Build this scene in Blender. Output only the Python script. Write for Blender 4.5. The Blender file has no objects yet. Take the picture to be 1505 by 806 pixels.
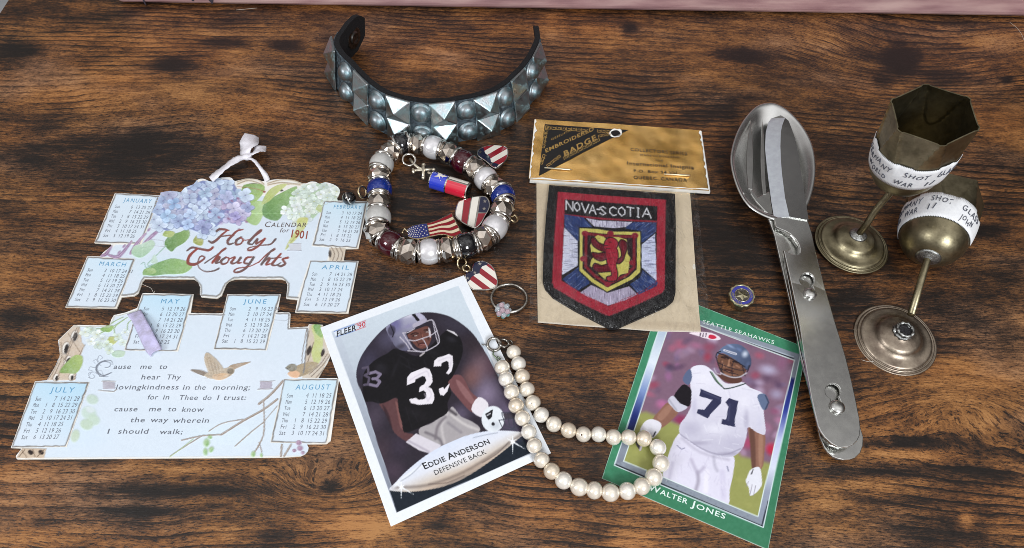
import bpy, bmesh, math, random
import numpy as np
from mathutils import Vector, Matrix

rng = np.random.default_rng(7)
random.seed(7)
S = bpy.context.scene
COL = S.collection
PI = math.pi

# ------------------------------------------------------------------ camera (1 unit = 1 cm)
FPX, PITCH, ROLL, CAMH = 975.0, 0.98892, -0.05236, 25.0845
CX, CY, PW = 752.5, 403.0, 1505.0
_c, _s = math.cos(PITCH), math.sin(PITCH)
_cr, _sr = math.cos(ROLL), math.sin(ROLL)
RM = np.array([[_cr, _sr, 0], [-_sr, _cr, 0], [0, 0, 1]]) @ np.array([[1, 0, 0], [0, -_s, -_c], [0, _c, -_s]])
CAM = np.array([0, 0, CAMH])
cd = bpy.data.cameras.new('camera')
cam = bpy.data.objects.new('camera', cd)
COL.objects.link(cam)
cd.sensor_fit = 'HORIZONTAL'
cd.sensor_width = 36
cd.lens = FPX / PW * 36
cd.clip_start, cd.clip_end = 0.5, 2000
m3 = Matrix((RM[0], -RM[1], -RM[2])).transposed()
cam.matrix_world = Matrix.Translation(CAM) @ m3.to_4x4()
S.camera = cam

# ------------------------------------------------------------------ light: two windows behind the viewer, pale room
W = bpy.data.worlds.new('World')
S.world = W
W.use_nodes = True
nt = W.node_tree
bg = nt.nodes['Background']
tc = nt.nodes.new('ShaderNodeTexCoord')
sep = nt.nodes.new('ShaderNodeSeparateXYZ')
ramp = nt.nodes.new('ShaderNodeValToRGB')
nz = nt.nodes.new('ShaderNodeTexNoise')
nz.inputs['Scale'].default_value = 3.0
nz.inputs['Detail'].default_value = 2
mx = nt.nodes.new('ShaderNodeMix'); mx.data_type = 'RGBA'; mx.blend_type = 'MULTIPLY'
mx.inputs['Factor'].default_value = 0.75
rn = nt.nodes.new('ShaderNodeValToRGB')
rn.color_ramp.elements[0].position = 0.36; rn.color_ramp.elements[0].color = (0.17, 0.15, 0.14, 1)
rn.color_ramp.elements[1].position = 0.62; rn.color_ramp.elements[1].color = (1.35, 1.32, 1.3, 1)
e = ramp.color_ramp.elements
e[0].position = 0.0; e[0].color = (0.05, 0.045, 0.04, 1)
e[1].position = 1.0; e[1].color = (1.5, 1.53, 1.57, 1)
k = ramp.color_ramp.elements.new(0.90); k.color = (1.15, 1.15, 1.16, 1)
k = ramp.color_ramp.elements.new(0.5); k.color = (0.16, 0.14, 0.13, 1)
k = ramp.color_ramp.elements.new(0.72); k.color = (0.40, 0.38, 0.38, 1)
mr = nt.nodes.new('ShaderNodeMath'); mr.operation = 'MULTIPLY_ADD'
mr.inputs[1].default_value = 0.5; mr.inputs[2].default_value = 0.5
nt.links.new(tc.outputs['Generated'], sep.inputs[0])
nt.links.new(sep.outputs['Z'], mr.inputs[0])
nt.links.new(mr.outputs[0], ramp.inputs[0])
nt.links.new(tc.outputs['Generated'], nz.inputs['Vector'])
nt.links.new(nz.outputs['Fac'], rn.inputs[0])
nt.links.new(ramp.outputs[0], mx.inputs['A'])
nt.links.new(rn.outputs[0], mx.inputs['B'])
# the room is brighter on the window side (towards and left of the viewer) than beyond the table
dt = nt.nodes.new('ShaderNodeVectorMath'); dt.operation = 'DOT_PRODUCT'
dt.inputs[1].default_value = Vector((-0.40, -0.74, 0.54)).normalized()
nt.links.new(tc.outputs['Generated'], dt.inputs[0])
mr2 = nt.nodes.new('ShaderNodeMapRange'); mr2.interpolation_type = 'SMOOTHSTEP'
mr2.inputs['From Min'].default_value = -0.30; mr2.inputs['From Max'].default_value = 0.45
mr2.inputs['To Min'].default_value = 0.34; mr2.inputs['To Max'].default_value = 1.15
nt.links.new(dt.outputs['Value'], mr2.inputs['Value'])
vs = nt.nodes.new('ShaderNodeVectorMath'); vs.operation = 'SCALE'
nt.links.new(mx.outputs['Result'], vs.inputs[0]); nt.links.new(mr2.outputs[0], vs.inputs['Scale'])
nt.links.new(vs.outputs[0], bg.inputs['Color'])
bg.inputs['Strength'].default_value = 0.62


def window_light(name, loc, target, sx, sy, power, color):
    l = bpy.data.lights.new(name, 'AREA')
    l.shape = 'RECTANGLE'; l.size = sx; l.size_y = sy
    l.energy = power; l.color = color
    o = bpy.data.objects.new(name, l)
    o.location = loc
    d = Vector(target) - Vector(loc)
    o.rotation_euler = d.to_track_quat('-Z', 'Y').to_euler()
    COL.objects.link(o)
    return o


window_light('window_light', (34, -70, 66), (0, 18, 0), 30, 38, 80000, (0.90, 0.95, 1.0))
window_light('side_window_light', (-85, -34, 66), (0, 18, 0), 30, 36, 40000, (0.92, 0.96, 1.0))

S.view_settings.view_transform = 'Standard'
S.view_settings.look = 'None'
S.view_settings.exposure = 0.2
S.view_settings.gamma = 1.0
S.cycles.filter_width = 0.9
S.cycles.max_bounces = 10
S.cycles.transparent_max_bounces = 12
S.cycles.caustics_reflective = False
S.cycles.caustics_refractive = False


# ------------------------------------------------------------------ geometry of the photograph: pixel <-> table
def P(x, y, z=0.0):
    d = RM.T @ np.array([(x - CX) / FPX, (y - CY) / FPX, 1.0])
    return CAM + d * ((z - CAM[2]) / d[2])


def PP(x, y, pl):
    """point on plane z = a + b x + c y"""
    a, b, c = pl
    d = RM.T @ np.array([(x - CX) / FPX, (y - CY) / FPX, 1.0])
    t = (a + b * CAM[0] + c * CAM[1] - CAM[2]) / (d[2] - b * d[0] - c * d[1])
    return CAM + d * t


def depth(p):
    return float(RM[2] @ (np.asarray(p) - CAM))


def proj(X):
    q = (np.asarray(X, float) - CAM) @ RM.T
    return CX + FPX * q[:, 0] / q[:, 2], CY + FPX * q[:, 1] / q[:, 2]


def Z(ox, oy, s):
    def f(*pts):
        return [(ox + a / s, oy + b / s) for a, b in pts]
    return f


def lin(c):
    c = np.asarray(c, float) / 255.0
    return np.where(c <= 0.04045, c / 12.92, ((c + 0.055) / 1.055) ** 2.4)


# ------------------------------------------------------------------ objects
def link(o, parent=None):
    COL.objects.link(o)
    if parent is not None:
        o.parent = parent
        o.matrix_parent_inverse = parent.matrix_world.inverted()
    return o


def tag(o, label=None, cat=None, group=None, kind=None):
    if label: o['label'] = label
    if cat: o['category'] = cat
    if group: o['group'] = group
    if kind: o['kind'] = kind
    return o


def empty(name, loc, label, cat, group=None):
    o = bpy.data.objects.new(name, None)
    o.empty_display_size = 0.5
    o.matrix_world = Matrix.Translation(Vector(loc))
    link(o)
    return tag(o, label, cat, group)


def sub_empty(name, loc, parent):
    o = bpy.data.objects.new(name, None)
    o.empty_display_size = 0.4
    o.matrix_world = Matrix.Translation(Vector(loc))
    return link(o, parent)


def mesh_obj(name, verts, faces, mat, parent=None, smooth=False, cols=None, origin=None):
    me = bpy.data.meshes.new(name)
    v = np.asarray(verts, float)
    if origin is not None:
        v = v - np.asarray(origin)
    me.from_pydata(v.tolist() if len(v) < 3000 else v, [], faces)
    if cols is not None:
        a = me.color_attributes.new('col', 'FLOAT_COLOR', 'POINT')
        c4 = np.ones((len(v), 4), np.float32); c4[:, :3] = cols
        a.data.foreach_set('color', c4.ravel())
    if smooth:
        me.shade_smooth()
    me.materials.append(mat)
    me.update()
    o = bpy.data.objects.new(name, me)
    if origin is not None:
        o.matrix_world = Matrix.Translation(Vector(origin))
    return link(o, parent)


def bm_obj(name, bm, mat, parent=None, smooth=False):
    me = bpy.data.meshes.new(name)
    bm.normal_update()
    bm.to_mesh(me); bm.free()
    if smooth:
        me.shade_smooth()
    me.materials.append(mat)
    o = bpy.data.objects.new(name, me)
    return link(o, parent)


def soften(o, width=0.03, seg=2, angle=35):
    m = o.modifiers.new('bevel', 'BEVEL')
    m.width = width; m.segments = seg; m.limit_method = 'ANGLE'
    m.angle_limit = math.radians(angle)
    return o


# ------------------------------------------------------------------ materials
def node(nt, t, **kw):
    n = nt.nodes.new(t)
    for k, v in kw.items():
        setattr(n, k, v)
    return n


def mat(name, color, rough=0.5, metal=0.0, spec=0.5, noise=0.0, nscale=4.0, bump=0.0, bscale=20.0, coat=0.0,
        trans=0.0, ior=1.45, alpha=1.0, color2=None, sheen=0.0, rnoise=0.0, sss=0.0):
    """plain surface: procedural colour variation between two tones, roughness variation and bump"""
    m = bpy.data.materials.new(name)
    m.use_nodes = True
    nt = m.node_tree
    b = nt.nodes['Principled BSDF']
    c1 = lin(color)
    b.inputs['Roughness'].default_value = rough
    b.inputs['Metallic'].default_value = metal
    b.inputs['Specular IOR Level'].default_value = spec
    b.inputs['Coat Weight'].default_value = coat
    b.inputs['Coat Roughness'].default_value = 0.08
    b.inputs['Transmission Weight'].default_value = trans
    b.inputs['IOR'].default_value = ior
    b.inputs['Alpha'].default_value = alpha
    b.inputs['Sheen Weight'].default_value = sheen
    if sss:
        b.inputs['Subsurface Weight'].default_value = sss
        b.inputs['Subsurface Radius'].default_value = (0.15, 0.12, 0.1)
    t = node(nt, 'ShaderNodeTexCoord')
    if color2 is None:
        c2 = c1 * (1 - noise)
    else:
        c2 = lin(color2)
    n = node(nt, 'ShaderNodeTexNoise')
    n.inputs['Scale'].default_value = nscale
    n.inputs['Detail'].default_value = 6
    n.inputs['Roughness'].default_value = 0.62
    nt.links.new(t.outputs['Object'], n.inputs['Vector'])
    r = node(nt, 'ShaderNodeValToRGB')
    r.color_ramp.elements[0].position = 0.38; r.color_ramp.elements[0].color = (*c2, 1)
    r.color_ramp.elements[1].position = 0.62; r.color_ramp.elements[1].color = (*c1, 1)
    nt.links.new(n.outputs['Fac'], r.inputs[0])
    nt.links.new(r.outputs[0], b.inputs['Base Color'])
    if rnoise:
        mm = node(nt, 'ShaderNodeMath', operation='MULTIPLY_ADD')
        mm.inputs[1].default_value = rnoise; mm.inputs[2].default_value = rough - rnoise * 0.5
        nt.links.new(n.outputs['Fac'], mm.inputs[0])
        nt.links.new(mm.outputs[0], b.inputs['Roughness'])
    if bump:
        n2 = node(nt, 'ShaderNodeTexNoise')
        n2.inputs['Scale'].default_value = bscale
        n2.inputs['Detail'].default_value = 4
        nt.links.new(t.outputs['Object'], n2.inputs['Vector'])
        bp = node(nt, 'ShaderNodeBump')
        bp.inputs['Strength'].default_value = bump
        bp.inputs['Distance'].default_value = 0.05
        nt.links.new(n2.outputs['Fac'], bp.inputs['Height'])
        nt.links.new(bp.outputs[0], b.inputs['Normal'])
    return m


def mat_print(name, rough=0.35, spec=0.5, grain=0.05, gscale=60, bump=0.05, bscale=40, coat=0.0):
    """printed card: the print is stored per vertex, paper grain is procedural"""
    m = bpy.data.materials.new(name)
    m.use_nodes = True
    nt = m.node_tree
    b = nt.nodes['Principled BSDF']
    a = node(nt, 'ShaderNodeVertexColor', layer_name='col')
    t = node(nt, 'ShaderNodeTexCoord')
    n = node(nt, 'ShaderNodeTexNoise')
    n.inputs['Scale'].default_value = gscale; n.inputs['Detail'].default_value = 3
    nt.links.new(t.outputs['Object'], n.inputs['Vector'])
    mr = node(nt, 'ShaderNodeMapRange')
    mr.inputs['From Min'].default_value = 0.25; mr.inputs['From Max'].default_value = 0.75
    mr.inputs['To Min'].default_value = 1 - grain; mr.inputs['To Max'].default_value = 1 + grain
    nt.links.new(n.outputs['Fac'], mr.inputs[0])
    mx = node(nt, 'ShaderNodeMix', data_type='RGBA', blend_type='MULTIPLY')
    mx.inputs['Factor'].default_value = 1
    nt.links.new(a.outputs['Color'], mx.inputs['A'])
    nt.links.new(mr.outputs[0], mx.inputs['B'])
    nt.links.new(mx.outputs['Result'], b.inputs['Base Color'])
    b.inputs['Roughness'].default_value = rough
    b.inputs['Specular IOR Level'].default_value = spec
    b.inputs['Coat Weight'].default_value = coat
    b.inputs['Coat Roughness'].default_value = 0.12
    if bump:
        n2 = node(nt, 'ShaderNodeTexNoise')
        n2.inputs['Scale'].default_value = bscale; n2.inputs['Detail'].default_value = 4
        nt.links.new(t.outputs['Object'], n2.inputs['Vector'])
        bp = node(nt, 'ShaderNodeBump')
        bp.inputs['Strength'].default_value = bump; bp.inputs['Distance'].default_value = 0.03
        nt.links.new(n2.outputs['Fac'], bp.inputs['Height'])
        nt.links.new(bp.outputs[0], b.inputs['Normal'])
    return m


# ------------------------------------------------------------------ painting of prints, vertex by vertex
def seg_dist(px, py, a, b):
    ax, ay = a; bx, by = b
    dx, dy = bx - ax, by - ay
    L = dx * dx + dy * dy + 1e-12
    t = np.clip(((px - ax) * dx + (py - ay) * dy) / L, 0, 1)
    return np.hypot(px - ax - t * dx, py - ay - t * dy), t


def inside(px, py, poly):
    r = np.zeros(px.shape, bool)
    n = len(poly)
    for i in range(n):
        x1, y1 = poly[i]; x2, y2 = poly[(i + 1) % n]
        if y1 == y2: continue
        c = ((y1 > py) != (y2 > py)) & (px < (x2 - x1) * (py - y1) / (y2 - y1) + x1)
        r ^= c
    return r


def sm(pts, n=6, closed=True):
    """Catmull-Rom through the points"""
    p = np.asarray(pts, float); N = len(p); out = []
    rngi = range(N if closed else N - 1)
    for i in rngi:
        if closed:
            a, b, c, d = p[(i - 1) % N], p[i], p[(i + 1) % N], p[(i + 2) % N]
        else:
            a, b, c, d = p[max(i - 1, 0)], p[i], p[i + 1], p[min(i + 2, N - 1)]
        for k in range(n):
            t = k / n
            out.append(0.5 * (2 * b + (c - a) * t + (2 * a - 5 * b + 4 * c - d) * t * t + (3 * b - a - 3 * c + d) * t ** 3))
    if not closed:
        out.append(p[-1])
    return [tuple(q) for q in out]


def vnoise(x, y, seed=0):
    """smooth value noise"""
    xi, yi = np.floor(x).astype(int), np.floor(y).astype(int)
    fx, fy = x - xi, y - yi
    fx = fx * fx * (3 - 2 * fx); fy = fy * fy * (3 - 2 * fy)

    def h(a, b):
        v = np.sin(a * 127.1 + b * 311.7 + seed * 74.7) * 43758.5453
        return v - np.floor(v)
    return (h(xi, yi) * (1 - fx) + h(xi + 1, yi) * fx) * (1 - fy) + (h(xi, yi + 1) * (1 - fx) + h(xi + 1, yi + 1) * fx) * fy


class Canvas:
    def __init__(self, px, py, base):
        self.x, self.y = px, py
        self.c = np.tile(np.asarray(base, float), (len(px), 1))
        self.clip = None

    def _box(self, x0, y0, x1, y1):
        return np.nonzero((self.x > x0) & (self.x < x1) & (self.y > y0) & (self.y < y1))[0]

    def mask(self, poly, soft):
        xs = [p[0] for p in poly]; ys = [p[1] for p in poly]
        i = self._box(min(xs) - soft, min(ys) - soft, max(xs) + soft, max(ys) + soft)
        if len(i) == 0: return i, None
        px, py = self.x[i], self.y[i]
        d = np.full(len(i), 1e9)
        for k in range(len(poly)):
            d = np.minimum(d, seg_dist(px, py, poly[k], poly[(k + 1) % len(poly)])[0])
        sd = np.where(inside(px, py, poly), d, -d)
        t = np.clip(0.5 + sd / max(soft, 1e-3), 0, 1)
        return i, t * t * (3 - 2 * t)

    def _put(self, i, a, col):
        if self.clip is not None: a = a * self.clip[i]
        self.c[i] += (np.asarray(col, float) - self.c[i]) * a[:, None]

    def set_clip(self, poly, soft=1.0):
        if poly is None:
            self.clip = None; return
        self.clip = np.zeros(len(self.x))
        i, a = self.mask(poly, soft)
        self.clip[i] = a

    def fill(self, poly, col, soft=1.0, alpha=1.0):
        i, a = self.mask(poly, soft)
        if a is not None: self._put(i, a * alpha, col)

    def grad(self, poly, c0, c1, p0, p1, soft=1.0, alpha=1.0, mid=None):
        i, a = self.mask(poly, soft)
        if a is None: return
        d = np.array(p1, float) - p0
        t = np.clip(((self.x[i] - p0[0]) * d[0] + (self.y[i] - p0[1]) * d[1]) / (d @ d), 0, 1)[:, None]
        if mid is None:
            col = np.asarray(c0, float) * (1 - t) + np.asarray(c1, float) * t
        else:
            stops = [(0.0, c0)] + list(mid) + [(1.0, c1)]
            col = np.stack([np.interp(t[:, 0], [s[0] for s in stops], [s[1][q] for s in stops]) for q in range(3)], 1)
        self._put(i, a * alpha, col)

    def line(self, pts, w, col, soft=0.8, alpha=1.0):
        """stroke of width w (a number, or one per point)"""
        ws = [w] * len(pts) if np.isscalar(w) else list(w)
        if len(ws) != len(pts):
            ws = list(np.interp(np.linspace(0, 1, len(pts)), np.linspace(0, 1, len(ws)), ws))
        mw = max(ws) + soft + 1
        xs = [p[0] for p in pts]; ys = [p[1] for p in pts]
        i = self._box(min(xs) - mw, min(ys) - mw, max(xs) + mw, max(ys) + mw)
        if len(i) == 0: return
        px, py = self.x[i], self.y[i]
        best = np.full(len(i), 1e9)
        for k in range(len(pts) - 1):
            d, t = seg_dist(px, py, pts[k], pts[k + 1])
            best = np.minimum(best, d - 0.5 * (ws[k] * (1 - t) + ws[k + 1] * t))
        a = np.clip(0.5 - best / soft, 0, 1)
        j = a > 0
        self._put(i[j], a[j] * alpha, col)

    def blob(self, x, y, rx, ry=None, ang=0, col=(0, 0, 0), alpha=1.0, soft=0.5):
        """ellipse; soft = share of the radius that fades"""
        ry = ry or rx
        R = max(rx, ry) * 1.05
        i = self._box(x - R, y - R, x + R, y + R)
        if len(i) == 0: return
        ca, sa = math.cos(ang), math.sin(ang)
        u = ((self.x[i] - x) * ca + (self.y[i] - y) * sa) / rx
        v = (-(self.x[i] - x) * sa + (self.y[i] - y) * ca) / ry
        t = np.clip((1 - np.hypot(u, v)) / soft, 0, 1)
        self._put(i, t * t * (3 - 2 * t) * alpha, col)

    def noise(self, scale, amp, seed=1, sx=1.0, sy=1.0, poly=None, oct=3):
        f = 0; a = 1; tot = 0
        for o in range(oct):
            f = f + a * (vnoise(self.x * sx / scale * 2 ** o, self.y * sy / scale * 2 ** o, seed + o) - 0.5); tot += a; a *= 0.55
        f = f / tot * 2 * amp
        if poly is not None:
            i, m = self.mask(poly, 2.0)
            self.c[i] += (f[i] * m)[:, None]
        else:
            self.c += f[:, None]

    def wash(self, paper, k, scale=9, seed=3):
        """uneven lithograph ink: lets the paper shine through in soft patches"""
        f = k * (.35 + 1.3 * vnoise(self.x / scale, self.y / scale, seed) * vnoise(self.x / (scale * .3), self.y / (scale * .3), seed + 1) * 1.5)
        f = np.clip(f, 0, .85)[:, None]
        self.c += (np.asarray(paper, float) - self.c) * f
        g = (vnoise(self.x / 1.1, self.y / 1.1, seed + 2) - .5)[:, None]
        self.c += g * np.clip(np.abs(np.asarray(paper, float) - self.c).mean(1, keepdims=True) * .35, 0, 22)

    def rgb(self):
        return lin(np.clip(self.c, 0, 255))


def panel(name, outline, plane, thick, res, paint, mat_, parent=None, ang=0.0, holes=(), edge=(225, 222, 215), base=(255, 255, 255),
          relief=None, origin=None, under=True):
    """flat die-cut sheet whose outline was measured in the photograph; its top lies in plane, its print is painted per vertex"""
    if np.isscalar(plane): plane = (plane, 0, 0)
    W_ = lambda poly: np.array([PP(x, y, plane) for x, y in poly])
    out = W_(outline); hs = [W_(h) for h in holes]
    ca, sa = math.cos(ang), math.sin(ang)
    R2 = np.array([[ca, sa], [-sa, ca]])
    o2 = out[:, :2] @ R2.T
    h2 = [h[:, :2] @ R2.T for h in hs]
    lo, hi = o2.min(0), o2.max(0)
    nx, ny = np.maximum(np.ceil((hi - lo) / res).astype(int), 2)
    gx = np.linspace(lo[0], hi[0], nx + 1); gy = np.linspace(lo[1], hi[1], ny + 1)
    cx, cy = np.meshgrid((gx[:-1] + gx[1:]) / 2, (gy[:-1] + gy[1:]) / 2)
    keep = inside(cx.ravel(), cy.ravel(), o2)
    for h in h2:
        keep &= ~inside(cx.ravel(), cy.ravel(), h)
    ci, cj = np.divmod(np.nonzero(keep)[0], nx)
    vid = lambda r, c: r * (nx + 1) + c
    q = np.stack([vid(ci, cj), vid(ci, cj + 1), vid(ci + 1, cj + 1), vid(ci + 1, cj)], 1)
    used, inv = np.unique(q, return_inverse=True)
    q = inv.reshape(-1, 4)
    uy, ux = np.divmod(used, nx + 1)
    xy = np.stack([gx[ux], gy[uy]], 1)
    # boundary edges -> snap to the outline
    e = np.concatenate([q[:, [0, 1]], q[:, [1, 2]], q[:, [2, 3]], q[:, [3, 0]]])
    key = np.sort(e, 1); key = key[:, 0] * (len(used) + 1) + key[:, 1]
    _, first, cnt = np.unique(key, return_index=True, return_counts=True)
    be = e[first[cnt == 1]]
    bv = np.unique(be)
    b = xy[bv]; best = np.full(len(bv), 1e9); tgt = b.copy()
    for poly in [o2] + h2:
        for k in range(len(poly)):
            p0, p1 = poly[k], poly[(k + 1) % len(poly)]
            d, t = seg_dist(b[:, 0], b[:, 1], p0, p1)
            j = d < best
            best[j] = d[j]; tgt[j] = p0 + t[j, None] * (p1 - p0)
    xy[bv] = tgt
    w = xy @ R2
    z = plane[0] + plane[1] * w[:, 0] + plane[2] * w[:, 1]
    v = np.c_[w, z]
    cv = Canvas(*proj(v), base)
    if paint: paint(cv)
    col = cv.rgb()
    if relief is not None:
        v[:, 2] += relief(cv, v)
    # side walls and underside
    n = len(v)
    m = {int(b_): n + i for i, b_ in enumerate(bv)}
    nb = len(bv)
    top2 = v[bv]; bot = v[bv].copy(); bot[:, 2] = z[bv] - thick
    faces = q.tolist()
    for a_, b_ in be.tolist():
        faces.append([m[b_], m[a_], m[a_] + nb, m[b_] + nb])
    ob = out.copy(); ob[:, 2] -= thick
    area = 0.5 * np.sum(out[:, 0] * np.roll(out[:, 1], -1) - np.roll(out[:, 0], -1) * out[:, 1])
    idx = list(range(n + 2 * nb, n + 2 * nb + len(ob)))
    if not holes and under:
        faces.append(idx[::-1] if area > 0 else idx)
    verts = np.concatenate([v, top2, bot, ob])
    cols = np.concatenate([col, np.tile(lin(edge), (2 * nb + len(ob), 1))])
    if origin is None:
        origin = (out[:, 0].mean(), out[:, 1].mean(), plane[0] - thick)
    return mesh_obj(name, verts, faces, mat_, parent, False, cols, origin)


def absorb(onto, others):
    """join printed marks into the mesh that carries them"""
    bpy.context.view_layer.update()
    with bpy.context.temp_override(active_object=onto, object=onto, selected_objects=[onto] + others, selected_editable_objects=[onto] + others):
        bpy.ops.object.join()
    return onto


# ------------------------------------------------------------------ lettering
_gl = {}


def _raw(s, bold):
    cu = bpy.data.curves.new('t', 'FONT')
    cu.body = s; cu.size = 1; cu.offset = bold; cu.resolution_u = 3
    ob = bpy.data.objects.new('t', cu)
    COL.objects.link(ob)
    bpy.context.view_layer.update()
    me = bpy.data.meshes.new_from_object(ob.evaluated_get(bpy.context.evaluated_depsgraph_get()))
    v = np.array([q.co[:2] for q in me.vertices]).reshape(-1, 2)
    f = [list(p.vertices) for p in me.polygons]
    bpy.data.objects.remove(ob); bpy.data.curves.remove(cu); bpy.data.meshes.remove(me)
    return v, f


def glyph(ch, bold):
    k = (ch, bold)
    if k not in _gl:
        if ch == ' ':
            _gl[k] = (np.zeros((0, 2)), [], 0.28)
        else:
            a, _ = _raw('I' + ch + 'I', bold); b, _ = _raw('II', bold)
            v, f = _raw(ch, bold)
            _gl[k] = (v, f, (a[:, 0].max() - a[:, 0].min()) - (b[:, 0].max() - b[:, 0].min()))
    return _gl[k]


CAPH = None


def layout(s, bold=0.0, track=0.0, small=None):
    """verts/faces of a line of text, unit cap height; small = size of the letters after the first of each word"""
    global CAPH
    if CAPH is None:
        CAPH = _raw('H', 0)[0][:, 1].max()
    V, F, x, n = [], [], 0.0, 0
    prev = ' '
    for ch in s:
        sc = 1.0 if (small is None or prev == ' ') else small
        v, f, adv = glyph(ch, bold)
        V.append(v * sc + [x, 0]); F += [[i + n for i in g] for g in f]
        n += len(v); x += adv * sc + track; prev = ch
    V = np.concatenate(V) if V else np.zeros((0, 2))
    return V / CAPH, F, (x - track) / CAPH


class Lettering:
    """collects lines of printed text into one mesh lying on a plane"""
    def __init__(self, plane, lift=0.004):
        self.pl = (plane, 0, 0) if np.isscalar(plane) else plane
        self.pl = (self.pl[0] + lift, self.pl[1], self.pl[2])
        self.V, self.F, self.n = [], [], 0

    def add(self, s, p0, p1, up, bold=0.0, track=0.0, small=None, fit=True, arc=0.0):
        """p0,p1 baseline ends in photo pixels, up = pixel vector of the cap height"""
        v, f, w = layout(s, bold, track, small)
        if len(v) == 0: return
        o = PP(*p0, self.pl); ex = PP(*p1, self.pl) - o; ey = PP(p0[0] + up[0], p0[1] + up[1], self.pl) - o
        if not fit:
            ex = ex / np.linalg.norm(ex) * np.linalg.norm(ey) * w
        u = v[:, :1] / w
        yy = v[:, 1:2] + arc * 4 * u * (1 - u)
        self.V.append(o + u * ex + yy * ey)
        self.F += [[i + self.n for i in g] for g in f]; self.n += len(v)

    def build(self, m, onto):
        """printed marks belong to the surface they are printed on: they join its mesh"""
        v = np.concatenate(self.V)
        o = mesh_obj('print', v, self.F, m, None)
        return absorb(onto, [o])


# ------------------------------------------------------------------ solids
def lathe(profile, seg=48, rfun=None):
    """profile of (r, z); rfun(theta, r, z) may reshape the section"""
    V, F = [], []
    for r, z in profile:
        for k in range(seg):
            th = 2 * PI * k / seg
            rr = rfun(th, r, z) if rfun else r
            V.append((rr * math.cos(th), rr * math.sin(th), z))
    for i in range(len(profile) - 1):
        for k in range(seg):
            a, b = i * seg + k, i * seg + (k + 1) % seg
            F.append([a, b, b + seg, a + seg])
    return V, F


def tube(pts, r, seg=10, closed=False, caps=True):
    p = np.asarray(pts, float); n = len(p)
    rs = np.full(n, r) if np.isscalar(r) else np.asarray(r, float)
    V, F = [], []
    up = None
    for i in range(n):
        a = p[(i - 1) % n] if (closed or i > 0) else p[i]
        b = p[(i + 1) % n] if (closed or i < n - 1) else p[i]
        t = (b - a) / (np.linalg.norm(b - a) + 1e-9)
        if up is None:
            up = np.cross(t, [0, 0, 1.0] if abs(t[2]) < 0.9 else [1.0, 0, 0])
        up = up - t * (up @ t); up /= np.linalg.norm(up)
        w = np.cross(t, up)
        for k in range(seg):
            th = 2 * PI * k / seg
            V.append(p[i] + rs[i] * (math.cos(th) * up + math.sin(th) * w))
    for i in range(n if closed else n - 1):
        j = (i + 1) % n
        for k in range(seg):
            F.append([i * seg + k, i * seg + (k + 1) % seg, j * seg + (k + 1) % seg, j * seg + k])
    if caps and not closed:
        F.append(list(range(seg))[::-1]); F.append([(n - 1) * seg + k for k in range(seg)])
    return np.array(V), F


def circle(c, r, u, v, n=28):
    c, u, v = np.asarray(c, float), np.asarray(u, float), np.asarray(v, float)
    return [c + r * (math.cos(2 * PI * k / n) * u + math.sin(2 * PI * k / n) * v) for k in range(n)]


def join(parts):
    V, F, n = [], [], 0
    for v, f in parts:
        V.append(np.asarray(v, float)); F += [[i + n for i in g] for g in f]; n += len(v)
    return np.concatenate(V), F


def frame(axis, ref=(0, 0, 1)):
    """3x3 whose third column is the axis"""
    a = np.asarray(axis, float); a = a / np.linalg.norm(a)
    x = np.cross(ref, a)
    if np.linalg.norm(x) < 1e-4: x = np.array([1.0, 0, 0])
    x /= np.linalg.norm(x)
    return np.stack([x, np.cross(a, x), a], 1)


def put(vf, R, o):
    return np.asarray(vf[0], float) @ np.asarray(R).T + np.asarray(o), vf[1]


def sphere(r, seg=28, rings=16, sx=1, sy=1, sz=1):
    prof = [(max(r * math.sin(PI * i / rings), 1e-4), -r * math.cos(PI * i / rings)) for i in range(rings + 1)]
    v, f = lathe(prof, seg)
    return np.array(v) * [sx, sy, sz], f


def prism(poly_xy, z0, z1, bevel=0.0):
    """solid from a world outline"""
    p = np.asarray(poly_xy, float)[:, :2]
    if np.sum(p[:, 0] * np.roll(p[:, 1], -1) - np.roll(p[:, 0], -1) * p[:, 1]) < 0: p = p[::-1]
    n = len(p)
    V = np.concatenate([np.c_[p, np.full(n, z0)], np.c_[p, np.full(n, z1)]])
    F = [list(range(n))[::-1], list(range(n, 2 * n))] + [[i, (i + 1) % n, n + (i + 1) % n, n + i] for i in range(n)]
    return V, F
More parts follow.
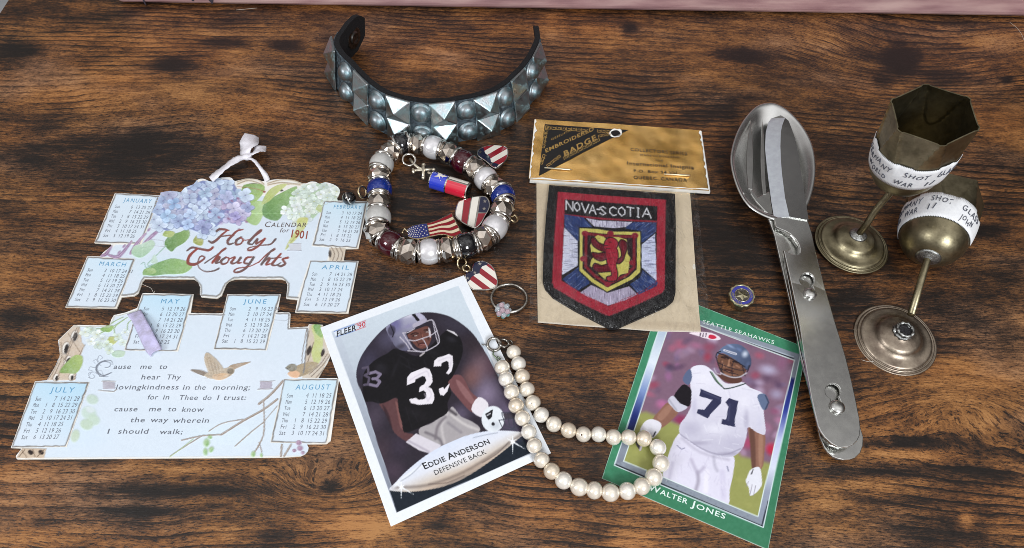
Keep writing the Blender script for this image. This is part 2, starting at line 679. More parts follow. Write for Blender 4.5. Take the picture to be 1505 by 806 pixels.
# ------------------------------------------------------------------ setting: wooden table top, floor beyond its edge
def wood_material():
    m = bpy.data.materials.new('rustic_wood')
    m.use_nodes = True
    nt = m.node_tree
    L = nt.links.new
    b = nt.nodes['Principled BSDF']
    tc = node(nt, 'ShaderNodeTexCoord')
    tone = node(nt, 'ShaderNodeVertexColor', layer_name='col')
    sepc = node(nt, 'ShaderNodeSeparateColor'); L(tone.outputs['Color'], sepc.inputs[0])

    def mapping(sx, sy, src=None):
        mp = node(nt, 'ShaderNodeMapping')
        mp.inputs['Scale'].default_value = (sx, sy, 1)
        L(src or tc.outputs['Object'], mp.inputs['Vector'])
        return mp.outputs[0]

    def noise(vec, scale=1.0, detail=5, rough=0.6, dist=0.0):
        n = node(nt, 'ShaderNodeTexNoise')
        n.inputs['Scale'].default_value = scale; n.inputs['Detail'].default_value = detail
        n.inputs['Roughness'].default_value = rough; n.inputs['Distortion'].default_value = dist
        L(vec, n.inputs['Vector'])
        return n.outputs['Fac']

    def mth(op, a, bb, c=None):
        n = node(nt, 'ShaderNodeMath', operation=op)
        for i, v in enumerate((a, bb, c)):
            if v is None: continue
            if isinstance(v, (int, float)): n.inputs[i].default_value = v
            else: L(v, n.inputs[i])
        return n.outputs[0]

    def rng_(v, a, bb, c=0.0, d=1.0):
        n = node(nt, 'ShaderNodeMapRange')
        n.inputs['From Min'].default_value = a; n.inputs['From Max'].default_value = bb
        n.inputs['To Min'].default_value = c; n.inputs['To Max'].default_value = d
        L(v, n.inputs['Value'])
        return n.outputs[0]

    # bend the grain: shift y by slow noise
    warp = noise(mapping(0.05, 0.10), 1, 2, 0.5)
    warp2 = noise(mapping(0.35, 0.5), 1, 3, 0.5)
    sp = node(nt, 'ShaderNodeSeparateXYZ'); L(tc.outputs['Object'], sp.inputs[0])
    yy = mth('ADD', sp.outputs['Y'], mth('MULTIPLY', mth('SUBTRACT', warp, 0.5), 3.2))
    yy = mth('ADD', yy, mth('MULTIPLY', mth('SUBTRACT', warp2, 0.5), 0.35))
    yy = mth('ADD', yy, mth('MULTIPLY', sepc.outputs['Green'], 2.2))
    cb = node(nt, 'ShaderNodeCombineXYZ')
    L(sp.outputs['X'], cb.inputs[0]); L(yy, cb.inputs[1])
    gv = cb.outputs[0]
    blot = noise(mapping(0.24, 0.46, gv), 1, 9, 0.70)             # smoky patches
    streak = noise(mapping(0.26, 1.9, gv), 1, 8, 0.74)            # bands along the grain
    fine = noise(mapping(1.5, 15.0, gv), 1, 6, 0.82)              # fibres
    pores = noise(mapping(3.2, 22.0, gv), 1, 4, 0.75)              # short dark dashes
    spots = noise(mapping(7.0, 15.0), 1, 6, 0.85)
    blot2 = noise(mapping(0.45, 1.3, gv), 1, 8, 0.75)             # ragged edges of the burnt patches
    lmask = noise(mapping(0.11, 0.2), 1, 2, 0.5)
    rings = node(nt, 'ShaderNodeTexWave', wave_type='BANDS', bands_direction='Y', wave_profile='SAW')
    rings.inputs['Scale'].default_value = 0.75; rings.inputs['Distortion'].default_value = 1.6
    rings.inputs['Detail'].default_value = 4; rings.inputs['Detail Scale'].default_value = 1.6; rings.inputs['Detail Roughness'].default_value = 0.65
    L(mapping(0.18, 1.0, gv), rings.inputs['Vector'])
    line = mth('MULTIPLY', mth('POWER', rings.outputs['Fac'], 4.0), rng_(lmask, 0.42, 0.6))
    v = mth('MULTIPLY', rng_(blot, 0.30, 0.70), 0.44)
    v = mth('ADD', v, mth('MULTIPLY', rng_(streak, 0.30, 0.70), 0.27))
    v = mth('ADD', v, mth('MULTIPLY', rng_(fine, 0.28, 0.72), 0.52))
    v = mth('ADD', v, mth('MULTIPLY', mth('SUBTRACT', mth('ADD', sepc.outputs['Red'], mth('MULTIPLY', mth('SUBTRACT', blot2, 0.5), 0.30)), 0.49), 2.3))
    v = mth('SUBTRACT', v, mth('MULTIPLY', line, 0.48))
    v = mth('SUBTRACT', v, mth('MULTIPLY', rng_(pores, 0.53, 0.60), 0.30))
    v = mth('SUBTRACT', v, mth('MULTIPLY', rng_(spots, 0.52, 0.64), 0.26))
    v = mth('MULTIPLY_ADD', mth('SUBTRACT', v, 0.52), 1.20, 0.465)
    cr = node(nt, 'ShaderNodeValToRGB')
    e = cr.color_ramp.elements
    e[0].position = 0.10; e[0].color = (*lin((25, 19, 16)), 1)
    e[1].position = 1.0; e[1].color = (*lin((176, 126, 76)), 1)
    for pos, c in ((0.30, (44, 31, 23)), (0.50, (86, 57, 35)), (0.74, (138, 93, 52))):
        k = e.new(pos); k.color = (*lin(c), 1)
    L(v, cr.inputs[0])
    # greyish film on the dark smoky places
    hue = noise(mapping(0.16, 0.3), 1, 3, 0.5)
    mx = node(nt, 'ShaderNodeMix', data_type='RGBA', blend_type='MIX')
    L(rng_(hue, 0.5, 0.75, 0.0, 0.45), mx.inputs['Factor'])
    L(cr.outputs[0], mx.inputs['A'])
    hs = node(nt, 'ShaderNodeHueSaturation'); hs.inputs['Saturation'].default_value = 0.6
    L(cr.outputs[0], hs.inputs['Color']); L(hs.outputs[0], mx.inputs['B'])
    # redder and more golden stretches
    hue2 = noise(mapping(0.10, 0.22), 1, 3, 0.5)
    rd = node(nt, 'ShaderNodeMix', data_type='RGBA', blend_type='MULTIPLY')
    L(rng_(hue2, 0.42, 0.62, 0.0, 1.0), rd.inputs['Factor'])
    L(mx.outputs['Result'], rd.inputs['A']); rd.inputs['B'].default_value = (1.0, 0.90, 0.82, 1)
    L(rd.outputs['Result'], b.inputs['Base Color'])
    L(rng_(fine, 0.2, 0.8, 0.30, 0.46), b.inputs['Roughness'])
    b.inputs['Specular IOR Level'].default_value = 0.42
    bp = node(nt, 'ShaderNodeBump')
    bp.inputs['Strength'].default_value = 0.35; bp.inputs['Distance'].default_value = 0.02
    L(mth('SUBTRACT', fine, mth('MULTIPLY', rng_(pores, 0.54, 0.64), 0.5)), bp.inputs['Height'])
    L(bp.outputs[0], b.inputs['Normal'])
    return m


def build_table():
    res = 0.22
    e0, e1 = P(13, 0), P(0, 20)
    xl = lambda y: e0[0] + (y - e0[1]) * (e1[0] - e0[0]) / (e1[1] - e0[1])
    ys = np.arange(-6, 60, res); n = 330
    gx = np.array([np.linspace(xl(y), 52, n) for y in ys]); gy = np.repeat(ys[:, None], n, 1)
    V = np.c_[gx.ravel(), gy.ravel(), np.zeros(gx.size)]
    d = (V - CAM) @ RM[2]
    px, py = proj(V)
    ok = d > 1
    px = np.where(ok, px, -9e3); py = np.where(ok, py, -9e3)
    c = Canvas(px, py, (128, 0, 0))
    T = lambda x, y, rx, ry, v, soft=0.9: c.blob(x, y, rx, ry, 0, (128 + v, 0, 0), 1.0, soft)
    # where the print of the board is light and where it is burnt dark
    for a in [(750, 330, 900, 260, -13), (640, 600, 500, 140, -6), (1180, 300, 260, 260, -12), (230, 235, 330, 60, -14), (300, 440, 400, 50, -16), (60, 740, 200, 60, 16), (530, 775, 130, 50, 16), (1440, 590, 150, 60, 14), (200, 95, 260, 40, 12), (900, 45, 300, 24, 12),
              (1420, 440, 120, 60, -16), (1470, 240, 80, 60, -12), (1330, 770, 220, 50, -14), (880, 620, 140, 110, -12),
              (300, 60, 300, 30, 30), (120, 130, 260, 50, 26), (380, 150, 160, 40, 14), (20, 75, 60, 16, -45), (330, 62, 60, 14, -30), (255, 95, 50, 16, -42),
              (420, 66, 40, 12, -40), (180, 225, 220, 42, -38), (420, 200, 80, 40, -12), (60, 300, 110, 26, 8), (130, 255, 130, 20, -26), (60, 400, 120, 70, 4), (300, 425, 330, 26, -40),
              (20, 470, 90, 24, -26), (20, 570, 60, 60, 14), (60, 700, 120, 18, 36), (270, 722, 200, 13, -46), (190, 753, 110, 13, -50), (300, 690, 260, 10, 22),
              (90, 790, 160, 24, 30), (330, 785, 70, 16, 16), (400, 790, 60, 14, -30), (485, 716, 22, 14, -60), (545, 700, 60, 30, -4), (540, 775, 70, 30, 40), (700, 790, 120, 26, 4),
              (650, 770, 40, 10, -36), (830, 760, 90, 30, 14), (760, 730, 60, 20, 6), (850, 590, 110, 80, -16), (830, 520, 90, 36, -26), (820, 680, 60, 26, 12), (930, 790, 60, 22, 26),
              (505, 420, 60, 60, -24), (640, 280, 90, 80, -26), (650, 90, 110, 40, 20), (560, 60, 60, 20, 20), (700, 62, 60, 14, 10), (640, 115, 70, 22, -20), (720, 125, 60, 16, -30),
              (880, 60, 90, 26, 18), (960, 60, 60, 26, 14), (925, 42, 18, 14, -40), (1085, 82, 70, 16, -52), (1000, 90, 60, 22, -16), (950, 140, 120, 22, -10), (900, 165, 140, 18, 6), (1050, 170, 60, 20, -26),
              (1180, 60, 120, 26, 18), (1322, 92, 42, 36, -60), (1300, 120, 30, 16, -36), (1440, 60, 90, 26, 26), (1480, 118, 16, 8, -60), (1390, 110, 60, 20, -30), (1470, 170, 80, 40, 8),
              (1230, 160, 60, 40, -14), (1240, 230, 60, 40, -24), (1060, 360, 90, 90, -40), (1060, 250, 30, 60, -20), (1470, 270, 60, 60, -12), (1450, 340, 60, 16, -40), (1460, 420, 80, 50, -14),
              (1250, 440, 60, 30, -40), (1420, 560, 130, 50, 32), (1300, 600, 60, 30, 14), (1440, 620, 120, 20, 20), (1330, 652, 120, 10, -40), (1330, 668, 130, 10, 30), (1300, 692, 170, 12, -50),
              (1260, 712, 130, 10, 30), (1330, 738, 120, 13, -54), (1210, 740, 60, 16, 18), (1240, 775, 90, 20, 18), (1440, 700, 80, 24, -26), (1400, 780, 80, 30, -30), (1420, 766, 22, 26, 36),
              (1480, 770, 50, 30, 10), (1180, 640, 50, 40, -10), (1180, 480, 60, 60, -30)]:
        T(*a)
    c.noise(130, 11, 3, 0.4, 1.6)
    # grain bows round the knots (second channel shifts the fibres)
    g = np.zeros(len(V))
    for x, y, rx, ry, s in [(1322, 92, 150, 60, 0.9), (485, 716, 90, 34, 0.5), (1390, 590, 200, 60, -0.7), (300, 150, 200, 60, -0.5)]:
        g += s * np.exp(-((px - x) / rx) ** 2 - ((py - y) / ry) ** 2)
    cols = np.zeros((len(V), 3)); cols[:, 0] = np.clip(c.c[:, 0], 0, 255) / 255; cols[:, 1] = g
    ny = len(ys)
    i, j = np.meshgrid(np.arange(ny - 1), np.arange(n - 1), indexing='ij')
    a = (i * n + j).ravel()
    F = np.stack([a, a + 1, a + n + 1, a + n], 1).tolist()
    # board thickness along the free edges
    N = len(V)
    ring = [k * n for k in range(ny)][::-1] + list(range(1, n))
    low = V[ring].copy(); low[:, 2] = -2.2
    V = np.concatenate([V, low]); cols = np.concatenate([cols, cols[ring]])
    for k in range(len(ring) - 1):
        F.append([ring[k], N + k, N + k + 1, ring[k + 1]])
    o = mesh_obj('table_top', V, F, wood_material(), cols=cols)
    return tag(o, 'dark rustic brown wooden table top with burnt streaks and knots', 'table top', kind='structure')


build_table()

fl = mesh_obj('floor', [(-400, -200, -72), (300, -200, -72), (300, 400, -72), (-400, 400, -72)], [[0, 1, 2, 3]],
              mat('floor_grey', (172, 176, 180), 0.6, noise=0.1, nscale=0.2))
tag(fl, 'pale grey floor beyond the table edge', 'floor', kind='structure')


# ------------------------------------------------------------------ worn mauve box along the top
def build_box():
    a, b = P(171, 8), P(1560, 29)
    d = (b - a)[:2]; Lx = np.linalg.norm(d); d /= Lx
    nrm = np.array([-d[1], d[0]])
    root = empty('wooden_box', (a[0], a[1], 0), 'worn mauve painted wooden box with scuffed edges along the far edge of the table', 'box')
    m = bpy.data.materials.new('worn_mauve_paint'); m.use_nodes = True
    nt = m.node_tree; bs = nt.nodes['Principled BSDF']; L = nt.links.new
    tc = node(nt, 'ShaderNodeTexCoord')
    n1 = node(nt, 'ShaderNodeTexNoise'); n1.inputs['Scale'].default_value = 0.5; n1.inputs['Detail'].default_value = 6
    mp = node(nt, 'ShaderNodeMapping'); mp.inputs['Scale'].default_value = (0.5, 1, 3)
    L(tc.outputs['Object'], mp.inputs[0]); L(mp.outputs[0], n1.inputs['Vector'])
    cr = node(nt, 'ShaderNodeValToRGB')
    cr.color_ramp.elements[0].position = 0.3; cr.color_ramp.elements[0].color = (*lin((150, 112, 116)), 1)
    cr.color_ramp.elements[1].position = 0.72; cr.color_ramp.elements[1].color = (*lin((214, 180, 174)), 1)
    k = cr.color_ramp.elements.new(0.5); k.color = (*lin((184, 146, 146)), 1)
    L(n1.outputs['Fac'], cr.inputs[0])
    n2 = node(nt, 'ShaderNodeTexNoise'); n2.inputs['Scale'].default_value = 1.4; n2.inputs['Detail'].default_value = 8; n2.inputs['Roughness'].default_value = 0.75
    L(tc.outputs['Object'], n2.inputs['Vector'])
    c2 = node(nt, 'ShaderNodeValToRGB')
    c2.color_ramp.elements[0].position = 0.66; c2.color_ramp.elements[0].color = (0, 0, 0, 1)
    c2.color_ramp.elements[1].position = 0.74; c2.color_ramp.elements[1].color = (0.8, 0.8, 0.8, 1)
    L(n2.outputs['Fac'], c2.inputs[0])
    mx = node(nt, 'ShaderNodeMix', data_type='RGBA')
    L(c2.outputs[0], mx.inputs['Factor']); L(cr.outputs[0], mx.inputs['A']); mx.inputs['B'].default_value = (*lin((222, 204, 196)), 1)
    L(mx.outputs['Result'], bs.inputs['Base Color']); bs.inputs['Roughness'].default_value = 0.5
    bp = node(nt, 'ShaderNodeBump'); bp.inputs['Strength'].default_value = 0.4; bp.inputs['Distance'].default_value = 0.05
    L(n2.outputs['Fac'], bp.inputs['Height']); L(bp.outputs[0], bs.inputs['Normal'])
    q = lambda u, v: (a[0] + d[0] * u + nrm[0] * v, a[1] + d[1] * u + nrm[1] * v)
    v, f = prism([q(0, 0), q(Lx, 0), q(Lx, 14), q(0, 14)], 0.02, 4.6)
    o = mesh_obj('box_body', v, f, m, root, origin=(*q(0, 0), 0))
    bv = soften(o, 0.45, 4)
    v, f = prism([q(-0.2, -0.15), q(Lx + .2, -0.15), q(Lx + .2, 14.2), q(-0.2, 14.2)], 4.62, 5.4)
    soften(mesh_obj('lid', v, f, m, root, origin=(*q(0, 0), 4)), 0.2, 3)
    # dark chipped patches and the split beside the left corner
    ch = mat('bare_dark_wood', (70, 62, 74), 0.7, noise=0.4, nscale=3)
    for (u, w, zz, h) in [(0.75, 0.22, 0.35, 0.8), (1.65, 0.20, 0.02, 1.3), (3.2, 0.3, 0.5, 0.45), (4.5, 0.34, 0.35, 0.4), (5.6, 0.3, 0.2, 0.35)]:
        pts = [(u + w * (0.5 + 0.5 * math.cos(t) * (0.8 + 0.3 * math.sin(3 * t))), zz + h * (0.5 + 0.5 * math.sin(t))) for t in np.linspace(0, 2 * PI, 14, endpoint=False)]
        V = [(*q(s_, -0.006), max(z_, 0.03)) for s_, z_ in pts] + [(*q(s_, 0.05), max(z_, 0.03)) for s_, z_ in pts]
        n = len(pts)
        F = [list(range(n))] + [[i, n + i, n + (i + 1) % n, (i + 1) % n] for i in range(n)]
        mesh_obj('paint_chip', V, F, ch, root, origin=(*q(u, 0), zz))


build_box()
# ------------------------------------------------------------------ trading card of the player in black
ink_black = mat('black_ink', (24, 24, 28), 0.35)
card_mat = mat_print('glossy_card', 0.30, 0.22, 0.03, 90, 0.03, 30)


def plane3(p):
    """plane through three (px, py, z)"""
    q = [P(*a) for a in p]
    A = np.array([[1, w[0], w[1]] for w in q])
    return tuple(np.linalg.solve(A, np.array([w[2] for w in q])))


C1 = [(470.8, 481.8), (681.7, 405.0), (809.8, 666.3), (574.5, 774.0)]
PL1 = plane3([(470.8, 481.8, 0.095), (681.7, 405.0, 0.15), (574.5, 774, 0.035)])


def paint_card1(c):
    A = Z(470, 400, 2.12); B = Z(540, 430, 5.04); D = Z(540, 560, 3.662)
    white = (234, 238, 243)
    c.fill(C1, white, 0.5)
    # grey panel with its bevelled left strip
    inner = [(487.2, 487.5), (673.8, 420.2), (784, 665), (583.2, 753.3)]
    c.grad(inner, (206, 217, 226), (150, 156, 170), (590, 450), (600, 740), 0.8)
    left = A((38, 188), (68, 205), (118, 345), (222, 668), (240, 748))
    c.grad(left, (196, 205, 216), (128, 134, 148), (490, 490), (575, 745), 1.2)
    # oval photograph
    ov = sm(A((222, 660), (176, 520), (140, 400), (116, 340), (116, 300), (132, 258), (165, 212), (205, 172), (250, 146), (300, 129), (350, 126), (400, 137), (440, 160),
              (475, 190), (500, 225), (520, 258), (545, 305), (600, 415), (648, 510), (655, 560), (500, 630), (300, 720), (240, 742)), 4)
    low = D((120, 590), (158, 708), (880, 390), (840, 300), (700, 300))
    c.set_clip(inner, 0.8)
    c.fill(ov, (44, 38, 48), 1.2)
    c.fill(low, (24, 33, 43), 1.0)
    c.set_clip(ov, 1.2)
    # blurred background
    for x, y, rx, ry, col, a in [(150, 290, 60, 90, (62, 58, 78), .9), (210, 210, 60, 60, (78, 74, 96), .8), (420, 165, 90, 40, (58, 54, 68), .7), (480, 230, 70, 50, (50, 40, 46), .8),
                                 (500, 300, 70, 90, (118, 92, 100), .9), (520, 380, 80, 90, (130, 116, 140), .95), (590, 430, 80, 90, (104, 92, 116), .9), (470, 330, 50, 60, (128, 88, 84), .7),
                                 (440, 440, 50, 50, (96, 86, 108), .8), (540, 290, 40, 60, (86, 60, 72), .6), (600, 500, 60, 50, (88, 80, 104), .8),
                                 (170, 450, 60, 90, (72, 62, 76), .9), (190, 560, 60, 90, (66, 52, 62), .9), (230, 620, 60, 60, (70, 56, 70), .9), (250, 540, 50, 60, (58, 48, 64), .8),
                                 (150, 400, 30, 60, (52, 44, 56), .8)]:
        (X, Y), = A((x, y)); c.blob(X, Y, rx / 2.12, ry / 2.12, 0.3, col, a, 1.0)
    # arms
    c.fill(sm(A((186, 408), (212, 396), (245, 396), (264, 436), (266, 496), (292, 506), (278, 530), (232, 500), (214, 450), (196, 428)), 4), (92, 60, 62), 1.4)
    c.fill(sm(A((236, 402), (258, 440), (262, 490), (250, 480), (242, 440)), 4), (130, 88, 84), 2.5, .8)
    c.fill(sm(A((196, 412), (214, 440), (226, 486), (216, 470), (200, 432)), 4), (52, 34, 40), 2.5, .8)
    c.fill(sm(A((400, 330), (440, 322), (470, 372), (502, 402), (494, 424), (472, 436), (430, 392), (402, 356)), 4), (112, 72, 74), 1.4)
    c.fill(sm(A((424, 336), (446, 350), (484, 404), (470, 410), (438, 370)), 4), (150, 108, 108), 2.5, .7)
    # pants
    c.fill(sm(A((308, 492), (350, 470), (398, 436), (414, 420), (440, 450), (474, 466), (500, 490), (470, 520), (400, 545), (362, 560), (330, 540)), 4), (168, 162, 164), 1.5)
    for p, col in [(((330, 500), (372, 520), (384, 548)), (110, 104, 110)), (((398, 440), (380, 480), (388, 530)), (196, 190, 190)), (((410, 445), (450, 474), (494, 492)), (206, 200, 198)),
                   (((392, 452), (368, 480), (360, 520)), (120, 112, 118)), (((400, 470), (440, 500)), (140, 134, 140)), (((404, 430), (424, 444)), (60, 54, 60))]:
        c.line(sm(A(*p), 4, False), 4, col, 3, .8)
    # black jersey
    jer = sm(A((134, 328), (150, 296), (176, 272), (210, 254), (240, 238), (300, 262), (340, 236), (392, 184), (420, 190), (438, 206), (446, 240), (438, 276), (414, 326), (400, 344),
               (410, 376), (398, 408), (396, 440), (350, 466), (300, 490), (264, 500), (256, 470), (246, 430), (240, 392), (214, 402), (190, 410), (164, 404), (138, 398)), 4)
    c.fill(jer, (17, 15, 19), 1.3)
    for x, y, rx, ry, col, a in [(190, 300, 36, 26, (40, 38, 46), .7), (410, 210, 26, 14, (44, 42, 50), .7), (300, 440, 70, 24, (30, 27, 32), .6), (350, 250, 40, 20, (30, 28, 34), .6), (235, 300, 10, 60, (32, 30, 36), .6)]:
        (X, Y), = A((x, y)); c.blob(X, Y, rx / 2.12, ry / 2.12, 0.4, col, a, 1.0)
    c.set_clip(jer, 1.3)
    rr = np.random.default_rng(12)
    for k in range(46):
        X, Y = A((rr.uniform(150, 440), rr.uniform(200, 490)))[0]; a_ = rr.uniform(.2, 1.4); L_ = rr.uniform(5, 18)
        c.line([(X, Y), (X + L_ * math.cos(a_), Y + L_ * math.sin(a_))], [.6, rr.uniform(1.5, 3.2), .5], (42, 40, 47) if k % 3 else (8, 7, 10), 2.2, .6)
    c.set_clip(ov, 1.2)
    c.line(B((590, 278), (640, 300), (668, 322)), (1, 3, 1), (214, 210, 214), 0.8)
    # numerals
    w = (232, 226, 232)
    X_ = Z(514, 426, 3.914)
    c.fill(X_((329, 549), (330, 505), (352, 478), (432, 448), (458, 458), (473, 490), (477, 530), (463, 552), (450, 559), (471, 570), (485, 600), (487, 630), (474, 656), (400, 663), (352, 652), (342, 630), (384, 622), (392, 634), (428, 630), (441, 617),
                (438, 590), (424, 580), (398, 590), (402, 560), (428, 544), (440, 524), (434, 501), (420, 497), (378, 516), (376, 532)), w, .9)
    c.fill(X_((483, 442), (486, 410), (505, 392), (572, 370), (592, 382), (595, 430), (586, 470), (568, 488), (554, 480), (571, 455), (568, 416), (556, 409), (528, 424), (526, 440)), w, .9)
    c.fill(X_((576, 540), (562, 585), (541, 609), (520, 605), (511, 570), (537, 560), (545, 572), (566, 546)), w, .9)
    for p in [((345, 520), (440, 470), (455, 500)), ((440, 560), (470, 600), (450, 640)), ((510, 410), (580, 390), (575, 450)), ((430, 600), (450, 640))]:
        c.line(sm(X_(*p), 3, False), 1.6, (204, 196, 208), 2, .7)
    g = (128, 118, 140)
    c.line(B((16, 600), (60, 588), (96, 606), (70, 638), (40, 640)), 4.2, g, 1.0)
    c.line(B((66, 640), (92, 662), (70, 694), (16, 682)), 4.2, g, 1.0)
    c.line(A((134, 300), (150, 296), (152, 316), (140, 322), (154, 330), (150, 350), (138, 352)), 3.5, (86, 78, 96), 1.0)
    # helmet
    hel = sm(B((143, 292), (138, 250), (150, 205), (182, 168), (230, 140), (290, 128), (350, 136), (400, 160), (428, 184), (440, 214), (400, 238), (350, 262), (322, 284), (284, 298),
               (300, 340), (322, 376), (332, 408), (300, 432), (250, 428), (206, 400), (176, 350)), 4)
    c.grad(hel, (184, 183, 204), (96, 94, 116), B((300, 130))[0], B((250, 420))[0], 1.0)
    for x, y, rx, ry, col, a in [(205, 230, 80, 100, (104, 100, 146), .9), (310, 165, 70, 34, (220, 218, 230), .8), (390, 190, 40, 34, (196, 192, 214), .7), (180, 330, 40, 60, (96, 92, 116), .8),
                                 (260, 350, 44, 40, (150, 146, 166), .6), (250, 400, 60, 30, (60, 56, 68), .8), (300, 250, 60, 26, (140, 134, 170), .7)]:
        (X, Y), = B((x, y)); c.blob(X, Y, rx / 5.04, ry / 5.04, -0.4, col, a, 1.0)
    c.fill(sm(B((268, 134), (302, 129), (340, 148), (372, 184), (388, 206), (366, 212), (340, 178), (304, 148)), 3), (22, 20, 26), 0.8)
    c.blob(*B((180, 282))[0], 7, 9, 0.2, (60, 56, 74), .8, .4)
    c.line(B((170, 240), (196, 300), (186, 330)), 1.6, (30, 28, 38), .8)
    # face and mask
    c.fill(sm(B((296, 318), (322, 292), (370, 272), (440, 250), (466, 280), (474, 340), (450, 396), (410, 418), (372, 408), (340, 376), (312, 344)), 4), (106, 66, 58), 1.2)
    for x, y, rx, ry, col, a in [(350, 320, 34, 14, (46, 28, 28), .9), (440, 290, 30, 12, (50, 30, 30), .9), (404, 322, 12, 26, (150, 98, 84), .9), (330, 350, 22, 22, (76, 46, 44), .8), (400, 384, 34, 12, (70, 36, 38), .9),
                                 (404, 400, 30, 8, (134, 84, 80), .7), (372, 352, 20, 14, (140, 92, 80), .7), (450, 340, 14, 30, (60, 38, 38), .8), (300, 300, 20, 14, (28, 20, 24), .8)]:
        (X, Y), = B((x, y)); c.blob(X, Y, rx / 5.04, ry / 5.04, -0.25, col, a, .9)
    for p, w_, col in [(((322, 312), (350, 300), (376, 304)), 1.6, (30, 18, 20)), (((420, 280), (446, 276), (462, 284)), 1.6, (30, 18, 20)), (((350, 322), (366, 320)), 1.2, (206, 190, 184)), (((434, 294), (448, 292)), 1.2, (206, 190, 184)),
                       (((396, 300), (404, 334), (418, 342)), 1.2, (70, 40, 38)), (((384, 380), (410, 374), (432, 380)), 1.5, (58, 26, 30)), (((388, 388), (410, 386), (428, 388)), 1.0, (176, 118, 112)), (((352, 350), (372, 372), (380, 396)), 1.4, (66, 40, 38))]:
        c.line(sm(B(*p), 3, False), w_, col, .9, .85)
    c.fill(sm(B((452, 262), (466, 280), (470, 330), (458, 326)), 3), (206, 200, 206), 1.0)
    c.fill(sm(B((332, 246), (350, 228), (424, 196), (434, 214), (380, 246), (346, 262)), 3), (176, 170, 186), .8)
    sil = (196, 190, 200)
    for p, ww in [(((262, 300), (290, 346), (320, 392), (348, 424), (400, 440), (444, 430), (520, 386), (532, 350), (516, 290), (484, 208), (440, 214)), 1.5),
                  (((300, 432), (350, 436), (412, 440)), 1.4), (((306, 352), (350, 358), (404, 342), (470, 318), (516, 284)), 1.4), (((410, 344), (432, 380), (444, 410), (436, 432)), 1.3),
                  (((240, 330), (290, 384), (310, 420)), 1.4), (((268, 300), (302, 296), (350, 268)), 1.2), (((484, 208), (500, 290), (512, 340), (524, 378)), 1.2)]:
        c.line(sm(B(*p), 4, False), ww, sil, .9)
    c.line(B((392, 470), (420, 448)), 2.4, (178, 170, 172), 1.2)
    # wristbands
    c.fill(A((268, 530), (300, 503), (378, 540), (352, 568), (310, 556)), (214, 208, 216), 1.2)
    c.line(A((276, 526), (340, 560)), 3, (160, 152, 166), 2.5, .6)
    c.fill(sm(A((472, 428), (494, 390), (524, 408), (520, 440), (500, 452)), 3), (226, 220, 226), 1.2)
    # silver football with the name
    c.set_clip(inner, 0.8)
    fb = sm(D((118, 586), (150, 548), (210, 486), (300, 412), (380, 362), (450, 328), (530, 296), (610, 276), (680, 268), (770, 270), (840, 282), (800, 322), (720, 388), (620, 462), (520, 524),
              (420, 566), (330, 586), (250, 596), (180, 596)), 4)
    c.grad(fb, (214, 222, 240), (150, 136, 126), D((430, 330))[0], D((520, 524))[0], 1.0, mid=[(0.45, (222, 224, 232)), (0.7, (206, 194, 182)), (0.86, (196, 176, 158))])
    c.set_clip(fb, 1.0)
    c.line(sm(D((140, 574), (320, 562), (520, 490), (700, 380), (826, 290)), 5, False), 4, (96, 84, 80), 4, .55)
    c.line(sm(D((330, 556), (430, 548), (520, 510)), 5, False), 1.2, (80, 66, 62), 1.5, .6)
    c.line(sm(D((620, 440), (700, 390), (760, 330)), 5, False), 1.4, (88, 74, 70), 1.5, .6)
    c.line(sm(D((140, 574), (230, 500), (320, 440)), 5, False), 3, (244, 246, 250), 4, .8)
    c.line(sm(D((180, 540), (240, 500), (300, 440)), 5, False), 1.2, (120, 126, 140), 2, .6)
    c.line(sm(D((570, 306), (640, 290), (700, 280)), 5, False), 1.0, (130, 136, 150), 1.4, .7)
    c.blob(*D((520, 420))[0], 60, 16, -0.45, (236, 236, 240), .7, 1)
    c.set_clip(None)
    # little helmet
    c.blob(*D((676, 206))[0], 17.5, 20, 0, (224, 229, 234), 1, .08)
    c.blob(*D((690, 240))[0], 12, 10, 0, (184, 190, 200), .6, .9)
    c.fill(D((632, 180), (676, 152), (670, 196), (652, 212)), (26, 26, 30), .8)
    c.line(D((644, 186), (662, 176)), 1.6, (190, 190, 196), .8)
    c.blob(*D((677, 232))[0], 3, 3, 0, (40, 40, 46), 1, .3)
    gm = (58, 62, 74)
    for p in [((722, 172), (790, 170)), ((708, 212), (800, 200)), ((722, 172), (742, 240), (780, 256), (812, 250)), ((756, 172), (764, 240)), ((708, 212), (730, 260), (800, 264)), ((784, 196), (790, 250))]:
        c.line(D(*p), 1.2, gm, .8)
    c.fill(D((730, 176), (792, 172), (796, 198), (738, 206)), (60, 56, 64), 1.2, .8)
    # sparkles
    for (X, Y) in (D((182, 572))[0], D((782, 328))[0]):
        for dx, dy, L in [(0, 1, 18), (0.85, 0.5, 22), (-0.5, 0.5, 8), (0, -1, 10), (-0.85, -0.5, 10), (0.7, -0.5, 8)]:
            c.line([(X, Y), (X + dx * L, Y + dy * L)], (2.2, 0.2), (244, 247, 250), .8)
        c.blob(X, Y, 5, 5, 0, (250, 252, 255), .9, 1)
    # maker's mark
    c.fill(A((44, 186), (108, 164), (112, 176), (48, 198)), (222, 230, 240), .6)
    for p, col in [(((44, 186), (108, 163)), (70, 110, 190)), (((50, 203), (112, 182)), (70, 110, 190)), (((110, 163), (143, 152)), (196, 70, 84)), (((112, 182), (143, 171)), (196, 70, 84))]:
        c.line(A(*p), .9, col, .6)
    c.noise(3.0, 5, 5)


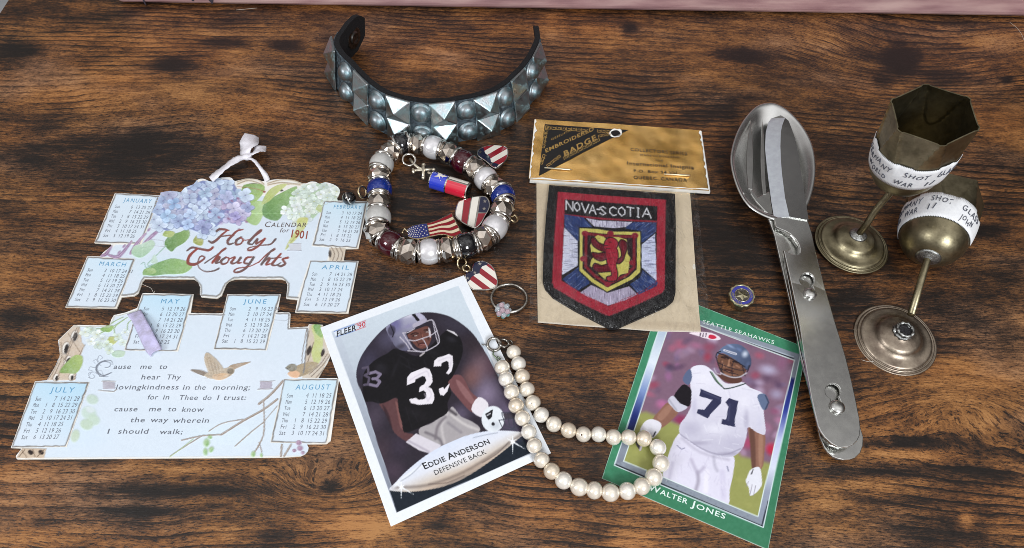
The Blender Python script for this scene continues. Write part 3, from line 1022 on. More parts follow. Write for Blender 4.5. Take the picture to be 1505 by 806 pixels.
def build_card1():
    d = P(*C1[1], .1) - P(*C1[0], .1)
    ang = math.atan2(d[1], d[0])
    o = panel('trading_card', C1, PL1, 0.03, 0.032, paint_card1, card_mat, None, ang)
    tag(o, 'white bordered football card of a player in black jersey 33 and silver helmet', 'trading card', 'football trading cards')
    A = Z(470, 400, 2.12); D = Z(540, 560, 3.662)
    up = (-3.8, -9.2)
    t = Lettering(PL1, .004)
    a, b = D((306, 478), (664, 336)); t.add('EDDIE ANDERSON', a, b, (-4.6, -8.6), 0.014, 0.02, 0.78)
    a, b = D((364, 509), (642, 391)); t.add('DEFENSIVE BACK', a, b, (-3.2, -6.4), 0.0, 0.02)
    a, b = A((52, 202), (113, 181)); t.add('FLEER', a, b, (-0.2, -8.0), 0.02, 0.05)
    t.build(ink_black, o)
    t = Lettering(PL1, .004)
    a, b = A((115, 178), (143, 168)); t.add("'90", a, b, (-0.4, -6.6), 0.012, 0.02)
    t.build(mat('red_ink', (196, 52, 66), .4), o)


build_card1()

# ------------------------------------------------------------------ green trading card of the player in white
C2 = None


def solve_card2():
    bl, br = (884.5, 703.5), (1129.0, 808.5)
    tr = (1185.6, 511.5); tl = (974.6, 428.0)
    b = [P(*q, .03)[:2] for q in (bl, br, tr, tl)]
    return [bl, br, tr, tl]


def paint_card2(c):
    D = Z(880, 440, 2.203); E = Z(960, 470, 4.741); F = Z(920, 610, 4.1125)
    c.grad(C2, (66, 138, 104), (58, 120, 88), (950, 470), (1120, 800), .5)
    c.noise(5, 6, 11)
    OUT = [(903.5, 682.7), (1121.2, 773.9), (1176.5, 521.6), (978.5, 453.5)]
    IN = [(916.9, 677.9), (1113.8, 759.4), (1167.8, 530.0), (988.0, 463.5)]
    pale = (214, 230, 232)
    # silver frame with navy fades
    c.fill(OUT, (138, 146, 158), .6)
    lft = [OUT[0], IN[0], IN[3], OUT[3]]; rgt = [OUT[1], IN[1], IN[2], OUT[2]]
    c.grad(lft, (168, 184, 206), (120, 126, 140), OUT[3], OUT[0], .6, mid=[(.12, (178, 194, 212)), (.34, (226, 234, 244)), (.52, (128, 150, 196)), (.68, (34, 46, 112)), (.78, (28, 36, 84)), (.80, (112, 118, 134)), (.9, (134, 142, 156))])
    c.grad(rgt, (136, 142, 152), (136, 144, 160), OUT[2], OUT[1], .6, mid=[(.13, (128, 134, 146)), (.15, (30, 36, 96)), (.32, (46, 60, 142)), (.5, (190, 196, 228)), (.66, (214, 220, 236)), (.8, (150, 158, 176))])
    for k in range(60):
        t = random.random(); u = random.random()
        a = (OUT[0][0] + (OUT[1][0] - OUT[0][0]) * t, OUT[0][1] + (OUT[1][1] - OUT[0][1]) * t - 8 * u)
        c.blob(a[0], a[1], 3, 1.6, .4, (150, 158, 172) if k % 2 else (112, 120, 134), .5, .9)
    c.line([OUT[0], OUT[1]], 2.0, (28, 32, 40), .9)
    c.line([(OUT[0][0] - .4, OUT[0][1] + 1.6), (OUT[1][0] + .8, OUT[1][1] + 1.8)], 1.5, pale, .7)
    c.line([(OUT[1][0] - 1.4, OUT[1][1] - 1), (OUT[1][0] + 7.6, OUT[1][1] - 37)], 1.8, (28, 32, 44), .8)
    c.line([(OUT[1][0] + .8, OUT[1][1] + 1), (OUT[2][0], OUT[2][1])], 1.4, pale, .7)
    c.line([OUT[0], OUT[3]], 1.6, pale, .7)
    c.line([(1026, 478), (1166, 525)], 1.4, (190, 200, 210), 1.2)
    c.line([(1034, 481.5), (1166, 527)], 1.6, (40, 40, 50), .9)
    # photograph
    c.fill(IN, (128, 98, 118), .6)
    c.set_clip(IN, .6)
    crowd = [(160, 105, 150), (110, 84, 108), (178, 146, 172), (160, 70, 92), (96, 72, 96), (190, 170, 196), (140, 96, 122), (120, 100, 130), (176, 96, 120), (150, 130, 160)]
    for k in range(170):
        x = random.uniform(915, 1175); y = random.uniform(455, 690)
        c.blob(x, y, random.uniform(7, 18), random.uniform(6, 12), random.uniform(-.6, .6), crowd[k % 10], random.uniform(.5, .9), .9)
    for x, y, rx, ry, col in [(30, 70, 60, 24, (96, 66, 86)), (800, 350, 110, 60, (186, 180, 208)), (740, 440, 60, 40, (170, 150, 176)), (900, 300, 60, 90, (142, 96, 124)), (860, 520, 80, 60, (166, 156, 184)), (740, 250, 60, 40, (170, 90, 110)),
                              (120, 330, 60, 40, (78, 62, 84)), (60, 590, 60, 50, (186, 110, 150)), (300, 180, 80, 40, (168, 110, 140)), (380, 260, 50, 60, (158, 62, 82)), (200, 240, 70, 50, (150, 120, 140)), (880, 700, 60, 40, (178, 120, 150)),
                              (850, 640, 60, 40, (140, 80, 110))]:
        (X, Y), = E((x, y)); c.blob(X, Y, rx / 4.741, ry / 4.741, .2, col, .85, 1)
    c.blob(*F((880, 210))[0], 12, 13, 0, (186, 44, 72), .95, .8)
    c.blob(*F((740, 170))[0], 14, 14, 0, (170, 70, 104), .9, .9)
    c.blob(*F((330, 30))[0], 16, 12, 0, (150, 44, 84), .8, .9)
    c.blob(*F((840, 90))[0], 14, 16, 0, (150, 120, 146), .8, .9)
    grass = F((-60, 20), (120, -20), (300, 50), (640, 200), (700, 250), (900, 300), (860, 640), (780, 620), (-40, 300))
    c.fill(grass, (150, 152, 88), 9)
    for k in range(60):
        (X, Y), = F((random.uniform(-40, 880), random.uniform(120, 640)))
        i = c._box(X - 12, Y - 8, X + 12, Y + 8)
        c.blob(X, Y, 12, 7, .3, (164, 164, 96) if k % 2 else (136, 140, 78), .4, 1) if inside(np.array([X]), np.array([Y]), grass)[0] else None
    c.blob(*F((40, 50))[0], 16, 14, 0, (150, 140, 104), .7, 1)
    # player
    skin = (140, 100, 84); dark = (88, 58, 50)
    c.fill(sm(D((174, 392), (196, 362), (226, 334), (258, 362), (236, 392), (212, 412), (196, 416)), 4), skin, 1.2)
    c.fill(sm(D((190, 380), (222, 344), (238, 352), (206, 392)), 4), (170, 128, 108), 2.5, .6)
    c.fill(sm(D((486, 412), (536, 432), (536, 500), (528, 548), (498, 552), (492, 480)), 4), skin, 1.2)
    c.fill(sm(D((488, 420), (504, 430), (508, 545), (496, 545)), 4), dark, 3, .7)
    c.fill(sm(D((518, 440), (532, 450), (528, 540), (518, 530)), 4), (176, 134, 112), 3, .6)
    # gloves
    c.fill(sm(D((148, 398), (170, 388), (198, 398), (202, 416), (186, 440), (168, 452), (140, 446), (134, 424)), 4), (226, 224, 232), 1.2)
    c.line(D((184, 430), (176, 444)), 2, (40, 40, 50), 1)
    c.line(sm(D((146, 436), (124, 462), (134, 484)), 4, False), 4, (54, 50, 58), 1.5)
    c.line(D((140, 470), (134, 488)), 3, (190, 180, 190), 1.2)
    c.fill(sm(D((476, 590), (482, 572), (492, 552), (520, 544), (528, 580), (526, 606), (508, 628), (490, 636), (486, 612)), 4), (226, 226, 234), 1.2)
    for p in [((496, 600), (490, 634)), ((508, 604), (500, 636)), ((484, 590), (478, 606))]:
        c.line(D(*p), 1.0, (140, 134, 146), 1.0, .8)
    c.line(D((494, 566), (500, 552)), 1.6, (54, 54, 60), .8)
    # trousers
    pan = sm(D((258, 436), (300, 452), (340, 486), (400, 508), (438, 510), (436, 560), (424, 620), (420, 664), (380, 660), (312, 622), (212, 590), (224, 510)), 3)
    c.fill(pan, (222, 218, 234), 1.3)
    c.set_clip(pan, 1.3)
    c.set_clip(IN, .6)
    for p, w_, col, a in [(((320, 560), (322, 590), (312, 624)), 5, (150, 142, 160), .7), (((300, 520), (320, 560), (340, 545)), 5, (176, 168, 190), .6), (((270, 450), (330, 496), (420, 520)), 4, (180, 174, 192), .6),
                          (((372, 510), (376, 540), (384, 556)), 4, (168, 164, 182), .6), (((240, 530), (226, 590)), 5, (190, 184, 204), .6), (((400, 560), (404, 640)), 8, (206, 200, 222), .7), (((350, 560), (346, 620)), 8, (238, 234, 244), .7)]:
        c.line(sm(D(*p), 4, False), w_, col, 4, a)
    c.line(D((254, 474), (268, 486), (278, 482)), 1.2, (110, 110, 140), .8, .8)
    c.line(D((416, 542), (420, 556)), 2.0, (130, 130, 156), 1, .8)
    # jersey
    jer = sm(D((300, 222), (340, 214), (372, 236), (388, 262), (420, 280), (462, 268), (490, 286), (530, 304), (544, 330), (534, 362), (540, 434), (514, 432), (484, 414), (478, 446), (464, 484),
               (432, 510), (380, 508), (332, 486), (290, 458), (264, 440), (262, 408), (282, 380), (298, 346), (298, 300), (296, 262)), 4)
    c.fill(jer, (226, 224, 238), 1.2)
    c.set_clip(jer, 1.2)
    c.grad(jer, (232, 230, 242), (190, 186, 204), D((380, 250))[0], D((350, 505))[0], 1.2, .8)
    for x, y, rx, ry, col, a in [(300, 420, 50, 40, (186, 182, 202), .8), (440, 470, 70, 40, (188, 184, 204), .8), (360, 470, 80, 36, (198, 194, 212), .7), (340, 260, 40, 40, (236, 234, 244), .7), (470, 330, 40, 40, (236, 234, 244), .6),
                                 (310, 350, 16, 50, (194, 190, 212), .7), (478, 390, 14, 50, (180, 176, 196), .8), (380, 420, 60, 30, (234, 232, 242), .7), (520, 400, 14, 40, (206, 204, 222), .7), (320, 466, 60, 12, (160, 154, 176), .6), (420, 500, 60, 10, (150, 144, 166), .6)]:
        (X, Y), = D((x, y)); c.blob(X, Y, rx / 2.203, ry / 2.203, 0, col, a, 1)
    c.line(sm(D((262, 436), (330, 482), (400, 504), (460, 484)), 4, False), 1.6, (150, 144, 166), 2, .8)
    c.set_clip(IN, .6)
    c.set_clip(jer, 1.2)
    rr = np.random.default_rng(14)
    for k in range(60):
        X, Y = D((rr.uniform(262, 545), rr.uniform(220, 505)))[0]; a_ = rr.uniform(-.3, 1.9); L_ = rr.uniform(4, 15)
        c.line([(X, Y), (X + L_ * math.cos(a_), Y + L_ * math.sin(a_))], [.5, rr.uniform(1.2, 2.6), .4], (190, 186, 206) if k % 3 else (242, 241, 248), 2.0, .6)
    c.set_clip(pan, 1.3)
    for k in range(46):
        X, Y = D((rr.uniform(215, 435), rr.uniform(450, 650)))[0]; a_ = rr.uniform(.6, 2.2); L_ = rr.uniform(4, 14)
        c.line([(X, Y), (X + L_ * math.cos(a_), Y + L_ * math.sin(a_))], [.5, rr.uniform(1.2, 2.4), .4], (188, 182, 204) if k % 3 else (240, 238, 246), 2.0, .55)
    c.set_clip(IN, .6)
    # sleeves
    c.fill(sm(D((272, 262), (280, 240), (296, 226), (302, 250), (298, 268), (288, 278)), 3), (92, 104, 136), 1)
    c.fill(sm(D((514, 312), (536, 306), (550, 326), (546, 352), (532, 358), (520, 336)), 3), (98, 112, 142), 1)
    c.line(D((540, 312), (550, 334), (540, 356)), 2, (60, 66, 90), 1.2)
    c.fill(sm(D((244, 312), (264, 284), (278, 276), (298, 290), (300, 312), (294, 346), (272, 342), (252, 330)), 3), (28, 24, 30), 1)
    c.fill(sm(D((224, 330), (240, 312), (262, 336), (288, 350), (258, 366), (240, 352)), 3), (204, 202, 216), 1)
    c.line(D((228, 326), (252, 360)), 2.5, (150, 150, 164), 2, .6)
    # neck, collar
    c.fill(sm(E((452, 380), (600, 400), (616, 430), (570, 446), (500, 430)), 3), (92, 60, 52), 1.2)
    c.fill(sm(E((404, 366), (440, 384), (500, 440), (560, 446), (636, 440), (600, 468), (500, 476), (450, 440)), 3), (222, 220, 230), 1)
    c.line(sm(E((396, 362), (440, 430), (484, 470), (500, 482), (560, 472), (642, 446)), 4, False), 1.6, (48, 62, 60), .8)
    c.line(sm(E((408, 366), (450, 432), (478, 460)), 4, False), 1.2, (80, 120, 80), .8)
    # numerals
    nv = (50, 52, 82)
    c.fill(D((330, 290), (398, 318), (395, 338), (362, 372), (354, 386), (318, 370), (320, 356), (342, 358), (368, 326), (326, 314)), nv, .8)
    c.fill(D((410, 334), (422, 320), (452, 330), (440, 396), (442, 414), (396, 404), (400, 388), (412, 390), (420, 348)), nv, .8)
    for p in [((340, 300), (390, 322)), ((424, 340), (420, 392))]:
        c.line(D(*p), 2, (90, 92, 122), 2, .5)
    # head
    hel = sm(E((436, 262), (452, 224), (484, 192), (520, 174), (560, 168), (606, 176), (646, 204), (672, 242), (684, 290), (676, 330), (650, 350), (600, 300), (520, 250), (470, 232)), 3)
    c.fill(sm(E((450, 250), (500, 240), (600, 280), (650, 330), (640, 370), (600, 400), (550, 404), (490, 386), (458, 340)), 3), (112, 78, 62), 1)
    for x, y, rx, ry, col, a in [(500, 272, 26, 8, (60, 40, 38), .9), (580, 300, 28, 8, (60, 40, 38), .9), (528, 318, 16, 20, (170, 126, 100), .8), (520, 352, 30, 7, (84, 50, 48), .9), (600, 350, 30, 30, (110, 76, 62), .7), (560, 380, 40, 12, (100, 66, 56), .8),
                                 (470, 300, 12, 40, (90, 60, 54), .8), (560, 330, 20, 10, (160, 118, 94), .7)]:
        (X, Y), = E((x, y)); c.blob(X, Y, rx / 4.741, ry / 4.741, .25, col, a, 1)
    for p, w_, col in [(((476, 262), (510, 262), (528, 276)), 2.2, (34, 24, 26)), (((556, 290), (590, 296), (612, 312)), 2.2, (34, 24, 26)), (((530, 280), (524, 318), (512, 330)), 2.0, (176, 130, 104)), (((540, 300), (545, 322)), 1.6, (70, 44, 38)),
                       (((500, 348), (530, 352), (556, 362)), 2.0, (62, 34, 34)), (((506, 358), (530, 362)), 1.2, (160, 112, 98)), (((480, 290), (490, 316), (494, 330)), 2.0, (166, 120, 96)), (((580, 320), (600, 332)), 2.4, (158, 114, 92)), (((500, 376), (540, 386), (580, 384)), 2.0, (150, 106, 86))]:
        c.line(sm(E(*p), 3, False), w_, col, 1.0, .85)
    c.grad(hel, (104, 120, 152), (66, 76, 102), E((480, 190))[0], E((680, 330))[0], 1)
    for x, y, rx, ry, col, a in [(640, 240, 36, 40, (204, 212, 228), .95), (540, 186, 50, 14, (150, 168, 204), .8), (600, 210, 40, 20, (110, 130, 172), .7), (660, 310, 20, 30, (90, 104, 136), .8)]:
        (X, Y), = E((x, y)); c.blob(X, Y, rx / 4.741, ry / 4.741, .5, col, a, 1)
    c.line(E((496, 214), (576, 240)), 3.2, (216, 216, 226), .8)
    c.line(E((500, 216), (574, 240)), 1.2, (90, 96, 120), .8, .7)
    dk = (38, 34, 44)
    for p, w_ in [(((440, 262), (452, 310), (470, 350), (500, 386), (560, 400), (620, 392), (656, 362), (670, 320)), 1.5), (((446, 232), (500, 250), (570, 286), (640, 330)), 1.5), (((452, 300), (520, 330), (600, 352), (650, 350)), 1.1),
                  (((460, 336), (520, 364), (590, 384)), 1.1), (((486, 300), (478, 350), (486, 384)), 1.0), (((560, 290), (548, 350), (552, 398)), 1.0), (((436, 262), (446, 232), (470, 222)), 1.6), (((620, 320), (640, 392)), 1.4)]:
        c.line(sm(E(*p), 4, False), w_, dk, .8, .9)
    c.line(sm(E((470, 372), (540, 400), (600, 400), (650, 372)), 4, False), 2.0, (206, 200, 208), 1, .85)
    c.line(sm(E((426, 340), (440, 372), (470, 384)), 4, False), 1.3, (200, 194, 204), .8, .8)
    # maker's lens mark
    lens = sm(E((250, 92), (320, 84), (400, 92), (450, 112), (470, 136), (430, 144), (360, 130), (290, 108)), 3)
    c.fill(lens, (236, 222, 230), .8)
    c.fill(sm(E((384, 116), (400, 104), (436, 116), (440, 130), (412, 136), (390, 130)), 3), (200, 44, 72), .8)
    for x in (330, 350, 370):
        c.line(E((x, 96), (x - 4, 118)), 1.4, (70, 50, 70), .7)
    c.set_clip(None)
    for a, b in ((0, 1), (1, 2), (3, 0), (2, 3)):
        c.line([IN[a], IN[b]], 1.3, (222, 236, 232), .7)
    c.noise(3, 4, 8)


def build_card2():
    global C2
    C2 = solve_card2()
    d = P(*C2[1], .03) - P(*C2[0], .03)
    o = panel('trading_card', C2, 0.036, 0.032, 0.032, paint_card2, card_mat, None, math.atan2(d[1], d[0]))
    tag(o, 'green bordered football card of a player in white jersey 71, under the cutlery', 'trading card', 'football trading cards')
    E = Z(960, 470, 4.741); F = Z(920, 610, 4.1125)
    t = Lettering(0.036)
    pale = mat('pale_foil_ink', (224, 240, 232), .35)
    a, b = E((342, 24), (842, 172)); t.add('SEATTLE SEAHAWKS', a, b, (1.3, -5.0), .004, .06)
    a, b = F((134, 452), (368, 540)); t.add('WALTER', a, b, (2.6, -8.6), .014, .06, .8)
    a, b = F((396, 554), (598, 630)); t.add('JONES', a, b, (2.6, -8.6), .014, .06, .8)
    t.build(pale, o)
    return o


build_card2()
# ------------------------------------------------------------------ two pieces of a die-cut wall calendar
cal_mat = mat_print('satin_calendar_card', 0.42, 0.4, 0.04, 70, 0.12, 45)
ink_grey = mat('grey_ink', (112, 116, 126), 0.5)
ink_blue = mat('blue_ink', (98, 158, 196), 0.45)
ink_slate = mat('slate_ink', (104, 108, 118), 0.5)
zG = Z(0, 180, 2.687); zH = Z(270, 180, 2.687); zI = Z(140, 240, 4.03); zJ = Z(290, 190, 4.244); zK = Z(260, 310, 5.755)
zL = Z(0, 420, 2.986); zM = Z(240, 420, 2.986); zN = Z(120, 420, 5.756); zO = Z(10, 450, 3.356); zQ = Z(270, 500, 4.243)
PAPER = (216, 227, 238)
BORD = (126, 122, 120)

MONTHS = {'JANUARY': (2, 31), 'FEBRUARY': (5, 28), 'MARCH': (5, 31), 'APRIL': (1, 30), 'MAY': (3, 31), 'JUNE': (6, 30), 'JULY': (1, 31), 'AUGUST': (4, 31)}
TABS = {  # TL, TR, BR, BL in photo pixels
    'JANUARY': [(169, 284), (235.5, 287.5), (208, 359.5), (138.5, 357.5)],
    'FEBRUARY': [(476.2, 295), (541, 296.5), (526.8, 365.5), (458.5, 362)],
    'MARCH': [(128.4, 377), (199, 380.5), (171.5, 453.8), (96, 452)],
    'APRIL': [(455.5, 383), (527, 384), (512, 461), (433.8, 459.5)],
    'MAY': [(209, 432), (284.5, 432.7), (262, 517), (182, 515.5)],
    'JUNE': [(334, 433), (412.5, 433), (392.5, 515.5), (313.5, 514)],
    'JULY': [(51.5, 560.8), (132, 561.5), (98, 657.5), (16, 658.5)],
    'AUGUST': [(417, 557.5), (498, 556.8), (481.5, 652.8), (397, 651)]}


def ragged(pts, amp=0.7, step=7):
    out = []
    for (x0, y0), (x1, y1) in zip(pts[:-1], pts[1:]):
        n = max(int(math.hypot(x1 - x0, y1 - y0) / step), 1)
        for k in range(n):
            t = k / n
            out.append((x0 + (x1 - x0) * t + random.uniform(-amp, amp), y0 + (y1 - y0) * t + random.uniform(-amp, amp)))
    return out + [pts[-1]]


def paint_tab(c, q, tint=(196, 226, 244)):
    (a, b, d, e) = q
    inn = [(a[0] + 1.2, a[1] + 1.4), (b[0] - 2.2, b[1] + 1.2), (d[0] - 2.6, d[1] - 1.8), (e[0] + 2.4, e[1] - 1.8)]
    c.fill(q, (238, 232, 220), .8)
    c.fill(inn, PAPER, 1.0)
    c.grad([inn[0], inn[1], inn[2], inn[3]], tint, PAPER, ((a[0] + b[0]) / 2, a[1]), ((e[0] + d[0]) / 2, e[1] - 10), 1.5, .85)
    c.line(ragged([inn[0], inn[1], inn[2], inn[3], inn[0]], .8), [1.6, 2.4, 1.4, 2.2, 1.5], BORD, .9)


TINT = {'JANUARY': (216, 232, 244), 'FEBRUARY': (202, 228, 241), 'MARCH': (208, 230, 244), 'APRIL': (208, 227, 240), 'MAY': (190, 224, 243), 'JUNE': (202, 228, 243), 'JULY': (182, 218, 238), 'AUGUST': (204, 227, 238)}


def month_print(name, plane, card):
    q = np.array(TABS[name], float)
    c_ = q.mean(0)
    parent = panel('month_tab', [tuple(c_ + (p - c_) * .995) for p in q], plane + .006, .005, .034, lambda c: paint_tab(c, [tuple(p) for p in q], TINT[name]), cal_mat, card, 0, edge=(226, 216, 198))
    parent['label'] = 'month tab headed ' + name + (' half covered by the lilac ribbon' if name == 'MAY' else '')
    plane = plane + .006

    def uv(u, v):
        return tuple((q[0] * (1 - u) + q[1] * u) * (1 - v) + (q[3] * (1 - u) + q[2] * u) * v)
    hgt = q[3] - q[0]
    start, n = MONTHS[name]
    t = Lettering(plane)
    w = {7: .60, 8: .62, 5: .56, 3: .36, 4: .42, 6: .62}[len(name)]
    cx = .56 if name not in ('MARCH', 'MAY') else .58
    up = -hgt * 0.078
    t.add(name, uv(cx - w / 2, .165), uv(cx + w / 2, .165), up, .0, .16)
    t.build(ink_blue, parent)
    t = Lettering(plane)
    up = -hgt * 0.072
    days = ['Sun', 'Mon', 'Tue', 'Wed', 'Thu', 'Fri', 'Sat']
    for r in range(7):
        v = .29 + r * .097
        p = uv(.12, v); t.add(days[r], p, uv(.23, v), up * .86, .0, .03)
        cols = []
        d = 1 + (r - start) % 7
        col = 0 if (r >= start) else 1
        while d <= n:
            cols.append((col, d)); d += 7; col += 1
        for col, d in cols:
            u = .36 + col * (.128 if n > 28 or start else .13)
            s = str(d)
            ww = .045 if len(s) == 1 else .098
            t.add(s, uv(u - ww / 2, v), uv(u + ww / 2, v), up * .92, -.004, .02)
    t.build(ink_grey, parent)
    return parent


BLUES = [(172, 190, 222), (188, 202, 228), (198, 214, 236), (164, 180, 214), (182, 186, 216), (206, 220, 240), (176, 198, 224), (190, 192, 218)]
WHITES = [(226, 238, 226), (238, 244, 240), (214, 228, 214), (232, 240, 228), (222, 232, 232)]


def blossom(c, x, y, r, col, center=(104, 92, 140), a0=None):
    """four pointed petals with darker rims"""
    a0 = random.uniform(0, 6.28) if a0 is None else a0
    col = np.array(col, float)
    for k in range(4):
        a = a0 + k * PI / 2 + random.uniform(-.2, .2)
        sh = random.uniform(-20, 12)
        L = r * random.uniform(.88, 1.12); w_ = r * random.uniform(.36, .46)
        ca, sa = math.cos(a), math.sin(a)
        q = [(x + ca * u * L - sa * v * w_, y + (sa * u * L + ca * v * w_) * .82) for u, v in ((.02, 0), (.35, -.8), (.68, -1), (1.0, -.1), (.68, 1), (.35, .8))]
        p = sm(q, 2)
        c.fill([(px_ + (px_ - x) * .07 + .3, py_ + (py_ - y) * .07 + .4) for px_, py_ in p], col - 52, 1.2, .8)
        c.grad(p, col + sh - 26, col + sh + 22, (x, y), (x + ca * L, y + sa * L * .82), .9)
        c.line([(x, y), (x + ca * L * .8, y + sa * L * .66)], .6, col - 30, .8, .5)
    c.blob(x, y, 1.5, 1.3, 0, center, .9, .8)


def leaf(c, pts, c0, c1, vein=None):
    p = sm(pts, 4)
    xs = np.array(p)
    c.grad(p, c0, c1, xs[0], xs[len(xs) // 2], 1.2)
    c.line([pts[0], tuple(np.mean(pts, 0)), pts[len(pts) // 2]], [.6, 1.2, .5], vein or (np.array(c0) + 36), 1.2, .6)
    m = np.mean(pts, 0)
    for k in range(1, len(pts)):
        c.line([m, pts[k]], [.8, .3], np.array(c1) - 14, 1.2, .35)


UP_OUT = None


def emboss(c, v):
    """the flowers stand out of the card a little; plain paper stays flat under the type"""
    d = np.abs(c.c - np.asarray(PAPER, float)).mean(1)
    lum = c.c.mean(1)
    quiet = (c.x > 360) & (c.x < 458) & (c.y > 314) & (c.y < 354)
    return np.where(quiet, 0, 1) * np.clip(d / 60, 0, 1) * (.012 + .016 * np.clip((lum - 120) / 110, 0, 1)) - .004




def paint_upper(c):
    c.fill(UP_OUT, (240, 236, 228), .5)
    inn = [(235, 288), (497, 288), (476, 296), (458, 362), (487, 364), (480, 384), (455, 384), (437, 437), (423, 436.8), (425, 417), (417, 408.6), (344, 408), (331, 416), (323.5, 433), (318, 436.8), (296, 434.8), (296, 421),
           (286, 408), (211, 407.4), (206, 417), (200.5, 430), (195, 433), (178, 434), (198, 380), (150, 378), (170, 360), (208, 360)]
    c.fill(inn, PAPER, 1.2)
    c.blob(370, 385, 90, 40, 0, (228, 232, 244), .8, 1); c.blob(240, 395, 60, 30, 0, (206, 230, 240), .8, 1)
    # twisted rope trunk at the right
    c.fill(zH((575, 495), (640, 498), (632, 548), (575, 548)), (206, 190, 168), 1)
    for a in (590, 606, 622):
        c.line(sm(zH((a - 6, 495), (a + 6, 520), (a - 2, 548)), 3, False), 1.0, (110, 90, 74), .8)
    c.blob(*zH((578, 520))[0], 3, 7, 0, (50, 40, 34), .9, .5)
    # top rope / leaves band
    for p in [((250, 330), (310, 312), (380, 318), (415, 345)), ((250, 345), (320, 322), (400, 345)), ((440, 340), (520, 318), (600, 322), (660, 345)), ((440, 350), (530, 335), (640, 350)), ((470, 372), (560, 345), (640, 345))]:
        c.line(sm(zJ(*p), 4, False), 2.6, (214, 200, 176), 1)
        c.line(sm(zJ(*p), 4, False), .8, (140, 118, 92), .9, .8)
    c.blob(*zJ((350, 345))[0], 9, 2, 0, (60, 52, 40), .9, .4); c.blob(*zJ((520, 382))[0], 5, 2, .2, (50, 46, 36), .9, .4)
    # stems and pale leaves at the left
    for p, col in [(((520, 470), (470, 530), (430, 525)), (130, 90, 130)), (((575, 440), (540, 480), (515, 520)), (150, 110, 150)), (((440, 490), (420, 520), (400, 528)), (120, 80, 120)), (((650, 410), (600, 450), (560, 490)), (140, 100, 140))]:
        c.line(sm(zG(*p), 3, False), [2.5, 5, 3], col, 2)
        c.line(sm(zG(*p), 3, False), 1.2, (206, 184, 208), 1.5, .8)
    for x, y in [(490, 490), (520, 510), (470, 515), (612, 440), (640, 415), (588, 425)]:
        c.blob(*zG((x, y))[0], 5, 2.4, -.9, (146, 104, 142), .8, .7)
    leaf(c, zG((560, 480), (530, 490), (520, 520), (560, 535), (610, 490), (600, 465)), (190, 214, 190), (160, 196, 160))
    # dark leaf under the blossoms, big leaf beneath
    leaf(c, zI((410, 480), (440, 430), (500, 410), (548, 392), (560, 430), (530, 470), (480, 500), (450, 525)), (94, 134, 72), (140, 172, 104))
    leaf(c, zI((400, 430), (420, 400), (470, 410), (450, 440)), (150, 172, 90), (186, 196, 120))
    leaf(c, zI((286, 655), (330, 610), (400, 580), (470, 565), (560, 590), (572, 620), (520, 655), (420, 660), (340, 668)), (104, 150, 84), (156, 190, 120))
    leaf(c, zI((286, 665), (290, 630), (340, 620), (360, 650)), (120, 160, 90), (170, 196, 130))
    c.line(sm(zI((420, 490), (350, 560), (310, 600), (330, 620)), 4, False), 1.4, (150, 186, 160), 1.2)
    c.line(sm(zI((270, 600), (290, 590), (300, 620), (340, 600)), 4, False), 1.2, (150, 186, 170), 1.2)
    leaf(c, zI((330, 590), (350, 540), (370, 590)), (186, 210, 190), (200, 222, 206))
    leaf(c, zI((580, 470), (600, 430), (640, 440), (630, 490)), (150, 160, 80), (180, 180, 110))
    c.fill(zI((384, 205), (390, 172), (450, 165), (440, 205)), (160, 188, 110), 2)
    # right hand leaves
    leaf(c, zJ((290, 350), (400, 345), (420, 380), (380, 440), (330, 470), (280, 420)), (122, 156, 84), (160, 190, 110))
    leaf(c, zJ((280, 540), (330, 470), (400, 450), (415, 520), (370, 600), (300, 570)), (140, 176, 100), (186, 212, 150))
    leaf(c, zJ((415, 545), (410, 480), (450, 440), (560, 380), (620, 360), (610, 420), (550, 500), (500, 570)), (98, 140, 78), (150, 184, 112))
    leaf(c, zJ((400, 470), (440, 390), (500, 350), (560, 345), (500, 400), (450, 450)), (170, 186, 106), (206, 210, 140))
    c.line(sm(zJ((250, 360), (350, 370), (420, 390)), 4, False), 1, (160, 80, 60), 1, .6)
    c.blob(*zJ((418, 392))[0], 3, 2, 0, (140, 70, 60), .9, .6)
    # hydrangea
    hyd = sm([(236, 300), (250, 284), (272, 278), (285, 272), (298, 266), (312, 268), (330, 264), (342, 268), (350, 280), (362, 288), (368, 304), (362, 322), (348, 330), (330, 326), (318, 334), (306, 346), (292, 342),
              (276, 336), (258, 334), (246, 340), (232, 332), (224, 320)], 3)
    c.fill(hyd, (124, 136, 184), 2)
    for k in range(26):
        x, y = random.uniform(228, 366), random.uniform(268, 344)
        if inside(np.array([x]), np.array([y]), hyd)[0]:
            c.blob(x, y, 7, 5, 0, [(120, 120, 178), (150, 110, 160), (110, 130, 180)][k % 3], .5, .9)
    spots = []
    for k in range(900):
        x, y = random.uniform(226, 368), random.uniform(264, 346)
        if inside(np.array([x]), np.array([y]), hyd)[0] and all(math.hypot(x - a, (y - b) * 1.3) > 13.5 for a, b in spots):
            spots.append((x, y))
    for x, y in spots:
        col = BLUES[random.randrange(8)]
        if x > 320 and y > 290: col = np.array(col) + (6, -14, -6)
        blossom(c, x, y, random.uniform(10.5, 13.5), col)
    for x, y, r, col in [(298, 333, 13, (150, 158, 200)), (246, 318, 12, (176, 204, 236)), (276, 330, 11, (178, 200, 234)), (300, 300, 11, (196, 212, 238)), (256, 300, 11, (160, 188, 226)), (334, 290, 11, (180, 186, 222)), (280, 316, 10, (186, 206, 238)),
                         (364, 305, 10, (170, 178, 216)), (346, 318, 9, (164, 156, 206))]:
        blossom(c, x, y, r, col)
    for x, y in [(341, 296), (308, 312), (350, 292), (322, 320), (336, 322), (362, 326), (352, 338)]:
        c.blob(x, y, 4, 2.6, .5, (138, 84, 120), .75, .8)
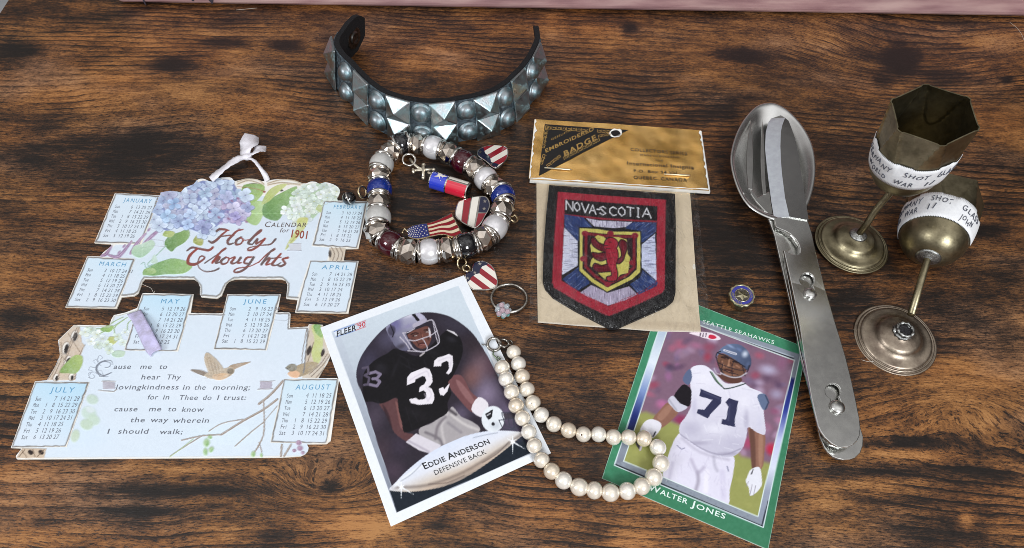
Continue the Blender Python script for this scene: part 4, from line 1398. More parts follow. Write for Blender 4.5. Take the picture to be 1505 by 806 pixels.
    # white blossoms
    wh = sm([(424, 320), (420, 306), (432, 292), (440, 280), (450, 272), (468, 270), (486, 273), (497, 280), (494, 290), (480, 296), (472, 308), (460, 322), (448, 326), (436, 326)], 3)
    c.fill(wh, (176, 200, 164), 2)
    spots = []
    for k in range(500):
        x, y = random.uniform(418, 498), random.uniform(270, 328)
        if inside(np.array([x]), np.array([y]), wh)[0] and all(math.hypot(x - a, (y - b) * 1.3) > 10 for a, b in spots):
            spots.append((x, y))
    for x, y in spots:
        blossom(c, x, y, 9, WHITES[random.randrange(5)], (200, 206, 130))
    leaf(c, zJ((740, 500), (760, 470), (780, 490), (770, 520)), (170, 186, 120), (200, 206, 150))
    # yellow blade behind the year
    c.fill(sm(zK((1020, 70), (1080, 55), (1110, 70), (1080, 150), (1000, 250), (915, 335), (950, 250), (1010, 150)), 3), (196, 196, 96), 2, .75)
    c.line(zK((925, 325), (1000, 220)), 1.2, (150, 160, 80), 1.5, .7)
    # border along the notches
    n1 = ragged([(179, 434.5), (196, 433), (202.5, 429.5), (206.5, 418), (211.5, 408), (285.5, 408), (295, 420.5), (296, 434.5), (318, 436.2), (323.5, 433), (331.5, 417.5), (344, 408.3), (415.5, 408.3), (424.5, 417.5), (422.8, 436.5), (438, 438)], .5, 5)
    c.line(n1, 2.4, (140, 136, 130), 1)
    # ribbon slot
    c.fill(zK((940, 280), (1050, 280), (1052, 336), (958, 336)), (206, 208, 216), .8)
    c.line(zK((935, 336), (1052, 338)), .9, (160, 160, 168), .8); c.line(zK((960, 280), (1050, 278)), .9, (176, 176, 184), .8)
    c.line(zI((330, 455), (400, 460), (410, 495), (335, 492)), .7, (170, 170, 180), .8)
    c.wash(PAPER, .17)
    # script heading
    def script(p, w, c0, c1):
        q = sm(zK(*p), 6, False)
        n = len(q) - 1
        for k in range(n):
            t = k / n
            wk = [w[0] if np.isscalar(w[0]) else 1, 1]
            a = np.interp(k / n, np.linspace(0, 1, len(w)), w); b = np.interp((k + 1) / n, np.linspace(0, 1, len(w)), w)
            c.line([q[k], q[k + 1]], [a, b], np.array(c0) * (1 - t) + np.array(c1) * t, .8)
    R, G = (150, 74, 66), (104, 92, 92)
    S_ = [(((335, 175), (360, 158), (405, 160), (440, 168)), (3, 3.4, 1.8)),                          # H top swash
          (((430, 165), (385, 200), (340, 245), (300, 270), (270, 258)), (1.6, 3, 3.6, 3.6, 2.6)),
          (((350, 225), (420, 212), (480, 210)), (1.6, 2, 1.6)),
          (((560, 160), (510, 172), (470, 210), (430, 255), (440, 285), (480, 275)), (1.4, 2.6, 3.4, 3.8, 3, 1.6)),
          (((545, 225), (505, 250), (500, 285), (540, 280), (560, 245), (535, 228)), (2.6, 3.6, 3.2, 2, 2.2, 2)),
          (((560, 250), (620, 240), (690, 190), (715, 165), (690, 175), (630, 240), (605, 275), (640, 288)), (1.2, 1.4, 2.4, 2.6, 2.4, 3.8, 3.8, 1.6)),
          (((640, 285), (680, 240), (670, 280), (720, 250), (745, 235)), (1.6, 3.2, 3, 1.6, 2.6)),
          (((745, 235), (700, 290), (640, 330), (605, 335), (610, 315), (700, 295), (790, 285), (830, 245), (838, 238)), (3, 3, 3, 3, 1.6, 1.4, 2.2, 3, 2)),
          (((85, 340), (130, 312), (200, 325), (270, 335), (305, 310)), (2, 3.2, 3, 3.4, 3)),          # T swash
          (((175, 320), (110, 380), (95, 440), (150, 455), (215, 420), (235, 395), (205, 385), (180, 420), (185, 480), (240, 515), (310, 510), (355, 490)), (2.6, 4, 4.6, 4, 2.6, 2, 1.8, 1.8, 1.4, 1.6, 2, 2.6)),
          (((235, 445), (330, 380), (400, 330), (410, 320), (370, 350), (300, 440)), (2, 1.6, 2.6, 2.6, 2.6, 3.6)),
          (((300, 440), (350, 395), (362, 400), (330, 440), (370, 435)), (1.4, 2.6, 3.4, 3.6, 1.6)),
          (((415, 395), (375, 425), (385, 452), (425, 440), (440, 405), (415, 396)), (2.6, 3.6, 3, 2, 2, 2)),
          (((440, 410), (490, 395), (460, 440), (490, 445), (540, 405)), (1.2, 2.8, 3.6, 2, 1.4)),
          (((540, 398), (515, 440), (545, 440)), (3.6, 3.4, 1.6)),
          (((640, 392), (590, 400), (570, 440), (610, 445), (650, 395)), (2, 3, 3.4, 2, 3)),
          (((650, 395), (590, 480), (530, 518), (485, 518), (510, 490), (620, 470), (700, 430)), (3.4, 3.4, 3, 2.4, 1.8, 1.4, 1.4)),
          (((690, 440), (760, 370), (815, 335), (825, 325), (790, 350), (715, 455)), (1.6, 1.8, 2.6, 2.4, 2.6, 3.6)),
          (((715, 455), (770, 405), (785, 410), (755, 455), (790, 450)), (1.4, 2.6, 3.4, 3.2, 1.4)),
          (((880, 365), (830, 420), (805, 455), (840, 462), (880, 440)), (2.6, 3.4, 3.6, 2, 1.2)), (((800, 405), (880, 395)), (1.8, 1.8)),
          (((940, 398), (895, 410), (905, 430), (915, 450), (880, 470), (850, 462)), (3, 2.6, 3, 3.4, 3, 2))]
    for k, (p, w) in enumerate(S_):
        script(p, w, R if k % 2 else G, G if k % 2 else R)
    c.noise(4, 3, 21)


def build_upper():
    global UP_OUT
    UP_OUT = ([TABS['JANUARY'][0], TABS['JANUARY'][1]] + sm([(236, 283.4), (249.2, 281), (259, 281.5), (266, 282.5), (271.5, 276), (284, 271.5), (289, 265.5), (294.8, 263), (301, 263.6), (311, 267.4), (320, 262.5), (332.4, 260.7),
              (340.7, 261.9), (345.4, 266.6), (360.7, 262.8), (377, 263.7), (385.4, 266.6), (393.7, 265.4), (412.5, 263.5), (431.4, 264.9), (443, 269), (450, 270), (456, 267.3), (464, 267.6), (470, 270.5), (478, 268), (490, 271.3), (497.5, 276.2), (499.7, 283), (495, 292)], 2, False)
              + [(497, 295.2), TABS['FEBRUARY'][1], TABS['FEBRUARY'][2], (508, 366), (505, 383.4), TABS['APRIL'][1], TABS['APRIL'][2], TABS['APRIL'][3], (437.5, 441), (420.7, 438.9), (422.6, 419), (419.5, 412.8), (414, 410.7),
                 (345, 410.7), (336.5, 413.5), (332.5, 418), (325.8, 434.5), (319, 438.9), (296, 437), (293.8, 433), (294, 422), (291, 415), (285, 410.6), (213, 410), (209.5, 414), (203.5, 431), (197.3, 435.2), (179, 437), TABS['MARCH'][2], TABS['MARCH'][3], TABS['MARCH'][0],
                 (147, 377.3), (152, 371), (163.8, 362), (163.5, 359), TABS['JANUARY'][3]])
    o = panel('calendar_piece', UP_OUT, 0.06, 0.055, 0.034, paint_upper, cal_mat, None, 0, relief=emboss, edge=(226, 216, 198))
    tag(o, 'die-cut calendar piece with blue hydrangeas, script heading Holy Thoughts and white ribbon loop', 'calendar', 'pieces of the old calendar')
    for m in ('JANUARY', 'FEBRUARY', 'MARCH', 'APRIL'):
        month_print(m, 0.06, o)
    t = Lettering(0.06)
    a, b = zK((735, 138), (1092, 138)); t.add('CALENDAR', a, b, (2.5, -8.0), 0.0, .06, .8)
    a, b = zK((866, 184), (945, 182)); t.add('for', a, b, (2.0, -6.0), 0, .06)
    t.build(mat('brown_grey_ink', (104, 92, 90), .5), o)
    t = Lettering(0.06)
    a, b = zK((950, 222), (1112, 240)); t.add('1901', a, b, (2.2, -11.0), 0.016, .03)
    t.build(mat('brick_ink', (150, 78, 66), .5), o)
    # hanging ribbon with its knot
    rib = mat('white_silk_ribbon', (236, 232, 238), .42, noise=.12, nscale=3, bump=.3, bscale=14, sheen=.3)

    def strip(name, pts, wid, nrm_tw=0.0):
        p = np.array([P(x, y, z) for x, y, z in pts])
        n = 40
        t_ = np.linspace(0, len(p) - 1, n)
        q = np.stack([np.interp(t_, range(len(p)), p[:, k]) for k in range(3)], 1)
        for _ in range(6): q[1:-1] = (q[:-2] + 2 * q[1:-1] + q[2:]) / 4
        ww = np.interp(t_, range(len(wid)), wid)
        V = []
        for i in range(n):
            a = q[min(i + 1, n - 1)] - q[max(i - 1, 0)]; a /= np.linalg.norm(a)
            tw = nrm_tw * math.sin(i / n * 5)
            side = np.cross(a, [0, 0, 1]); side /= np.linalg.norm(side)
            side = side * math.cos(tw) + np.array([0, 0, 1]) * math.sin(tw)
            nn = np.cross(side, a)
            for s_ in (-1, -.33, .33, 1):
                V.append(q[i] + side * s_ * ww[i] + nn * (0.05 * (1 - s_ * s_) + .012 * math.sin(i * 1.3 + s_ * 4)))
        F = []
        for i in range(n - 1):
            for k in range(3):
                a = i * 4 + k; F.append([a, a + 1, a + 5, a + 4])
        ob = mesh_obj(name, V, F, rib, o, True, origin=p.mean(0))
        s_ = ob.modifiers.new('thick', 'SOLIDIFY'); s_.thickness = 0.015; s_.offset = 0
        return ob
    strip('ribbon_strand', [(310, 264, .1), (322, 253, .28), (340, 239, .45), (352, 232.5, .5), (362, 231.5, .42)], [.2, .42, .3, .16, .08], .5)
    strip('ribbon_strand', [(363, 231.5, .45), (374, 236, .55), (384, 249, .5), (390, 258, .3), (393, 266, .08)], [.07, .1, .1, .13, .15], .4)
    strip('ribbon_bow', [(362, 231, .4), (361, 222, .5), (366, 211, .55), (370, 199, .35)], [.1, .40, .46, .34], .5)
    strip('ribbon_bow', [(364, 230, .4), (374, 225, .55), (382, 219, .5), (390, 216, .3)], [.1, .34, .34, .06], .6)
    v, f = sphere(.2, 14, 10, 1.2, .9, .8)
    mesh_obj('ribbon_knot', v + P(363, 231, .42), f, rib, o, True, origin=P(363, 231, .42))


build_upper()

LOW_OUT = None


def paint_lower(c):
    c.fill(LOW_OUT, (242, 238, 230), .5)
    body = [(108, 480), (161, 481), (169, 466), (184, 462), (207, 455), (282, 463), (331, 463.3), (406, 462), (424.5, 462), (423.5, 484), (451, 483), (474, 480), (480, 560), (452, 670), (25, 673), (33, 660), (52, 562), (88, 500)]
    c.fill(body, PAPER, 1.5)
    for x, y, rx, ry, col in [(300, 560, 160, 60, (226, 233, 242)), (120, 640, 70, 40, (212, 228, 242)), (420, 620, 60, 40, (214, 230, 240)), (330, 640, 90, 30, (218, 234, 242))]:
        c.blob(x, y, rx, ry, 0, col, .8, 1)
    # trellis at the left
    tr = zL((258, 240), (328, 172), (350, 178), (360, 250), (372, 262), (345, 330), (330, 416), (206, 416), (262, 320))
    c.fill(tr, (206, 186, 164), 1)
    for x, y, rx, ry, a in [(289, 275, 4.2, 9, .25), (328, 222, 4.2, 8, .3), (298, 330, 4.6, 7, .5), (246, 404, 3.2, 5, .3), (314, 402, 3.2, 4.8, .2)]:
        (X, Y), = zL((x, y))
        c.blob(X, Y, rx + 2.2, ry + 2.2, a, (110, 88, 70), .9, .25); c.blob(X, Y, rx + 1.6, ry + 1.6, a, (240, 232, 220), 1, .3); c.blob(X + 1.0, Y + 1.0, rx - .6, ry - .4, a, (26, 20, 17), 1, .3)
    for p in [((258, 244), (262, 300), (240, 370), (210, 412)), ((268, 250), (272, 310), (250, 370), (228, 412)), ((350, 180), (318, 250), (300, 300), (262, 380), (252, 414)), ((340, 180), (306, 260), (285, 330)),
              ((372, 262), (345, 320), (330, 410)), ((300, 210), (330, 260), (350, 290)), ((270, 310), (310, 350), (330, 380))]:
        c.line(sm(zL(*p), 3, False), .9, (112, 90, 72), .8, .85)
    leaf(c, zL((262, 380), (290, 340), (330, 306), (362, 312), (360, 350), (335, 385), (300, 385)), (118, 150, 74), (170, 190, 110))
    leaf(c, zL((362, 400), (340, 310), (368, 305), (358, 360)), (130, 160, 90), (160, 186, 110)) if False else None
    # white blossom spray top left
    for p in [((400, 230), (480, 190), (560, 140)), ((450, 200), (500, 160), (540, 140)), ((520, 240), (500, 190), (545, 150)), ((560, 210), (560, 170), (580, 150)), ((380, 185), (440, 190), (500, 160))]:
        c.line(sm(zL(*p), 3, False), 1.3, (138, 166, 96), 1, .9)
    leaf(c, zL((440, 195), (470, 178), (500, 180), (480, 205)), (120, 160, 80), (160, 190, 110))
    leaf(c, zL((470, 250), (480, 225), (520, 230), (500, 258)), (170, 180, 96), (206, 206, 130))
    leaf(c, zL((490, 300), (510, 285), (548, 290), (540, 312), (505, 315)), (170, 198, 170), (196, 216, 190))
    for x, y, r in [(375, 205, 9), (400, 195, 8), (425, 215, 9), (450, 235, 9), (430, 260, 8), (470, 260, 8), (400, 245, 8), (515, 225, 8), (550, 205, 7), (480, 285, 7), (540, 250, 7)]:
        (X, Y), = zL((x, y)); blossom(c, X, Y, r, WHITES[random.randrange(5)], (206, 200, 120))
    # pale leaf right of July
    for x, y, rx, ry, col in [(405, 500, 11, 9, (196, 216, 196)), (390, 560, 14, 12, (204, 224, 208)), (410, 590, 12, 10, (200, 220, 200)), (380, 610, 12, 10, (196, 216, 190)), (330, 660, 8, 12, (200, 216, 190)), (395, 545, 8, 6, (222, 232, 232))]:
        (X, Y), = zL((x, y)); c.blob(X, Y, rx, ry, .3, col, .9, .5); c.blob(X, Y, rx * .95, ry * .95, .3, np.array(col) - 16, .35, .3)
    # trunk at the right with its bird
    tk = zM((640, 172), (702, 172), (738, 300), (700, 372), (680, 408), (610, 408), (625, 300))
    c.fill(tk, (206, 190, 170), 1)
    c.fill(sm(zM((650, 176), (690, 174), (702, 240), (690, 330), (664, 340), (650, 290), (664, 240)), 3), (196, 202, 130), 2)
    leaf(c, zM((660, 174), (690, 174), (700, 230), (670, 210)), (110, 156, 84), (150, 180, 100))
    for x, y, rx, ry in [(640, 285, 3.4, 9), (700, 295, 3, 7)]:
        c.blob(*zM((x, y))[0], rx, ry, .3, (44, 34, 30), 1, .35)
    for p in [((630, 190), (612, 290), (608, 340)), ((640, 200), (625, 290), (620, 340)), ((735, 300), (700, 350), (650, 400)), ((720, 300), (690, 345), (640, 390)), ((735, 330), (700, 372), (670, 405)), ((660, 250), (640, 320), (625, 350))]:
        c.line(sm(zM(*p), 3, False), 1.1, (112, 92, 76), .8, .9)
    # branches bottom right
    br = (140, 120, 106)
    for p, w in [(((500, 500), (440, 545), (350, 595), (255, 655)), 3.0), (((525, 420), (470, 480), (420, 520)), 3.4), (((350, 588), (260, 605), (200, 640)), 1.4), (((255, 655), (170, 660), (80, 680)), 2.0),
                 (((440, 510), (442, 640), (420, 700), (395, 740)), 2.0), (((442, 600), (390, 640), (316, 705)), 1.5), (((500, 530), (440, 600)), 1.0), (((170, 660), (90, 710), (30, 750)), 1.6), (((420, 690), (432, 730)), 1.6), (((520, 700), (516, 750)), 3), (((560, 700), (530, 750)), 3)]:
        c.line(sm(zM(*p), 4, False), w, br, .9, .95)
        c.line(sm([(x - .5, y - .6) for x, y in zM(*p)], 4, False), w * .35, (196, 184, 172), .8, .7)
    for x, y, rx, ry, a in [(190, 690, 7, 9, .2), (185, 730, 5, 8, 0), (210, 720, 5, 7, .6), (395, 740, 5, 7, .3), (430, 745, 3, 5, 0), (205, 665, 5, 4, 0)]:
        c.blob(*zM((x, y))[0], rx, ry, a, (148, 184, 110), .8, .7); c.blob(*zM((x + 4, y + 4))[0], rx * .4, ry * .7, a, (110, 160, 80), .6, .8)
    c.line(sm(zM((30, 752), (80, 715), (130, 675)), 3, False), 1.6, (168, 190, 140), 1, .8)
    for x, y, r in [(595, 690, 6), (600, 715, 6), (575, 725, 4), (612, 735, 4)]:
        c.blob(*zM((x, y))[0], r, r * .9, 0, (146, 104, 130), .85, .6); c.blob(*zM((x - 3, y - 3))[0], r * .5, r * .5, 0, (190, 156, 180), .7, .8)
    # birds
    tan, dk = (190, 172, 148), (146, 130, 116)
    c.fill(sm(zM((210, 395), (180, 330), (190, 293), (225, 315), (252, 345), (262, 370)), 3), (188, 168, 142), .9)
    for k in range(5):
        c.line(zM((222 + k * 6, 390), (192 + k * 11, 305 + k * 9)), .7, dk, .7, .7)
    c.fill(sm(zM((285, 360), (310, 345), (384, 335), (350, 352), (300, 372)), 3), (170, 146, 122), .9)
    c.fill(sm(zM((118, 370), (170, 372), (200, 390), (190, 400), (150, 388)), 3), (132, 116, 102), .9)
    c.fill(sm(zM((180, 392), (220, 375), (262, 365), (300, 358), (314, 375), (296, 396), (262, 412), (225, 412), (195, 405)), 3), tan, .9)
    c.fill(sm(zM((215, 395), (260, 385), (290, 392), (262, 413), (228, 413)), 3), (214, 178, 140), 1.6)
    rb = np.random.default_rng(3)
    for k in range(26):
        X, Y = rb.uniform(195, 300), rb.uniform(368, 408)
        c.line(zM((X, Y), (X - rb.uniform(8, 18), Y + rb.uniform(-3, 5))), .8, dk if k % 2 else (214, 198, 176), .9, .5)
    for k in range(9):
        c.line(zM((205 + k * 6, 392 - k), (183 + k * 8, 318 + k * 4)), .7, (150, 132, 112) if k % 2 else (216, 202, 182), .8, .7)
    c.blob(*zM((295, 376))[0], 6.4, 5.4, 0, (124, 110, 92), 1, .4); c.blob(*zM((286, 382))[0], 1, 1, 0, (50, 40, 40), 1, .6)
    c.fill(sm(zM((560, 372), (590, 350), (640, 336), (680, 340), (670, 360), (640, 385), (600, 402), (570, 400)), 3), (170, 150, 118), .9)
    c.fill(sm(zM((545, 385), (575, 372), (600, 385), (590, 405), (562, 402)), 3), (226, 180, 142), 1.4)
    c.fill(sm(zM((537, 362), (560, 344), (582, 348), (586, 368), (560, 378)), 3), (130, 122, 104), .9)
    c.line(zM((537, 362), (548, 366)), 1.2, (60, 54, 50), .7); c.blob(*zM((556, 360))[0], .8, .8, 0, (40, 36, 36), 1, .6)
    for p in [((600, 395), (650, 372), (680, 350)), ((610, 375), (650, 352))]:
        c.line(sm(zM(*p), 3, False), 1, dk, .8, .7)
    # notches and slots
    n1 = ragged([(110, 480.4), (161, 481), (168.4, 465.6), (184, 462.2), (202, 456)], .4, 6)
    c.line(n1, 1.2, (186, 190, 180), 1)
    c.line(ragged([(278, 462.6), (330, 463.2)], .5, 6), 2.0, BORD, .9); c.line(ragged([(405, 461.6), (424.6, 461.6), (423.6, 484.2), (452, 482.8), (450, 520), (446, 548)], .5, 6), 2.0, BORD, .9)
    c.fill(zL((450, 420), (505, 425), (505, 455), (452, 455)), (178, 172, 182), .8)
    c.line(zL((432, 460), (500, 466), (512, 456)), 1.4, (150, 140, 132), .8); c.line(zL((446, 420), (508, 420)), 1, (160, 150, 142), .8)
    c.fill(zM((425, 422), (478, 422), (476, 452), (424, 453)), (178, 170, 184), .8)
    c.line(zM((415, 456), (480, 454)), 1.2, (150, 142, 140), .8); c.line(zM((424, 421), (490, 420)), 1, (170, 160, 160), .8)
    c.line(zM((480, 152), (535, 156), (548, 150)), .8, (170, 176, 184), .8)
    c.wash(PAPER, .17, seed=13)
    # illuminated C
    ig = (122, 128, 140)
    c.line(sm(zN((200, 692), (232, 690), (242, 660), (215, 645), (165, 650), (128, 690), (140, 740), (190, 762), (250, 738)), 5, False), [1, 1, 1.2, 1.6, 2.2, 2.4, 2, 1.4], ig, .7)
    c.line(sm(zN((262, 672), (250, 640), (200, 634), (140, 662), (118, 712), (150, 765), (220, 775)), 5, False), .8, ig, .7)
    for p in [((160, 680), (130, 640), (150, 595), (175, 610), (160, 628)), ((110, 665), (100, 640), (130, 628), (140, 650)), ((120, 700), (70, 690), (60, 720), (85, 722)), ((130, 750), (90, 735), (60, 770), (90, 790), (110, 770), (95, 755)),
              ((150, 770), (180, 770), (170, 730), (140, 720)), ((90, 730), (60, 745), (62, 785))]:
        c.line(sm(zN(*p), 5, False), .7, (150, 156, 168), .7)
    # tabs
    c.fill(zO((75, 700), (195, 705), (185, 750), (45, 752)), (206, 186, 164), 1)
    for x in (118, 170):
        c.blob(*zO((x, 722))[0], 5, 4, .6, (40, 30, 28), 1, .35)
    for p in [((90, 708), (60, 745)), ((130, 708), (140, 745)), ((150, 745), (185, 708)), ((75, 712), (100, 745))]:
        c.line(zO(*p), 1, (112, 90, 72), .8)
    c.noise(4, 3, 22)


def build_lower():
    global LOW_OUT
    LOW_OUT = [TABS['JULY'][0], (68.7, 559), (80, 541), (88, 523), (85.4, 500.4), (108.8, 477.8), (160.8, 478.8), (163.5, 470), (167.5, 463.5), (184, 459.8), (201.7, 453), TABS['MAY'][0], (212, 431), TABS['MAY'][1], (280.2, 460.2), (327.7, 461),
               TABS['JUNE'][0], TABS['JUNE'][1], (407.5, 459.4), (425, 459.4), (427, 461.5), (425.9, 482), (452.7, 480.3), (454, 477), (474.4, 477.6), (480, 495), (487, 520), (481, 534), (474.4, 544), (467.7, 556), (495, 556), (498, 558.5), (486, 648), (479.5, 652.8), (451, 653.2), (453.5, 658), (452.4, 663), (448, 668), (441, 671),
               (414, 672.8), (25, 675.4), (23, 671), (31.8, 659.3), TABS['JULY'][3]]
    o = panel('calendar_piece', LOW_OUT, 0.06, 0.055, 0.034, paint_lower, cal_mat, None, 0, relief=emboss, edge=(230, 224, 210))
    tag(o, 'die-cut calendar piece with printed verse, flying bird and lilac ribbon over May', 'calendar', 'pieces of the old calendar')
    for m in ('MAY', 'JUNE', 'JULY', 'AUGUST'):
        month_print(m, 0.06, o)
    t = Lettering(0.06)
    sl = (2.4, -7.2)
    L = lambda s, a, b, **k: t.add(s, a, b, sl, 0.0, .05, **k)
    A = zL
    for s, (x0, x1, y) in {'ause': (496, 573, 366), 'me': (612, 664, 366), 'to': (697, 732, 366), 'hear': (616, 700, 412), 'Thy': (728, 790, 412)}.items():
        L(s, *A((x0, y), (x1, y)))
    for s, x0, x1, y in [('lovingkindness', 505, 783, 456), ('for', 645, 690, 500), ('in', 712, 742, 500), ('cause', 498, 602, 552), ('me', 650, 706, 552), ('to', 735, 772, 552), ('the', 570, 634, 600), ('way', 658, 735, 600), ('I', 466, 480, 650), ('should', 515, 650, 650), ('walk;', 698, 800, 652)]:
        L(s, *A((x0, y), (x1, y)))
    for s, x0, x1, y in [('in', 82, 116, 457), ('the', 134, 184, 457), ('morning;', 215, 380, 457), ('Thee', 66, 150, 502), ('do', 170, 210, 502), ('I', 232, 243, 502), ('trust:', 262, 362, 502), ('know', 78, 174, 554), ('wherein', 40, 200, 602)]:
        L(s, *zM((x0, y), (x1, y)))
    t.build(ink_slate, o)
    # lilac ribbon end
    rb = mat('lilac_silk_ribbon', (196, 190, 226), .4, color2=(172, 166, 190), nscale=2.5, bump=.45, bscale=9, sheen=.3)
    Lh = zN((385, 245), (425, 300), (470, 400), (510, 490), (545, 560), (585, 602))
    Rh = zN((500, 203), (525, 250), (575, 340), (625, 440), (680, 538), (604, 560))
    V, F = [], []
    n = 30
    for i in range(n):
        t_ = i / (n - 1) * (len(Lh) - 1); k = min(int(t_), len(Lh) - 2); f_ = t_ - k
        l = np.array(Lh[k]) * (1 - f_) + np.array(Lh[k + 1]) * f_; r = np.array(Rh[k]) * (1 - f_) + np.array(Rh[k + 1]) * f_
        for j in range(7):
            s_ = j / 6
            zz = .10 + .22 * math.sin(PI * min(i / (n - 1) * 1.05, 1)) * (.35 + .65 * s_) + .035 * math.sin(i * .9 + j * 1.1) * math.sin(PI * s_)
            p = l * (1 - s_) + r * s_
            V.append(P(p[0], p[1], zz))
    for i in range(n - 1):
        for j in range(6):
            a = i * 7 + j; F.append([a, a + 1, a + 8, a + 7])
    ob = mesh_obj('ribbon_end', V, F, rb, o, True, origin=np.mean(V, 0))
    s_ = ob.modifiers.new('thick', 'SOLIDIFY'); s_.thickness = .015; s_.offset = 0


build_lower()
# ------------------------------------------------------------------ cloth badge and its packet
zP = Z(760, 160, 2.37); zB = Z(820, 270, 4.0294); zT = Z(770, 165, 5.375)
BADGE = zP((112, 266), (550, 296), (553, 400), (552, 640), (545, 668), (520, 688), (420, 732), (345, 765), (322, 764), (300, 752), (200, 700), (125, 655), (98, 625), (90, 600), (93, 480), (103, 350))
thread_mat = mat_print('embroidered_thread', 0.75, 0.25, 0.12, 30, 0.5, 60)


def stitch(cv):
    """relief of the thread: ridges along the stitching direction"""
    return 0.012 * np.sin(cv.x * 2.6 + 1.5 * vnoise(cv.x / 9, cv.y / 9, 3)) * cv.h + cv.h * 0.05 + 0.010 * (vnoise(cv.x / 1.2, cv.y / 1.2, 9) - .5)


def paint_badge(c):
    c.noise(2.2, 8, 31)
    c.h = np.zeros(len(c.x))

    def raise_(poly, soft=2.0, v=1.0):
        i, a = c.mask(poly, soft)
        c.h[i] = np.maximum(c.h[i], a * v)
    red, dk = (164, 40, 58), (22, 20, 24)
    bord = zB((2, 52), (20, 58), (320, 84), (634, 96), (634, 250), (626, 640), (612, 660), (470, 722), (300, 786), (280, 778), (120, 690), (0, 632), (-36, 612), (-22, 300))
    bord = zP((142, 290), (300, 303), (518, 318), (516, 420), (514, 628), (505, 642), (420, 682), (322, 722), (310, 720), (210, 672), (128, 624), (122, 606), (128, 470))
    inn = zP((166, 318), (300, 328), (488, 342), (486, 420), (484, 606), (440, 634), (318, 690), (220, 642), (154, 600), (160, 460))
    c.fill(bord, red, 1.4); raise_(bord)
    c.fill(inn, dk, 1.4)
    # red line under the name
    c.line(zP((164, 372), (300, 386), (486, 396)), 3.0, (140, 34, 52), 1.2)
    # four fields: white above, left, right and below, blue arms of the saltire between them
    wht, blu = (206, 203, 222), (44, 64, 118)
    nw = zB((36, 186), (150, 205), (205, 262), (130, 262), (122, 350), (40, 262))
    ne = zB((410, 250), (450, 232), (582, 235), (580, 288), (505, 352), (490, 352), (488, 285), (400, 270))
    sw = zB((26, 570), (120, 500), (180, 562), (186, 596), (120, 638), (70, 610))
    se = zB((500, 516), (590, 590), (582, 612), (478, 660), (424, 600), (486, 560))
    up = zB((165, 208), (240, 222), (440, 232), (400, 262), (330, 268), (215, 258))
    lf = zB((36, 262), (116, 345), (116, 490), (26, 545), (22, 530))
    rt = zB((574, 300), (494, 366), (494, 500), (580, 578), (584, 570))
    dn = zB((196, 604), (296, 650), (420, 612), (470, 660), (400, 694), (296, 726), (180, 676), (130, 650))
    for q, col in [(nw, blu), (ne, blu), (sw, blu), (se, blu), (up, wht), (lf, (212, 214, 232)), (rt, (206, 212, 236)), (dn, (178, 168, 192))]:
        c.fill(q, col, 1.2); raise_(q)
    # single threads
    for q, dirn, col in [(up, (0, 1), (120, 112, 140)), (dn, (0, 1), (118, 106, 132)), (lf, (1, .04), (120, 122, 150)), (rt, (1, .04), (120, 122, 156)), (nw, (.7, .7), (34, 46, 84)), (ne, (.8, -.6), (34, 46, 84)), (sw, (.8, -.6), (34, 46, 84)), (se, (.7, .7), (34, 46, 84))]:
        xs = [p[0] for p in q]; ys = [p[1] for p in q]
        c.set_clip(q, 1.0)
        for k in range(80):
            x, y = random.uniform(min(xs), max(xs)), random.uniform(min(ys), max(ys))
            L = random.uniform(4, 11)
            c.line([(x, y), (x + dirn[0] * L, y + dirn[1] * L)], .8, col if k % 3 else (np.array(col) + 110), .7, .7)
        c.set_clip(None)
    # diagonal threads of the border
    c.set_clip(bord, 1.0)
    keep_ = c.clip.copy(); i_, a_ = c.mask(inn, 1.0); keep_[i_] *= 1 - a_; c.clip = keep_
    for k in range(1100):
        x, y = random.uniform(805, 985), random.uniform(280, 468)
        if keep_[np.argmin((c.x - x) ** 2 + (c.y - y) ** 2)] > .5:
            c.line([(x, y), (x + random.uniform(3, 5), y - random.uniform(1, 2.4))], .8, [(122, 24, 42), (196, 60, 80), (176, 46, 66)][k % 3], .7, .75)
    c.set_clip(None)
    # ragged stitched ends
    for q in (bord, inn):
        for k in range(len(q)):
            a, b = np.array(q[k]), np.array(q[(k + 1) % len(q)])
            m = int(np.linalg.norm(b - a) / 2.2)
            for j in range(m):
                p = a + (b - a) * (j + .5) / max(m, 1) + np.random.default_rng(j + k * 50).uniform(-.8, .8, 2)
                c.blob(p[0], p[1], 1.4, 1.0, j, (120, 28, 44) if j % 2 else (186, 58, 74), .6, .9)
    # inner shield
    sh = zB((128, 268), (240, 274), (320, 288), (486, 290), (488, 420), (486, 528), (440, 570), (290, 644), (200, 588), (128, 520))
    shi = zB((146, 288), (320, 306), (468, 308), (466, 512), (420, 556), (292, 620), (210, 570), (144, 508))
    yel, mar, blk = (206, 196, 104), (122, 26, 42), (40, 22, 26)
    c.fill([(x + (x - 896.3) * .035, y + (y - 379) * .035) for x, y in sh], (26, 26, 30), 1.2)
    c.fill(sh, yel, 1.0); raise_(sh)
    c.fill(shi, blk, 1.0)
    tres = zB((166, 300), (310, 318), (450, 318), (450, 500), (400, 548), (292, 600), (220, 552), (164, 496))
    c.line(tres + [tres[0]], 4.2, mar, 1.2)
    V_ = Z(816, 279, 4.217)
    fy = V_((232, 305), (262, 285), (300, 296), (318, 312), (345, 296), (390, 298), (440, 312), (448, 350), (446, 400), (464, 425), (458, 470), (450, 520), (404, 530), (372, 566), (330, 572), (290, 545), (250, 505), (215, 475), (222, 440), (236, 420), (222, 398), (216, 350))
    c.fill(fy, yel, 1.0); raise_(fy)
